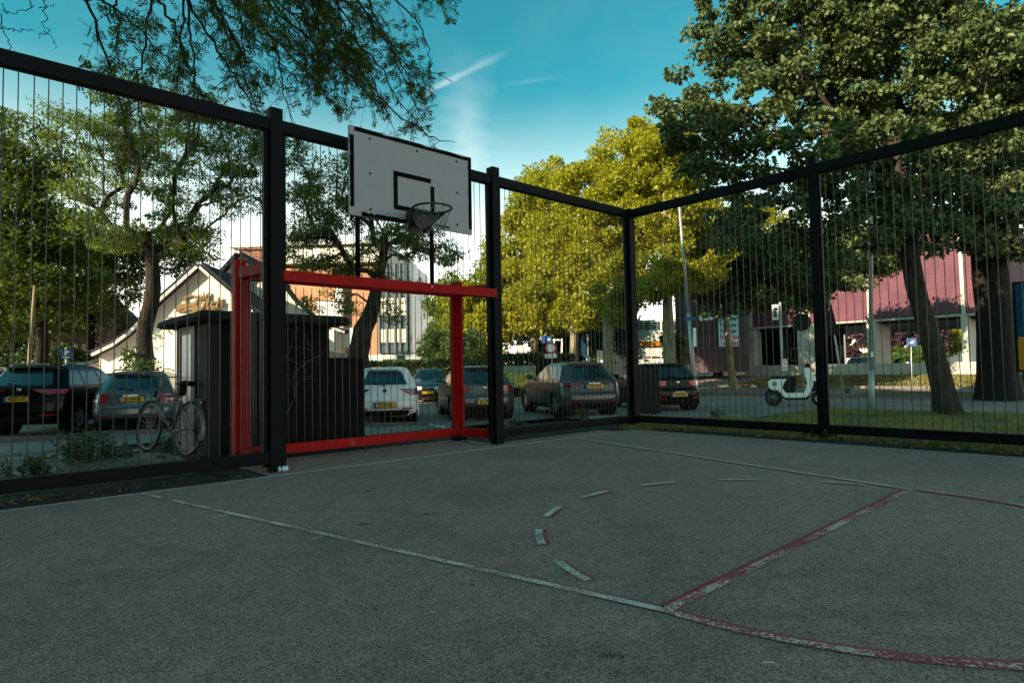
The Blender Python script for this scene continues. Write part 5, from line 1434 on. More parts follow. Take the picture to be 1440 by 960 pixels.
# ---------------------------------------------------------------- vehicles
class Car:
    """closed body made of horizontal slices; parts are patches laid on the same surface.
       local frame: +x forward, z up, origin on the ground at the middle of the rear bumper"""
    NR, NC, NS = 7, 7, 46
    def __init__(s, L, Wd, xr, xf, w, rr=((0.2, .34), (1.0, .30), (1.5, .26)), bow=0.15, fr=0.48):
        s.L = L; s.xr_ = np.array(xr, float); s.xf_ = np.array(xf, float); s.w_ = np.array(w, float) * [1, Wd / 2]; s.rr_ = np.array(rr); s.bow = bow; s.fr = fr
        s.z0, s.z1 = s.w_[0, 0], s.w_[-1, 0]
    def xr(s, z): return np.interp(z, s.xr_[:, 0], s.xr_[:, 1])
    def xf(s, z): return s.L + np.interp(z, s.xf_[:, 0], s.xf_[:, 1])
    def w(s, z): return np.interp(z, s.w_[:, 0], s.w_[:, 1])
    def half(s, v, z):
        """v 0..1 from rear centre round the left side (y>0) to the front centre"""
        xr, xf, w = s.xr(z), s.xf(z), s.w(z)
        r = min(np.interp(z, s.rr_[:, 0], s.rr_[:, 1]), w * 0.6, (xf - xr) * 0.25); f = min(s.fr, w * 0.6, (xf - xr) * 0.3)
        bow = s.bow * min(1, w / 0.7)
        if v < 0.15:
            y = (w - r) * v / 0.15; x = xr
        elif v < 0.25:
            a = (v - 0.15) / 0.10 * math.pi / 2; y = w - r + r * math.sin(a); x = xr + r - r * math.cos(a)
        elif v < 0.75:
            y = w; x = xr + r + (xf - f - xr - r) * (v - 0.25) / 0.5
        elif v < 0.85:
            a = (v - 0.75) / 0.10 * math.pi / 2; y = w - f + f * math.cos(a); x = xf - f + f * math.sin(a)
        else:
            y = (w - f) * (1 - v) / 0.15; x = xf
        # bowed ends, slightly waisted sides
        k = max(0, 1 - (x - xr) / 0.6); x += bow * (y / max(w, .01)) ** 2 * k
        k = max(0, 1 - (xf - x) / 0.8); x -= 0.16 * (y / max(w, .01)) ** 2 * k
        m = (x - s.L * 0.48) / (s.L * 0.5); y *= 1 - 0.045 * m * m
        return x, y
    def S(s, sv, z):
        x, y = s.half(abs(sv), z)
        return np.array([x, y if sv >= 0 else -y, z])
    def vx(s, x, z):
        """v on the side for a given x"""
        xr, xf, w = s.xr(z), s.xf(z), s.w(z); r = min(np.interp(z, s.rr_[:, 0], s.rr_[:, 1]), w * 0.6, (xf - xr) * 0.25); f = min(s.fr, w * 0.6, (xf - xr) * 0.3)
        return 0.25 + 0.5 * np.clip((x - xr - r) / (xf - f - xr - r), 0, 1)
    def patch(s, z0, z1, v0, v1, off=0.006, nz=6, nv=14, thick=True):
        """v0, v1: numbers or functions of t (0 bottom .. 1 top) giving signed v"""
        mb = MB(); P = []; 
        for i in range(nz + 1):
            t = i / nz; z = z0 + (z1 - z0) * t
            a = v0(t) if callable(v0) else v0; b = v1(t) if callable(v1) else v1
            for j in range(nv + 1):
                P.append((a + (b - a) * j / nv, z))
        V = []
        for (sv, z) in P:
            e = 0.004
            p = s.S(sv, z); pz = s.S(sv, min(z + 0.01, s.z1)) - s.S(sv, max(z - 0.01, s.z0)); pv = s.S(sv + e, z) - s.S(sv - e, z)
            n = np.cross(pv, pz); ln = np.linalg.norm(n); n = n / ln if ln > 1e-9 else np.array([-1, 0, 0])
            c = np.array([s.L * 0.5, 0, z])
            if n @ (p - c) < 0: n = -n
            V.append(p + n * off)
        m = nv + 1; Fc = []
        for i in range(nz):
            for j in range(nv):
                Fc.append((i * m + j, i * m + j + 1, (i + 1) * m + j + 1, (i + 1) * m + j))
        mb.add(V, Fc)
        return mb
    def body(s, arches, zs):
        vs = list(np.linspace(0, .15, s.NR)) + list(np.linspace(.15, .25, s.NC))[1:] + list(np.linspace(.25, .75, s.NS))[1:] + list(np.linspace(.75, .85, s.NC))[1:] + list(np.linspace(.85, 1, s.NR))[1:]
        sv = vs + [-v for v in vs[-2:0:-1]]
        V = [s.S(a, z) for z in zs for a in sv]
        n = len(sv); Fc = []
        for i in range(len(zs) - 1):
            for j in range(n):
                j2 = (j + 1) % n; f = (i * n + j, i * n + j2, (i + 1) * n + j2, (i + 1) * n + j)
                c = (V[f[0]] + V[f[2]]) / 2
                if abs(c[1]) > 0.5 and any((c[0] - ax) ** 2 + (c[2] - az) ** 2 < ar * ar for ax, az, ar in arches): continue
                Fc.append(f)
        Fc.append(tuple((len(zs) - 1) * n + j for j in range(n)))
        Fc.append(tuple(range(n - 1, -1, -1)))
        return MB().add(V, Fc)
PROF = {
 'hatch': dict(L=4.06, Wd=1.75, H=1.46,
    xr=[(.20, .22), (.30, .06), (.45, .0), (.62, .01), (.68, .05), (.80, .07), (.95, .09), (1.0, .12), (1.30, .40), (1.36, .46), (1.385, .36), (1.42, .42), (1.45, .75), (1.46, 1.2)],
    xf=[(.20, -.25), (.30, -.05), (.5, 0), (.68, -.05), (.76, -.20), (.86, -.62), (.95, -1.10), (1.0, -1.20), (1.38, -1.85), (1.43, -2.05), (1.45, -2.35), (1.46, -2.6)],
    w=[(.20, .90), (.30, .97), (.55, 1.0), (.70, .995), (.92, .965), (1.0, .93), (1.36, .735), (1.42, .66), (1.45, .54), (1.46, .42)], belt=(1.0, .93), glass=(1.00, 1.34), wheels=(.72, 3.27)),
 'estate': dict(L=4.55, Wd=1.80, H=1.47,
    xr=[(.20, .24), (.30, .07), (.45, .0), (.60, .02), (.66, .06), (.85, .09), (.96, .12), (1.0, .15), (1.32, .42), (1.36, .47), (1.385, .36), (1.43, .44), (1.46, .8), (1.47, 1.3)],
    xf=[(.20, -.28), (.30, -.06), (.5, 0), (.66, -.05), (.76, -.25), (.86, -.75), (.95, -1.25), (1.0, -1.36), (1.38, -2.05), (1.44, -2.3), (1.46, -2.6), (1.47, -2.8)],
    w=[(.20, .90), (.30, .965), (.55, 1.0), (.70, 1.0), (.92, .965), (1.0, .92), (1.36, .715), (1.43, .63), (1.46, .52), (1.47, .40)], belt=(1.0, .94), glass=(1.01, 1.34), wheels=(.86, 3.58)),
 'suv': dict(L=4.65, Wd=1.87, H=1.66,
    xr=[(.28, .24), (.38, .06), (.55, .0), (.75, .02), (1.0, .08), (1.10, .12), (1.16, .16), (1.48, .42), (1.54, .48), (1.57, .34), (1.61, .42), (1.65, .8), (1.66, 1.3)],
    xf=[(.28, -.28), (.38, -.06), (.6, 0), (.84, -.05), (.95, -.25), (1.04, -.75), (1.10, -1.20), (1.16, -1.32), (1.55, -1.95), (1.62, -2.2), (1.65, -2.6), (1.66, -2.9)],
    w=[(.28, .92), (.38, .98), (.65, 1.0), (.90, 1.0), (1.08, .965), (1.16, .93), (1.54, .75), (1.61, .68), (1.65, .56), (1.66, .44)], belt=(1.16, 1.06), glass=(1.17, 1.52), wheels=(.92, 3.66)),
}
def wheel(parent, x, y, side, R=0.315, rimm='rim', wd=0.2):
    o = MB().lathe([(R * .62, -wd / 2), (R * .93, -wd / 2), (R * .985, -wd * .36), (R, -wd * .2), (R, wd * .2), (R * .985, wd * .36), (R * .93, wd / 2), (R * .66, wd / 2)], 36, 'Y').build('wheel', M['tyre'], parent, True)
    o.location = (x, y, R)
    m = MB(); yo = side * wd * 0.40
    m.lathe([(R * .66, yo), (R * .68, yo + side * .012), (R * .62, yo + side * .01), (R * .60, yo - side * .05)], 32, 'Y')
    for k in range(5):
        a = 2 * math.pi * k / 5 + x
        for da in (-.16, .16):
            p0 = Vector((R * .13 * math.cos(a + da * 2), yo, R * .13 * math.sin(a + da * 2))); p1 = Vector((R * .63 * math.cos(a + da), yo, R * .63 * math.sin(a + da)))
            m.bar(p0, p1, R * .085, .03, up=(0, 1, 0))
    m.lathe([(0.001, yo + side * .012), (R * .13, yo + side * .010), (R * .16, yo - side * .02)], 16, 'Y')
    m.build('rim', M[rimm], o)
    MB().lathe([(0.001, yo - side * .07), (R * .62, yo - side * .07)], 24, 'Y').build('brake_disc', M['plastic_black'], o)
def make_car(label, kind, paintm, p_rear, heading, plate=None, tail='tail_red', tail_shape='hatch', rails=False, rimm='rim', front=False, detail=True, badge=True, group='cars parked behind the court', priv=False, cat='car', z_off=0.0, wiper=True, spoiler_dark=False):
    P = PROF[kind]; c = Car(P['L'], P['Wd'], P['xr'], P['xf'], P['w'])
    root = thing('parked_car', label, cat, (p_rear[0], p_rear[1], float(gz(p_rear[0], p_rear[1])) + z_off + 0.003), math.pi / 2 - heading, group)
    R = 0.315 if kind != 'suv' else 0.355
    ar = R + 0.045
    H = P['H']; zb0 = P['w'][0][0]
    zs = sorted(set(list(np.linspace(zb0, 1.0, 28)) + list(np.linspace(1.0, H - 0.08, 14)) + list(np.linspace(H - 0.08, H, 9)) + [P['glass'][0], P['glass'][1]]))
    arches = [(x, R, ar) for x in P['wheels']]
    c.body(arches, zs).build('body', M[paintm], root, True)
    hw = P['Wd'] / 2
    # arch liners and lips
    for x in P['wheels']:
        for s in (-1, 1):
            y = s * float(c.w(R)) * 0.985
            m = MB(); pts = [(x + ar * math.cos(a), y, R + ar * math.sin(a)) for a in np.linspace(-0.35, math.pi + 0.35, 24)]
            m.tube(pts, 0.018, 6); m.build('arch_lip', M['plastic_black' if kind == 'suv' else paintm], root, True)
            m = MB(); m.lathe([(ar * 1.0, y - s * 0.01), (ar * 1.0, y - s * 0.30), (0.01, y - s * 0.30)], 28, 'Y', (x, 0, R)); m.build('wheel_well', M['plastic_black'], root)
            wheel(root, x, s * (float(c.w(R)) * 0.985 - 0.115), s, R, rimm)
    # underside pan and bumper inserts
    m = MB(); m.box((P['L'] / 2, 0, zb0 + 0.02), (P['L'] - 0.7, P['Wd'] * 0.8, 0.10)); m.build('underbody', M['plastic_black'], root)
    c.patch(zb0 + 0.02, zb0 + 0.17, -0.17, 0.17, 0.008).build('rear_valance', M['plastic_black'], root, True)
    g0, g1 = P['glass']; gm = 'glass_dark' if priv else 'glass_teal'
    # glass
    c.patch(g0, g1, lambda t: -0.165 + 0.004 * t, lambda t: 0.165 - 0.004 * t, 0.004, 8, 20).build('rear_window', M['glass_teal'], root, True)
    zz0 = P['xf'][7][0]
    c.patch(zz0 + 0.02, g1 + 0.02, lambda t: 1 - 0.20, lambda t: 1.0 - 1e-6, 0.004, 8, 12)
    wsL = c.patch(zz0 + 0.03, g1 + 0.02, 0.82, 0.9999, 0.004, 8, 12); wsR = c.patch(zz0 + 0.03, g1 + 0.02, -0.9999, -0.82, 0.004, 8, 12)
    wsL.add(wsR.v, wsR.f); wsL.build('windscreen', M['glass_teal'], root, True)
    L = P['L']
    xb = [P['xr'][7][1] + 0.62, P['wheels'][0] + 0.98, P['wheels'][0] + 1.95]
    xe = L + P['xf'][7][1] - 0.10
    def sl(xbot, xtop): return lambda t: xbot + (xtop - xbot) * t
    spans = [(0.45, xb[0] + .10, 0.62, xb[0] + .10), (xb[0] + .16, xb[1], xb[0] + .16, xb[1] - .04), (xb[1] + .07, xe - .05, xb[1] + .03, xe - .68)]
    if kind == 'hatch': spans = [(0.62, xb[0] + .55, 0.85, xb[0] + .50), (xb[0] + .62, xe - .05, xb[0] + .57, xe - .66)]
    for s in (-1, 1):
        for (a0, a1, b0_, b1_) in spans:
            f0, f1 = sl(a0, b0_), sl(a1, b1_)
            zf = lambda t: g0 - 0.01 + (g1 - 0.02 - g0) * t
            c.patch(g0 - 0.01, g1 - 0.03, lambda t: s * float(c.vx(f0(t), zf(t))), lambda t: s * float(c.vx(f1(t), zf(t))), 0.004, 6, 8).build('side_window', M[gm], root, True)
        # mirror
        zm = g0 + 0.02; ym = s * (float(c.w(zm)) + 0.11)
        m = MB(); m.box((xe - 0.18, ym, zm + 0.03), (0.12, 0.20, 0.13), bevel=0.035); m.bar((xe - 0.18, s * float(c.w(zm)) * 0.96, zm - 0.02), (xe - 0.18, ym, zm), 0.05, 0.03); m.build('mirror', M[paintm if kind != 'suv' else 'plastic_black'], root, True)
        # door handles and sill strip
        for xh in ((xb[0] + .22, xb[1] + .18) if kind != 'hatch' else (xb[0] + .72,)):
            zh = g0 - 0.13; m = MB(); m.box((xh, s * (float(c.half(float(c.vx(xh, zh)), zh)[1]) + 0.012), zh), (0.20, 0.03, 0.03), bevel=0.01); m.build('door_handle', M[paintm], root, True)
        v0_, v1_ = s * float(c.vx(P['wheels'][0] + ar + .05, zb0 + .1)), s * float(c.vx(P['wheels'][1] - ar - .05, zb0 + .1))
        c.patch(zb0 + 0.01, zb0 + 0.11, v0_, v1_, 0.008, 2, 12).build('sill_trim', M['plastic_black'], root, True)
        # door gaps
        for xd in (xb[0] + .13, xb[1] + .03, xe - .12):
            zt_, zl_ = g0 - .02, zb0 + .13
            if any((xd - wx) ** 2 < (ar + .04) ** 2 for wx in P['wheels']): zl_ = R + ar + .06
            if zl_ < zt_ - .1: c.patch(zl_, zt_, lambda t: s * float(c.vx(xd - .005, zl_ + (zt_ - zl_) * t)), lambda t: s * float(c.vx(xd + .005, zl_ + (zt_ - zl_) * t)), 0.003, 8, 1).build('door_gap', M['plastic_black'], root, True)
        # tail lamp
        if tail_shape == 'hatch': zt0, zt1, va, vb = g0 - .24, g0 - .09, .105, .225
        elif tail_shape == 'wedge': zt0, zt1, va, vb = g0 - .27, g0 - .10, .10, .235
        elif tail_shape == 'wide': zt0, zt1, va, vb = g0 - .21, g0 - .10, .07, .25
        else: zt0, zt1, va, vb = g0 - .30, g0 - .08, .13, .24
        if tail_shape == 'wedge': la = lambda t: s * (va + 0.075 * (1 - t)); lb = lambda t: s * (vb - 0.01 * (1 - t))
        elif tail_shape == 'wide': la = lambda t: s * (va + 0.06 * (1 - t)); lb = lambda t: s * (vb - .03 * (1 - t))
        else: la = lambda t: s * (va + 0.01 * (1 - t)); lb = lambda t: s * vb
        tl = c.patch(zt0, zt1, la, lb, 0.012, 4, 12).build('tail_light', M[tail], root, True)
        c.patch(zt0 + .04, zt0 + .085, s * (va + .05), s * (vb - .02), 0.016, 2, 6).build('lens', M['lamp_clear' if tail_shape == 'bmw' else 'tail_red'], tl, True)
        # head lamp
        zh0 = P['xf'][3][0] - 0.12
        c.patch(zh0, zh0 + .13, s * .80, s * .90, 0.010, 3, 8).build('headlight', M['lamp_clear'], root, True)
        c.patch(zb0 + .19, zb0 + .225, s * .12, s * .19, 0.012, 2, 6).build('rear_reflector', M['tail_red'], root, True)
    if front:
        zh0 = P['xf'][3][0]
        for nm, za, zb_, vv, mt in (('grille', zh0 - .14, zh0 - .04, .905, 'plastic_black'), ('lower_grille', zb0 + .06, zb0 + .26, .88, 'plastic_black'), ('chrome_strip', zh0 - .04, zh0 - .015, .90, 'chrome')):
            a_ = c.patch(za, zb_, vv, .9999, .010, 3, 8); b_ = c.patch(za, zb_, -.9999, -vv, .010, 3, 8); a_.add(b_.v, b_.f); a_.build(nm, M[mt], root, True)
    # hatch seams, spoiler, wiper, badge
    c.patch(g0 - .045, g0 - .038, -0.16, 0.16, 0.003, 1, 18).build('hatch_seam', M['plastic_black'], root, True)
    c.patch(.60, .607, -0.235, 0.235, 0.004, 1, 24).build('bumper_seam', M['plastic_black'], root, True)
    m = MB(); zsp = g1 + 0.05
    m.add([], [])
    c.patch(zsp - 0.035, zsp - 0.01, -0.15, 0.15, 0.012, 2, 18).build('spoiler_edge', M['plastic_black'], root, True)
    def rear_at(y, z): 
        v = 0.15 * abs(y) / max(float(c.w(z)) - .2, .1); return c.S(math.copysign(v, y), z)
    if wiper:
        m = MB(); a = rear_at(0.02, g0 + 0.0) + [-.03, 0, 0]; b = rear_at(0.36, g0 + 0.05) + [-.02, 0, 0]; m.tube([a, (a + b) / 2 + np.array([-.006, 0, .012]), b], 0.009, 6); m.box(a, (.03, .06, .035)); m.build('wiper', M['plastic_black'], root)
    if badge:
        p = rear_at(0.0, g0 - .14 if kind != 'suv' else g0 - .1); m = MB(); m.lathe([(.001, -.012), (.040, -.012), (.050, -.004), (.050, .01)], 20, 'X', p); m.build('badge', M['chrome' if paintm != 'paint_white' else 'plastic_black'], root, True)
    m = MB(); p = np.array([c.xr(H - .01) + .55, 0, H]); m.tube([p, p + np.array([-.10, 0, .05])], [.02, .006], 6); m.build('antenna', M['plastic_black'], root, True)
    if plate:
        zc = {'hatch': .50, 'estate': .80, 'suv': .86, 'low': .50}[plate[1]]
        p = rear_at(0, zc); m = MB(); m.box((p[0] - .016, 0, zc), (.02, .52, .112)); pl = m.build('number_plate', M['plate_yellow'], root)
        m = MB(); m.box((p[0] - .012, 0, zc), (.02, .56, .15), bevel=.005); m.build('plate_holder', M['plastic_black'], root)
        m = MB(); m.box((p[0] - .0275, .235, zc), (.003, .05, .112)); m.build('blue_band', M['plate_blue'], pl)
        text_mesh('plate_text', plate[0], .105, M['letter_dark'], pl, (p[0] - .028, -.02, zc), Matrix(((0, 0, -1), (-1, 0, 0), (0, 1, 0))).to_euler(), .001, sx=.82, bold=.003)
        m = MB(); m.box((p[0] - .02, 0, zc + .085), (.03, .34, .018)); m.build('plate_lamp_strip', M['chrome' if badge else 'plastic_black'], root)
    if front:
        xfp = float(c.xf(.42)); m = MB(); m.box((xfp + .016, 0, .44), (.02, .52, .112)); m.build('number_plate', M['plate_yellow'], root)
        m = MB(); m.lathe([(.001, .012), (.045, .012), (.05, -.01)], 4, 'X', (float(c.xf(P['xf'][3][0] - .06)) + .012, 0, P['xf'][3][0] - .06)); m.build('badge', M['chrome'], root)
    if rails:
        for s in (-1, 1):
            zr = H - .035; y = s * float(c.w(zr)) * 0.97
            pts = [(.75, y, zr + .0), (.88, y * .99, zr + .055), (1.6, y * .99, zr + .075), (2.3, y * .98, zr + .06), (2.5, y * .97, zr + .0)]
            m = MB(); m.tube(pts, .016, 8); m.build('roof_rail', M['plastic_black' if rails == 1 else 'chrome'], root, True)
    return root
HD = R_(-14)
def rear_px(px, py): return G(px, py)[:2]
def at(px, dep): 
    p = W(px, 560, dep); return p[:2]
make_car('black estate style SUV with red tail lights at the end of the row', 'suv', 'paint_black', at(22, 14.2), R_(-8), ('90-XT-NT', 'suv'), 'tail_red', 'wide', rails=2, rimm='rim', priv=False)
make_car('grey estate car with black roof rails parked behind the leaning bicycle', 'estate', 'paint_steel', at(184, 14.6), R_(-20), ('JG-006-N', 'estate'), 'tail_red', 'bmw', rails=1)
make_car('white hatchback parked beside the black hut', 'hatch', 'paint_white', at(541, 15.6), R_(-11), ('K-191-BJ', 'hatch'), 'tail_dark', 'wedge')
make_car('dark grey hatchback parked behind the right goal post', 'hatch', 'paint_grey', at(683, 16.4), R_(-14), ('G-177-XK', 'hatch'), 'tail_red', 'hatch')
make_car('brown grey estate car parked across from the fence corner', 'estate', 'paint_dark_grey', at(838, 16.5), R_(-16), ('ST-919-L', 'estate'), 'tail_dark', 'wide')
make_car('black hatchback parked beside the grey litter bin', 'hatch', 'paint_black', at(956, 18.5), R_(-14), ('K-647-GB', 'low'), 'tail_bright', 'hatch', rimm='rim_dark')
r = make_car('dark blue car facing the court in front of the hedge', 'hatch', 'paint_navy', at(602, 29.5), R_(176), None, 'tail_red', 'hatch', front=True)
r.location = (*(np.array(W(602, 560, 25.4)[:2])), float(gz(*W(602, 560, 25.4)[:2])) + .003)
r2 = np.array(W(602, 560, 26.0)[:2]); hd = np.array([math.sin(R_(176)), math.cos(R_(176))]); r2 = r2 - hd * 4.06
r.location = (r2[0], r2[1], float(gz(*r2)) + .003)
make_car('teal green car in the second row behind the grey estate', 'estate', 'paint_green', at(150, 20.5), R_(-15), None, 'tail_red', 'hatch')
make_car('dark silver roofed car mostly hidden behind the black SUV', 'suv', 'paint_steel', at(-30, 17.6), R_(-12), None, 'tail_red', 'hatch', rails=2)
make_car('small far car seen through the theatre columns', 'hatch', 'paint_navy', W(1196, 520, 66)[:2], R_(70), None, 'tail_red', 'hatch')
# ---------------------------------------------------------------- black hut behind the goal
hc0 = G(296, 641); hc0[2] = 0
# keep the hut square to the fence
SH = np.array([hc0[0], hc0[1]])
hz0 = float(gz(*SH)) - 0.03
hut = thing('utility_hut', 'black utility hut with a grey door and wide flat roof behind the goal', 'hut', (SH[0], SH[1], hz0), ANG_A)
# local: x along the fence towards the corner, y away from the court
HWX, HDY, HH = 1.66, 1.58, 1.84
MB().box((HWX / 2, HDY / 2, HH / 2), (HWX, HDY, HH)).build('wall', M['shed_black'], hut)
MB().box((-0.012, HDY / 2, HH / 2), (0.02, HDY - 0.02, HH - 0.01)).build('lit_side_panel', M['shed_black_lit'], hut)  # lighter sheet puts the stronger light on this side into the colour
m = MB(); m.box((0.05, -0.012, HH / 2), (0.14, 0.02, HH - .02)); m.box((-0.035, 0.05, HH / 2), (0.02, 0.12, HH - .02)); m.build('corner_post', M['shed_black_lit'], hut)
m = MB(); dz = 1.72
m.box((-0.035, 0.62, dz / 2 + .02), (0.02, 0.07, dz)); m.box((-0.035, 1.32, dz / 2 + .02), (0.02, 0.07, dz)); m.box((-0.035, 0.97, dz + .055), (0.02, 0.77, 0.07)); m.build('door_frame', M['door_grey'], hut)
dr = MB().box((-0.028, 0.97, dz / 2 + .02), (0.012, 0.625, dz - .002)).build('door', M['door_grey'], hut)
MB().box((-0.038, 0.97, dz / 2 + .30), (0.008, 0.45, 1.0)).build('door_panel', M['steel_grey'], dr)
MB().tube([(-.04, .72, .95), (-.075, .72, .95), (-.075, .80, .95)], .01, 8).build('handle', M['steel_grey'], dr, True)
for k in (3, 6):
    MB().box((HWX * k / 8, -0.004, HH / 2), (0.012, 0.010, HH - .04)).build('cladding_batten', M['shed_black'], hut)
# hipped roof slab with rounded drip edge
o_ = 0.24
m = MB()
def rring(e, z): return [(-e, -e, z), (HWX + e, -e, z), (HWX + e, HDY + e, z), (-e, HDY + e, z)]
rs = [rring(o_ - .05, HH - .06), rring(o_, HH - .02), rring(o_ - .02, HH + .04), rring(o_ - .10, HH + .085), rring(-.25, HH + .115)]
m.add([p for r in rs for p in r], [(i * 4 + k, i * 4 + (k + 1) % 4, (i + 1) * 4 + (k + 1) % 4, (i + 1) * 4 + k) for i in range(4) for k in range(4)] + [(3, 2, 1, 0), (16, 17, 18, 19)])
m.build('roof', M['roof_tar'], hut)
MB().box((HWX + 0.31, 0.30, 0.64), (0.58, 0.55, 1.28), bevel=.01).build('side_cabinet', M['shed_black'], hut)
MB().box((HWX + 0.31, 0.30, 1.295), (0.61, 0.59, 0.03)).build('cabinet_lid', M['shed_black'], hut)
# dry creeper on the front wall
rng = np.random.default_rng(7); m = MB()
def creep(x, z, ang, L, r, d):
    pts = [(x, -0.014, z)]
    for k in range(7):
        ang += rng.normal(0, .28); x += math.cos(ang) * L / 7; z += math.sin(ang) * L / 7
        if abs(x) > 3: break
        pts.append((x, -0.014 - rng.random() * .01, z))
        if d > 0 and rng.random() < .45: creep(x, z, ang + rng.choice([-1, 1]) * rng.uniform(.4, 1.0), L * .5, r * .6, d - 1)
    m.tube(pts, [r * (1 - .6 * k / len(pts)) for k in range(len(pts))], 5)
creep(.92, .25, R_(80), .9, .0035, 2); creep(.93, 1.05, R_(92), .75, .003, 2)
m.build('dry_creeper', M['paver'], hut)

# ---------------------------------------------------------------- bicycle
def bicycle():
    pr = W(261, 600, 8.3)[:2]; d = np.array([-.82, .57]); d /= np.linalg.norm(d)
    ang = math.atan2(d[1], d[0])
    root = thing('bicycle', 'old silver city bicycle leaning against the black hut', 'bicycle', (pr[0], pr[1], float(gz(*pr)) - .005), ang)
    root.rotation_euler = (R_(7), 0, ang)
    R = .345; WB = 1.08
    def whl(x, nm):
        w = MB().tube([(x + R * math.cos(a), 0, R + .0 + R * math.sin(a)) for a in [2 * math.pi * k / 48 for k in range(48)]], .019, 8, closed=True).build(nm, M['tyre'], root, True)
        MB().tube([(x + (R - .027) * math.cos(a), 0, R + (R - .027) * math.sin(a)) for a in [2 * math.pi * k / 48 for k in range(48)]], .012, 6, closed=True).build('rim', M['bike_silver'], w, True)
        m = MB()
        for k in range(20):
            a = 2 * math.pi * k / 20; s = .03 * (1 if k % 2 else -1)
            m.tube([(x + .02 * math.cos(a + 1.2 * (1 if k % 4 < 2 else -1)), s, R + .02 * math.sin(a + 1.2)), (x + (R - .03) * math.cos(a), 0, R + (R - .03) * math.sin(a))], .0010, 4)
        m.build('spokes', M['steel_grey'], w)
        MB().lathe([(.018, -.045), (.024, -.03), (.016, -.02), (.016, .02), (.024, .03), (.018, .045)], 12, 'Y', (x, 0, R)).build('hub', M['steel_grey'], w, True)
        return w
    whl(0, 'wheel'); whl(WB, 'wheel')
    m = MB()
    bbk = (.44, 0, .30); seat = (.30, 0, .80); head = (.90, 0, .86); headb = (.935, 0, .68)
    m.tube([bbk, seat], .019, 8); m.tube([seat, (.87, 0, .80)], .019, 8); m.tube([bbk, headb], .022, 8); m.tube([head, headb], .024, 8)
    for s in (-.045, .045):
        m.tube([bbk, (0, s, R)], .010, 6); m.tube([(.31, 0, .76), (0, s, R)], .009, 6); m.tube([headb, (.955, s, .64), (1.0, s, .52), (WB, s, R)], .011, 6)
    m.build('frame', M['bike_silver'], root, True)
    m = MB(); m.tube([(.905, 0, .86), (.885, 0, 1.02)], .013, 8); m.tube([(.885, 0, 1.02), (.90, 0, 1.04)], .02, 8)
    for s in (-1, 1):
        m.tube([(.90, 0, 1.04), (.92, s * .12, 1.06), (.86, s * .27, 1.07), (.72, s * .30, 1.04)], .011, 8)
    m.build('handlebar', M['steel_grey'], root, True)
    for s in (-1, 1): MB().tube([(.79, s * .29, 1.06), (.67, s * .305, 1.025)], .017, 8).build('grip', M['plastic_black'], root, True)
    MB().tube([(.30, 0, .78), (.285, 0, .93)], .013, 8).build('seat_post', M['steel_grey'], root, True)
    m = MB(); m.add(*(lambda P: (P, [(0, 1, 2, 3), (7, 6, 5, 4), (0, 4, 5, 1), (1, 5, 6, 2), (2, 6, 7, 3), (3, 7, 4, 0)]))([(.14, -.09, .97), (.14, .09, .97), (.46, .02, .965), (.46, -.02, .965), (.15, -.075, .92), (.15, .075, .92), (.45, .015, .94), (.45, -.015, .94)])); m.box((.19, 0, .965), (.13, .17, .05), bevel=.02); m.build('saddle', M['plastic_black'], root, True)
    for x, a0, a1 in ((0, 20, 200), (WB, 25, 165)):
        m = MB(); pts = [(x + (R + .032) * math.cos(R_(a)), R_(a)) for a in np.linspace(a0, a1, 18)]
        vs = []; fs = []
        for i, a in enumerate(np.linspace(a0, a1, 18)):
            for y, rr in ((-.027, R + .026), (0, R + .036), (.027, R + .026)): vs.append((x + rr * math.cos(R_(a)), y, R + rr * math.sin(R_(a))))
            if i: 
                b = i * 3; fs += [(b - 3, b - 2, b + 1, b), (b - 2, b - 1, b + 2, b + 1)]
        m.add(vs, fs); m.build('mudguard', M['bike_silver'], root, True)
    m = MB()
    for s in (-.055, .055): m.tube([(.24, s, .735), (-.24, s, .735), (-.26, s * .5, .735)], .006, 6); m.tube([(-.10, s, .735), (0, s * 1.1, R)], .005, 6)
    for x in (.15, .02, -.11, -.24): m.tube([(x, -.055, .735), (x, .055, .735)], .005, 6)
    m.build('luggage_rack', M['steel_grey'], root, True)
    MB().box((-.285, 0, .70), (.03, .07, .045), bevel=.01).build('rear_lamp', M['tail_dark'], root, True)
    m = MB(); m.lathe([(.03, -.05), (.10, -.05), (.10, -.045), (.03, -.045)], 24, 'Y', bbk); m.tube([bbk[:1] + (-.06,) + bbk[2:], (.50, -.06, .14)], .010, 6); m.tube([(.44, .06, .30), (.38, .06, .46)], .010, 6); m.build('crankset', M['rim_dark'], root, True)
    MB().box((.50, -.12, .135), (.09, .09, .025), bevel=.006).build('pedal', M['plastic_black'], root); MB().box((.38, .12, .465), (.09, .09, .025), bevel=.006).build('pedal', M['plastic_black'], root)
    m = MB(); m.tube([(.44, -.048, .40), (.22, -.048, .385), (0, -.048, R + .045), (-.045, -.048, R), (0, -.048, R - .045), (.22, -.048, .25), (.44, -.048, .20), (.54, -.048, .30), (.44, -.048, .40)], .006, 5); m.build('chain', M['rim_dark'], root, True)
    MB().box((.31, 0, .86), (.10, .09, .14), bevel=.02).build('saddle_bag', M['plastic_black'], root, True)
    m = MB(); m.lathe([(.045, 0), (.05, -.02), (.03, -.07), (.001, -.08)], 14, 'X', (1.0, 0, .80)); m.build('headlamp', M['plastic_black'], root, True)
    m = MB(); m.tube([(.90, .02, 1.05), (.98, .05, 1.0), (.95, .03, .88), (.92, .02, .75)], .003, 5); m.tube([(.88, -.02, 1.05), (.97, -.06, .99), (.93, -.03, .85)], .003, 5); m.build('brake_cable', M['plastic_black'], root, True)
bicycle()

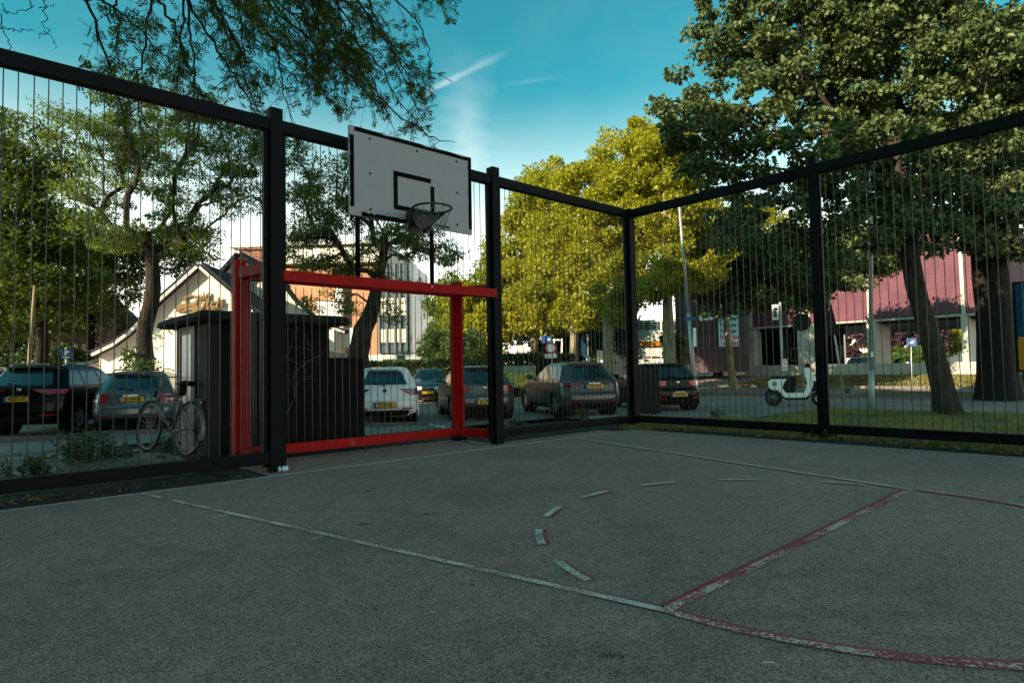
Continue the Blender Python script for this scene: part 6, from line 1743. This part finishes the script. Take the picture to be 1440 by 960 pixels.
# ---------------------------------------------------------------- electric scooter
def scooter():
    p0 = G(1090, 571); p1 = G(1148, 571.5)
    d = (p1 - p0)[:2]; d /= np.linalg.norm(d)
    mid = (p0 + p1)[:2] / 2; WB = 1.28
    root = thing('scooter', 'white and black electric moped numbered on its tail, parked on the pavement', 'scooter', (*(mid - d * WB / 2), float(gz(*mid)) + .004), math.atan2(d[1], d[0]))
    root.scale = (1.06, 1.2, 1.06)
    R = .235
    for x in (0, WB):
        w = MB().lathe([(.13, -.05), (R * .9, -.055), (R, -.03), (R, .03), (R * .9, .055), (.13, .05)], 32, 'Y', (x, 0, R)).build('wheel', M['tyre'], root, True)
        m = MB(); m.lathe([(.13, -.05), (.135, -.06), (.105, -.055), (.10, -.04)], 28, 'Y', (x, 0, R)); m.lathe([(.001, -.05), (.05, -.05), (.05, -.02)], 18, 'Y', (x, 0, R))
        for k in range(5):
            a = 2 * math.pi * k / 5; m.bar((x + .04 * math.cos(a), -.045, R + .04 * math.sin(a)), (x + .115 * math.cos(a), -.045, R + .115 * math.sin(a)), .03, .02, up=(0, 1, 0))
        m.build('rim', M['sign_white' if x else 'rim_dark'], w, True)
    def panel(poly, y0, y1, name, matn, parent=root, bev=.02):
        bm = bmesh.new(); vs = [bm.verts.new((x, y0, z)) for x, z in poly]; f = bm.faces.new(vs)
        r_ = bmesh.ops.extrude_face_region(bm, geom=[f]); bmesh.ops.translate(bm, verts=[v for v in r_['geom'] if isinstance(v, bmesh.types.BMVert)], vec=(0, y1 - y0, 0))
        bmesh.ops.recalc_face_normals(bm, faces=bm.faces); bmesh.ops.bevel(bm, geom=[e for e in bm.edges if abs(e.verts[0].co.y - e.verts[1].co.y) < 1e-4], offset=bev, segments=3, affect='EDGES')
        me = bpy.data.meshes.new(name); bm.to_mesh(me); bm.free(); me.polygons.foreach_set('use_smooth', np.ones(len(me.polygons), bool)); me.set_sharp_from_angle(angle=R_(35))
        return link(name, me, M[matn], parent)
    tailp = panel([(.0, .82), (-.12, .76), (-.12, .60), (-.04, .50), (.14, .49), (.24, .40), (.33, .34), (.40, .36), (.27, .55), (.30, .66), (.40, .82)], -.17, .17, 'tail_fairing', 'sign_white')
    text_mesh('fleet_number', '53', .14, M['letter_dark'], tailp, (.06, -.1725, .67), (R_(90), 0, 0), .001, bold=.006)
    panel([(.20, .50), (.34, .82), (.68, .80), (.60, .40), (.36, .38)], -.14, .14, 'battery_box', 'plastic_black')
    panel([(-.06, .87), (.0, .90), (.62, .88), (.70, .82), (.64, .79), (.02, .81)], -.13, .13, 'seat', 'plastic_black')
    panel([(.24, .38), (.34, .26), (.90, .27), (1.01, .38), (.90, .405), (.34, .405)], -.17, .17, 'floorboard', 'sign_white')
    panel([(.22, .30), (.34, .20), (.92, .20), (1.02, .30), (.92, .285), (.34, .275)], -.13, .13, 'chassis', 'plastic_black')
    panel([(.86, .40), (1.02, .40), (1.12, .66), (1.08, 1.0), (1.0, 1.16), (.88, 1.14), (.91, .90), (.95, .66)], -.17, .17, 'leg_shield', 'sign_white')
    panel([(.905, .395), (.985, .345), (1.0, .345), (1.035, .47), (.935, .47)], -.147, .147, 'blue_trim', 'blue_sign', bev=.01)
    panel([(1.02, .95), (1.03, 1.10), (1.16, .90), (1.26, .72), (1.10, .76)], -.10, .10, 'front_apron', 'sign_white')
    panel([(1.04, .72), (1.10, .76), (1.25, .72), (1.30, .62), (1.20, .48), (1.08, .45)], -.08, .08, 'front_inner', 'plastic_black')
    panel([(1.03, .42), (1.14, .52), (1.30, .52), (1.44, .42), (1.42, .40), (1.28, .48), (1.14, .48)], -.07, .07, 'front_mudguard', 'plastic_black', bev=.01)
    panel([(-.26, .34), (-.10, .58), (.02, .52), (-.06, .44), (-.20, .30)], -.05, .05, 'rear_mudguard', 'plastic_black', bev=.01)
    m = MB()
    for s in (-.075, .075): m.tube([(1.09, s, .72), (WB, s, R)], .022, 8)
    m.build('fork', M['plastic_black'], root, True)
    panel([(.90, 1.12), (.98, 1.10), (1.06, 1.16), (1.02, 1.27), (.94, 1.26)], -.10, .10, 'headset', 'plastic_black', bev=.03)
    m = MB()
    for s in (-1, 1): m.tube([(.96, 0, 1.22), (.93, s * .18, 1.23), (.88, s * .34, 1.21)], .018, 8)
    m.build('handlebar', M['plastic_black'], root, True)
    for s in (-1, 1):
        m = MB(); m.tube([(.94, s * .2, 1.22), (.96, s * .28, 1.25)], .007, 6); m.box((.955, s * .33, 1.27), (.03, .12, .07), bevel=.02); m.build('mirror', M['plastic_black'], root, True)
    m = MB(); m.tube([(.48, -.10, .22), (.44, -.16, .10), (.42, -.2, .005)], .012, 6); m.build('side_stand', M['plastic_black'], root, True)
    m = MB(); m.lathe([(.001, -.06), (.11, -.055), (.12, -.02), (.12, .05)], 20, 'Y', (0, 0, R)); m.build('hub_motor', M['rim_dark'], root, True)
    MB().box((-.09, 0, .68), (.03, .16, .06), bevel=.01).build('tail_light', M['tail_red'], root, True)
    MB().box((-.20, 0, .40), (.015, .13, .12)).build('plate', M['plate_blue'], root)
scooter()

# ---------------------------------------------------------------- litter bin at the corner
pb_ = G(914, 581.5); pb_ = np.array([*pb_[:2], gz(*pb_[:2])])
bn_ = thing('litter_bin', 'dark grey steel litter bin standing outside the fence corner', 'bin', pb_, math.atan2(pb_[1], pb_[0]) - math.pi / 2)
kk = pb_[1] / FPX; bw_ = 28 * kk; bh_ = 70 * kk
m = MB(); m.box((0, 0, bh_ * .46), (bw_, bw_ * .85, bh_ * .90), bevel=.02); m.build('body', M['sign_back'], bn_)
m = MB(); 
for k in range(9):
    a0 = math.pi * k / 8
    pass
m.box((-bw_ / 2 + .012, 0, bh_ * .955), (.022, bw_ * .85, .09)); m.box((bw_ / 2 - .012, 0, bh_ * .955), (.022, bw_ * .85, .09)); m.box((0, bw_ * .42, bh_ * .955), (bw_ - .05, .015, .09)); m.build('collar', M['sign_back'], bn_)
vs = []; fs = []
for i in range(13):
    x = -bw_ / 2 + .03 + (bw_ - .06) * i / 12; zt = bh_ * .99 - .085 * math.sin(math.pi * i / 12)
    vs += [(x, -bw_ * .43, bh_ * .90), (x, -bw_ * .43, zt), (x, -bw_ * .41, bh_ * .90), (x, -bw_ * .41, zt)]
    if i: b = 4 * i; fs += [(b - 4, b, b + 1, b - 3), (b - 2, b - 1, b + 3, b + 2), (b - 3, b + 1, b + 3, b - 1)]
MB().add(vs, fs).build('mouth_plate', M['sign_back'], bn_)
MB().box((0, 0, bh_ * 1.0 - .012), (bw_ + .015, bw_ * .87, .02), bevel=.006).build('lid_rim', M['galv'], bn_)
for k in range(-2, 3): MB().box((k * bw_ / 5.2, -bw_ * .425 - .004, bh_ * .44), (.012, .012, bh_ * .80)).build('rib', M['sign_back'], bn_)

# ---------------------------------------------------------------- poles and signs
def pole(root, p0, p1, r0, r1, name='pole', matn='galv', n=10):
    q = root.location
    return MB().tube([Vector(p0) - q, (Vector(p0) + Vector(p1)) / 2 - q, Vector(p1) - q], [r0, (r0 + r1) / 2, r1], n).build(name, M[matn], root, True)
def gnd(px, py, dep=None):
    p = G(px, py) if dep is None else W(px, py, dep); p = np.array(p); p[2] = float(gz(p[0], p[1])); return p
def disc(root, c, r, name, matn, parent=None, th=.012, dy=0.0, n=28, sx=1.0):
    q = root.location; yaw = math.atan2(c[0], c[1]) if c is not None else 0
    o = MB().lathe([(.0005, 0), (r, 0), (r, th), (.0005, th)], n, 'Y').build(name, M[matn], parent or root)
    o.location = Vector(c) - q if parent is None else (0, 0, 0)
    if parent is None: o.rotation_euler = (0, 0, -yaw); o.scale = (sx, 1, 1)
    else: o.location = (0, dy, 0)
    return o
def board(root, c, w, h, name, matn, parent=None, th=.02, dy=0.0, roll=0.0):
    q = root.location; yaw = math.atan2(c[0], c[1]) if c is not None else 0
    o = MB().box((0, 0, 0), (w, th, h), bevel=.004).build(name, M[matn], parent or root)
    if parent is None: o.location = Vector(c) - q; o.rotation_euler = (0, roll, -yaw)
    else: o.location = (0, dy, 0)
    return o
# leaning lamp post by the plane tree
p = gnd(978, 530, 24.0)
lp = thing('lamp_post', 'leaning grey lamp post beside the plane tree with a street name plate', 'lamp post', p)
tp = W(955, 288, 24.0); pole(lp, p - [0, 0, .05], W(968, 440, 24), .085, .07); pole(lp, W(968, 440, 24), tp, .062, .045, 'upper_pole')
q_ = Vector(tp) - lp.location; m = MB(); m.bar(q_, q_ + Vector((.5, -.2, .06)), .16, .07, bevel=.02); m.build('lantern', M['steel_grey'], lp)
board(lp, W(970, 448, 23.9), .46, .11, 'street_name_plate', 'blue_sign'); board(lp, W(977, 474, 23.9), .12, .72, 'notice_plate', 'sign_white')
# lamp post right of the fence post
p = gnd(1226, 573)
l2 = thing('lamp_post', 'straight grey lamp post on the pavement left of the leaning linden', 'lamp post', p)
dp = p[1]; pole(l2, p - [0, 0, .05], W(1225, 520, dp), .085, .075); pole(l2, W(1225, 520, dp), W(1224, 150, dp), .065, .045, 'upper_pole')
m = MB(); q_ = Vector(W(1224, 150, dp)) - l2.location; m.bar(q_, q_ + Vector((-.5, .2, .05)), .16, .08, bevel=.02); m.build('lantern', M['steel_grey'], l2)
MB().box(Vector(W(1224.5, 498, dp)) - l2.location + Vector((0, -.085, 0)), (.09, .012, .16)).build('sticker', M['sign_white'], l2)
# round sign seen from behind
p = gnd(1130, 556, 21.5)
rs_ = thing('traffic_sign', 'back of a round traffic sign on a thin pole above the scooter', 'sign', p)
pole(rs_, p, W(1127, 440, 21.5), .028, .028); disc(rs_, W(1127, 453, 21.45), .30, 'disc', 'sign_back')
# triangular warning sign on a leaning pole
p = gnd(1188, 556, 19.5)
ts = thing('traffic_sign', 'tilted triangular sign with a round mark on a leaning pole', 'sign', p)
pole(ts, p, W(1166, 420, 19.5), .03, .03); m = MB()
tri = [W(1154, 470, 19.4), W(1180, 471, 19.4), W(1169, 427, 19.4)]
m.add([Vector(t) - ts.location for t in tri] + [Vector(t) - ts.location + Vector((0, .02, 0)) for t in tri], [(0, 1, 2), (5, 4, 3), (0, 3, 4, 1), (1, 4, 5, 2), (2, 5, 3, 0)])
tp_ = m.build('plate', M['sign_back'], ts)
c_ = Vector(W(1168, 460, 19.38)) - ts.location; m = MB(); m.tube([(c_.x + .15 * math.cos(a), c_.y - .004, c_.z + .15 * math.sin(a)) for a in [2 * math.pi * k / 24 for k in range(24)]], .012, 6, closed=True); m.build('ring_mark', M['letter_dark'], ts)
o = text_mesh('mark_text', '50', .16, M['letter_dark'], ts, (c_.x, c_.y - .01, c_.z), (R_(90), 0, 0), .002)
# flag sign on pole before the theatre
p = gnd(1100, 545, 27.0)
fs_ = thing('flag_sign', 'white vertical flag sign with black letters on a pole before the theatre', 'sign', p)
pole(fs_, p, W(1097, 425, 27), .055, .05); b_ = board(fs_, W(1090.5, 439, 26.95), .30, .66, 'flag', 'sign_white')
o = text_mesh('flag_text', 'fuut', .26, M['letter_dark'], fs_, Vector(W(1090.5, 439, 26.9)) - fs_.location, Matrix.Rotation(R_(90), 3, 'Y').to_4x4() @ Matrix.Rotation(R_(90), 4, 'X'), .003, bold=.014)
cb = thing('notice_board', 'stickered grey notice box hung on the flag sign pole', 'notice board', W(1103, 513, 26.8))
MB().box((0, 0, 0), (.30, .10, .54), bevel=.015).build('box', M['galv'], cb); MB().box((0, -.056, .05), (.20, .008, .22)).build('poster', M['sign_white'], cb); MB().box((.02, -.062, .04), (.09, .006, .06)).build('sticker', M['sign_red'], cb); MB().box((-.04, -.062, .10), (.07, .006, .05)).build('sticker', M['letter_dark'], cb)
# blue rectangle sign beyond the street
p = gnd(1282, 536, 30.0)
bs = thing('traffic_sign', 'small blue rectangular sign with a white symbol beyond the street', 'sign', p)
pole(bs, p, W(1281, 478, 30), .03, .03); b_ = board(bs, W(1282, 481, 29.9), .40, .38, 'plate', 'blue_sign')
m = MB(); m.bar((-.10, -.012, -.03), (.08, -.012, -.03), .008, .05); m.bar((-.02, -.012, .0), (.09, -.012, .05), .008, .04); m.build('symbol', M['sign_white'], b_)
# closed-road sign
p = gnd(778, 545, 26.5)
ns = thing('traffic_sign', 'round white sign with red border and a white plate below', 'sign', p)
pole(ns, p, W(775, 470, 26.5), .03, .03); d_ = disc(ns, W(774.5, 489, 26.4), .25, 'disc', 'sign_red'); disc(ns, None, .175, 'white_centre', 'sign_white', d_, .01, -.008) ; board(ns, W(774.5, 500.5, 26.4), .50, .17, 'sub_plate', 'sign_white')
o = text_mesh('plate_text', 'uitgezonderd', .085, M['letter_dark'], ns, Vector(W(774.5, 500.5, 26.35)) - ns.location, (R_(90), 0, 0), .002)
# blue signs behind it on a white gantry
p = gnd(790, 540, 36.0)
gs = thing('direction_sign', 'blue direction panels on a white frame behind the round sign', 'sign', p)
pole(gs, p, W(790, 476, 36), .06, .06, matn='sign_white'); pole(gs, W(791, 478, 36), W(770, 478, 36), .06, .06, 'arm', 'sign_white'); pole(gs, gnd(779, 540, 36.0), W(779, 478, 36), .05, .05, 'post', 'sign_white')
board(gs, W(764, 477, 35.9), .20, .46, 'panel', 'blue_sign'); b_ = board(gs, W(772, 477, 35.9), .30, .38, 'panel', 'blue_sign'); board(gs, None, .15, .06, 'symbol', 'sign_white', b_, .01, -.014)
# blue banner flag and blue disc
p = gnd(826, 540, 38.0)
bf2 = thing('banner_flag', 'pale blue banner flag between the plane tree trunks', 'banner', p)
pole(bf2, p, W(826, 470, 38), .07, .07, matn='off_white'); board(bf2, W(820.5, 487, 37.9), .28, 1.12, 'cloth', 'poster_blue'); disc(bf2, W(826, 502, 37.8), .11, 'blue_disc', 'blue_sign')
p = gnd(862, 540, 44)
bf3 = thing('banner_flag', 'white and blue banner hanging beside the plane trunk behind the corner post', 'banner', p)
pole(bf3, p, W(866, 455, 44), .06, .05, matn='galv'); board(bf3, W(862, 469, 43.9), .32, .70, 'cloth', 'banner_blue'); board(bf3, W(862, 474, 43.85), .26, .16, 'stripe', 'poster_blue')
# parking sign
p = gnd(93, 540, 24.0)
ps = thing('parking_sign', 'square blue parking sign with a white letter P behind the black SUV', 'sign', p)
pole(ps, p, W(93, 494, 24), .03, .03); b_ = board(ps, W(93.5, 498, 23.9), .33, .36, 'plate', 'blue_sign')
text_mesh('letter', 'P', .26, M['sign_white'], b_, (0, -.012, .05), (R_(90), 0, 0), .002, bold=.006); board(ps, None, .18, .03, 'subtext', 'sign_white', b_, .006, -.012).location = (0, -.011, -.12)
# wooden post at left
p = gnd(36, 540, 22.5)
wp = thing('wooden_post', 'bare wooden pole leaning slightly behind the black SUV', 'pole', p)
pole(wp, p, W(49, 402, 22.5), .075, .05, matn='wood_pole')
# banner with yellow letters on the hedge fence
f6 = Facade(W(740, 520, 27.5)[:2], (1, .08))
yb = thing('mesh_banner', 'green mesh banner with yellow lettering fixed before the hedge', 'banner', (*f6.pt(*f6.sz(730, 540), -0.3),))
m = MB(); f6.rect(m, 708, 545, 752, 513.5, -.33, -.30); bpart(m, 'mesh_panel', 'banner_green', yb)
m = MB(); f6.rect(m, 707, 513.3, 800, 512, -.36, -.28); bpart(m, 'top_rail', 'black_steel', yb)
for x in (707, 753, 800):
    m = MB(); f6.rect(m, x - .8, 548, x + .8, 511, -.29, -.22); bpart(m, 'post', 'black_steel', yb)
sign_text('COLUMN', 732, 528, .30, f6, -.335, 'banner_yellow', yb, sx=.9, ext=.004, bold=.015); sign_text('STUC', 734, 534, .34, f6, -.335, 'banner_yellow', yb, sx=.9, ext=.004, bold=.02)
m = MB(); f6.prism(m, [(722, 541), (747, 543), (752, 540), (748, 537), (728, 537)], -.345, -.332); bpart(m, 'yellow_swoosh', 'banner_yellow', yb)
# white barrier stacks in the hedge gap
wf = thing('garden_fence', 'white picket panel between the plane trunks', 'fence', gnd(730, 530, 34))
for k in range(6):
    c_ = Vector(W(727 + k * 2.4, 497, 34)) - wf.location; MB().box(c_, (.07, .02, .9)).build('picket', M['sign_white'], wf)
wf2 = thing('garden_fence', 'white slatted screen beside the flaking plane trunk', 'fence', gnd(846, 530, 40))
for k in range(5):
    c_ = Vector(W(841 + k * 2.6, 503, 40)) - wf2.location; MB().box(c_, (.10, .03, .95)).build('slat', M['sign_white'], wf2)
# low white wall beyond hedge
lw = thing('garden_wall', 'low white wall behind the dark hedge', 'wall', gnd(600, 530, 40))
m = MB(); m.bar(Vector(W(540, 512, 40)) - lw.location, Vector(W(700, 512, 40)) - lw.location, .2, .5); m.build('wall', M['off_white'], lw); m = MB(); m.bar(Vector(W(540, 506, 40)) - lw.location, Vector(W(700, 506, 40)) - lw.location, .3, .08); m.build('coping', M['concrete'], lw)
# poster column at right edge
p = gnd(1462, 570, 15.5)
pc = thing('advertising_panel', 'tall blue and orange advertising panel behind the thick linden trunk', 'poster', p)
yaw = -R_(38)
def pbox(x, z, w, h, name, matn, y=0.0, th=.02, parent=None):
    o = MB().box((0, 0, 0), (w, th, h)).build(name, M[matn], parent or pc)
    o.location = (x * math.cos(yaw) - y * math.sin(yaw), x * math.sin(yaw) + y * math.cos(yaw), z); o.rotation_euler = (0, 0, yaw); return o
zt_ = W(1430, 398, 15.5)[2] - p[2]; zb_ = W(1430, 520, 15.5)[2] - p[2]; zm_ = W(1430, 473, 15.5)[2] - p[2]
pbox(0.25, (zt_ + zm_) / 2, 1.2, zt_ - zm_, 'blue_sheet', 'poster_blue', 0); pbox(0.25, (zb_ + zm_) / 2 - .001, 1.2, zm_ - zb_ - .002, 'orange_sheet', 'poster_orange', 0)
pbox(0.25, (zb_ + zt_) / 2, 1.32, zt_ - zb_ + .12, 'frame', 'black_steel', .05, .06)
for x in (-.25, .75): pbox(x, zb_ / 2 - .05, .07, zb_, 'leg', 'black_steel', .05, .06)
for k in range(6): pbox(0.15, zm_ - .14 - k * .07, .55, .022, 'text_line', 'letter_dark', -.014, .006)
o = text_mesh('headline', 'ZA', .16, M['poster_orange'], pc, (-.16 * math.cos(yaw) + .016 * math.sin(yaw), -.16 * math.sin(yaw) - .016 * math.cos(yaw), zt_ - .14), (R_(90), 0, yaw), .002, align='LEFT')
o = text_mesh('side_text', 'HOUSE', .20, M['banner_blue'], pc, (.02 * math.cos(yaw) + .016 * math.sin(yaw), .02 * math.sin(yaw) - .016 * math.cos(yaw), zm_ + .45), (R_(90), R_(-75), yaw), .002)
# ---------------------------------------------------------------- paving slabs outside the fence
def paving():
    root = bpy.data.objects.new('paved_strip', None); col.objects.link(root); root['kind'] = 'structure'
    rng = random.Random(5)
    me = MB().box((0, 0, 0), (.40, .40, .06), bevel=.010).mesh('paving_slab'); me.materials.append(M['paver'])
    me2 = me.copy(); me2.materials.clear(); me2.materials.append(M['paver_red'])
    n = 0
    for i in range(24):
        for j in range(16):
            u = -5.6 - i * .42 + (.21 if j % 2 else 0); v = -0.66 - j * .42
            p = wallp(u, v)
            if abs(p[0] / p[1]) > .88 or abs(p[0] / p[1]) < .40 or p[1] < 3.0 or n >= 295: continue
            if (p - SH) @ A > -.05 and (p - SH) @ (-B) > -.2 and (p - SH) @ A < 2.6: continue
            if u > -7.0 and v > -2.9: continue
            o = bpy.data.objects.new('paving_slab', me if rng.random() > .06 else me2); col.objects.link(o); o.parent = root
            o.location = (p[0], p[1], float(gz(*p)) - .012 + rng.uniform(-.006, .006)); o.rotation_euler = (rng.uniform(-.02, .02), rng.uniform(-.02, .02), ANG_A + rng.uniform(-.012, .012)); n += 1
paving()
# ---------------------------------------------------------------- grass, weeds, fallen leaves
def blades(name, pts, h, rng, matn, lean=.5, w=.006, kind='stuff'):
    n = len(pts); a = rng.random(n) * 2 * math.pi; hh = h * rng.uniform(.5, 1.3, (n, 1)); le = np.stack([np.cos(a), np.sin(a), np.zeros(n)], -1) * hh * lean * rng.random((n, 1))
    s = np.stack([-np.sin(a), np.cos(a), np.zeros(n)], -1) * w
    up = np.zeros((n, 3)); up[:, 2] = hh[:, 0]
    V = np.stack([pts - s, pts + s, pts + up * .6 + le * .4 + s * .7, pts + up * .6 + le * .4 - s * .7, pts + up + le], 1).reshape(-1, 3)
    b = np.arange(n)[:, None] * 5
    me = bpy.data.meshes.new(name)
    f4_ = (b + np.array([[0, 1, 2, 3]])); f3_ = (b + np.array([[3, 2, 4, 4]]))
    o = mesh_np(name, V, np.concatenate([f4_, f3_[:, :4]]), M[matn]) if False else mesh_np(name, V, np.concatenate([np.concatenate([b + np.array([[0, 1, 2]]), b + np.array([[0, 2, 3]])]), b + np.array([[3, 2, 4]])]), M[matn])
    o['kind'] = kind
    return o
rng = np.random.default_rng(300)
def scatter(u0, u1, v0, v1, n, thr=None):
    u = rng.uniform(min(u0, u1), max(u0, u1), n); v = rng.uniform(min(v0, v1), max(v0, v1), n)
    X = CF[0] + A[0] * u + B[0] * v; Y = CF[1] + A[1] * u + B[1] * v
    if thr is not None:
        q = np.sin(u * 2.1 + 1.3 * np.sin(v * 1.7)) + np.sin(v * 2.9 + u) + rng.normal(0, .6, n); k = q > thr; X, Y = X[k], Y[k]
    return np.stack([X, Y, gz(X, Y) - .01], -1)
tag(blades('verge_grass', scatter(.5, 10.6, -.9, 13, 75000, .1), .085, rng, 'blade_green', .9, .005), 'short patchy grass on the verge outside the fence', 'grass')
tag(blades('fence_grass', np.concatenate([scatter(-.18, .5, .2, 9, 16000, -.6), scatter(-.5, .3, -.2, .7, 2500, -.6)]), .07, rng, 'blade_green', .9, .005), 'grass tufts growing under the bottom rail', 'grass')
tag(blades('strip_grass', scatter(19.3, 21.3, -3, 18, 12000, -1.2), .10, rng, 'blade_green', .9, .008), 'grass on the strip between cycle path and street', 'grass')
tag(blades('bank_grass', scatter(27.2, 38, -14, 18, 20000, -1.4), .11, rng, 'blade_green', .9, .018), 'rough grass on the bank before the theatre', 'grass')
def litter(name, pts, L, matn, label):
    n = len(pts); ax = unit(rng.normal(size=(n, 3)) * [1, 1, .25]); nr = unit(rng.normal(size=(n, 3)) * .5 + [0, 0, 1]); sd_ = unit(np.cross(ax, nr)); ll = L * rng.uniform(.5, 1.3, (n, 1)); p = pts + np.stack([np.zeros(n), np.zeros(n), rng.uniform(.012, .03, n)], -1)
    V = np.stack([p, p + ax * ll * .5 + sd_ * ll * .3, p + ax * ll, p + ax * ll * .5 - sd_ * ll * .3], 1).reshape(-1, 3)
    o = mesh_np(name, V, np.arange(n * 4).reshape(-1, 4), M[matn]); tag(o, label, 'leaf litter', kind='stuff')
pz = scatter(-.44, .1, .4, 12, 3200, -.4); pz[:, 2] = .018
litter('fallen_leaves', pz, .05, 'leaf_dead', 'brown fallen leaves along the line beside the verge')
pz = np.concatenate([scatter(-6.6, -12, .0, .32, 900, -.3), scatter(-3.4, -6.3, -.75, -.2, 160, .0)]); pz[:, 2] = .02
litter('fallen_leaves', pz, .04, 'leaf_dead', 'dry leaves gathered under the fence left of the goal')
pz = scatter(-6.6, -13, -2.4, -.2, 900, .2); pz[:, 2] += .03
litter('fallen_leaves', pz, .05, 'leaf_dead', 'dry leaves scattered on the paving beside the bicycle')
pz = scatter(-.6, -18, .5, 9, 150); pz[:, 2] = .0
litter('court_leaves', pz, .028, 'leaf_dead', 'few tiny dry leaves scattered over the court')
def weed(px, py, h, n, label, matn='leaf_weed', spread=.5, v_=None):
    p = G(px, py); base = np.array([p[0], p[1], float(gz(p[0], p[1]))])
    root = thing('weed', label, 'plant', base, 0, 'weeds growing at the court edge')
    P0 = []; P1 = []; cc = []
    for k in range(n):
        a = rng.random() * 6.28; d = np.array([math.cos(a) * spread * rng.random(), math.sin(a) * spread * rng.random(), 1.0]); hh = h * rng.uniform(.5, 1.1)
        b_ = base + np.array([rng.normal(0, .08), rng.normal(0, .08), 0]); e = b_ + d * hh
        P0.append(b_); P1.append(e)
        for t in np.linspace(.2, 1, 7): cc.append(b_ + (e - b_) * t)
    V, Fq = frustums(np.array(P0), np.array(P1), np.full(n, .004), np.full(n, .002), 5); mesh_np('stems', V - base, Fq, M['leaf_weed'], root)
    V, Fq = leaves(np.array(cc), (.04, .04, .03), 5, .055, .022, rng, up=.5, out=.8, droop=.1); o = mesh_np('foliage', V - base, Fq, M[matn], root); o['kind'] = 'stuff'
for (px, py, h, n, lab) in ((105, 655, .42, 14, 'tall leafy weed rising behind the bottom rail left of the bicycle'), (135, 650, .34, 12, 'bushy weed between the tall weed and the bicycle'), (165, 646, .2, 8, 'low weed on the paving beside the bicycle wheel'), (236, 632, .25, 10, 'weed growing under the bicycle frame'), (45, 672, .2, 10, 'low ground weed at the left end of the bottom rail'), (728, 599, .12, 7, 'small green tuft outside the fence below the dark grey hatchback'),
                            (885, 598, .14, 9, 'green tuft at the foot of the corner post'), (1160, 617, .16, 14, 'leafy tuft round the foot of the fence post by the scooter'), (820, 590, .25, 9, 'weed standing beside the brown grey estate'), (1010, 588, .2, 7, 'weed beside the black hatchback on the pavement edge'), (1190, 553, .25, 6, 'weed at the foot of the leaning sign pole')):
    weed(px, py, h, n, lab)
# scraps of litter
p = G(398, 663)
cr = thing('crushed_can', 'crushed blue and white can beside the near goal post', 'litter', (p[0], p[1], .004), .6)
m = MB(); m.lathe([(.001, -.05), (.026, -.05), (.030, -.03), (.022, -.01), (.029, .01), (.024, .03), (.027, .05), (.001, .05)], 14, 'X', (0, 0, .026)); m.build('can', M['banner_blue'], cr, True)
m = MB(); m.lathe([(.031, -.028), (.0305, -.018), (.026, -.012)], 14, 'X', (0, 0, .0262)); m.build('label_band', M['blue_sign'], cr, True)
p = G(419, 632); o = MB().box((0, 0, 0), (.07, .05, .012), bevel=.004).build('paper_scrap', M['sign_white']); o.location = (p[0], p[1], .008); tag(o, 'small white paper scrap under the red rear bar', 'litter')
for (px, py, c_) in ((520, 691, 'leaf_weed'), (601, 724, 'leaf_weed'), (860, 923, 'leaf_weed'), (512, 738, 'leaf_weed')):
    p = G(px, py); pts = np.array([p] * 45) + rng.normal(0, 1, (45, 3)) * [.03, .012, 0]; pts[:, 2] = .001
    o = blades('moss_tuft', pts, .006, rng, c_, 1.4, .003); tag(o, 'flat moss tufts dotted on the court asphalt', 'moss', 'moss tufts on the court')
p = G(607, 864); o = MB().add([(-.014, 0, .004), (0, -.010, .008), (.016, .004, .005), (.002, .012, .01)], [(0, 1, 2, 3)]).build('yellow_leaf', M['banner_yellow']); o.location = (p[0], p[1], 0.002); tag(o, 'single yellow leaf lying on the bare asphalt', 'leaf')
# painted bays in the car park and kerb stops behind the cars
for px, py, k in ((640, 604, 0), (750, 600, 1), (880, 592, 2), (470, 610, 3)):
    p = G(px, py); d = np.array([math.sin(HD), math.cos(HD)]); q = p[:2] + d * 4.5; s_ = np.array([d[1], -d[0]]) * .05
    zz_ = [float(gz(*t)) + .012 for t in (p[:2], q)]
    o = MB().add([(*(p[:2] - s_), zz_[0]), (*(p[:2] + s_), zz_[0]), (*(q + s_), zz_[1]), (*(q - s_), zz_[1])], [(0, 1, 2, 3)]).build('bay_line', M['line_white']); o['kind'] = 'structure'
for (a_, b_) in (((505, 600), (600, 598)), ((120, 612), (250, 608)), ((640, 600), (724, 596)), ((0, 622), (112, 616))):
    p, q = G(*a_), G(*b_); m = MB(); m.bar((p[0], p[1], p[2] + .03), (q[0], q[1], q[2] + .03), .12, .12); o = m.build('kerb', M['concrete_kerb']); o['kind'] = 'structure'
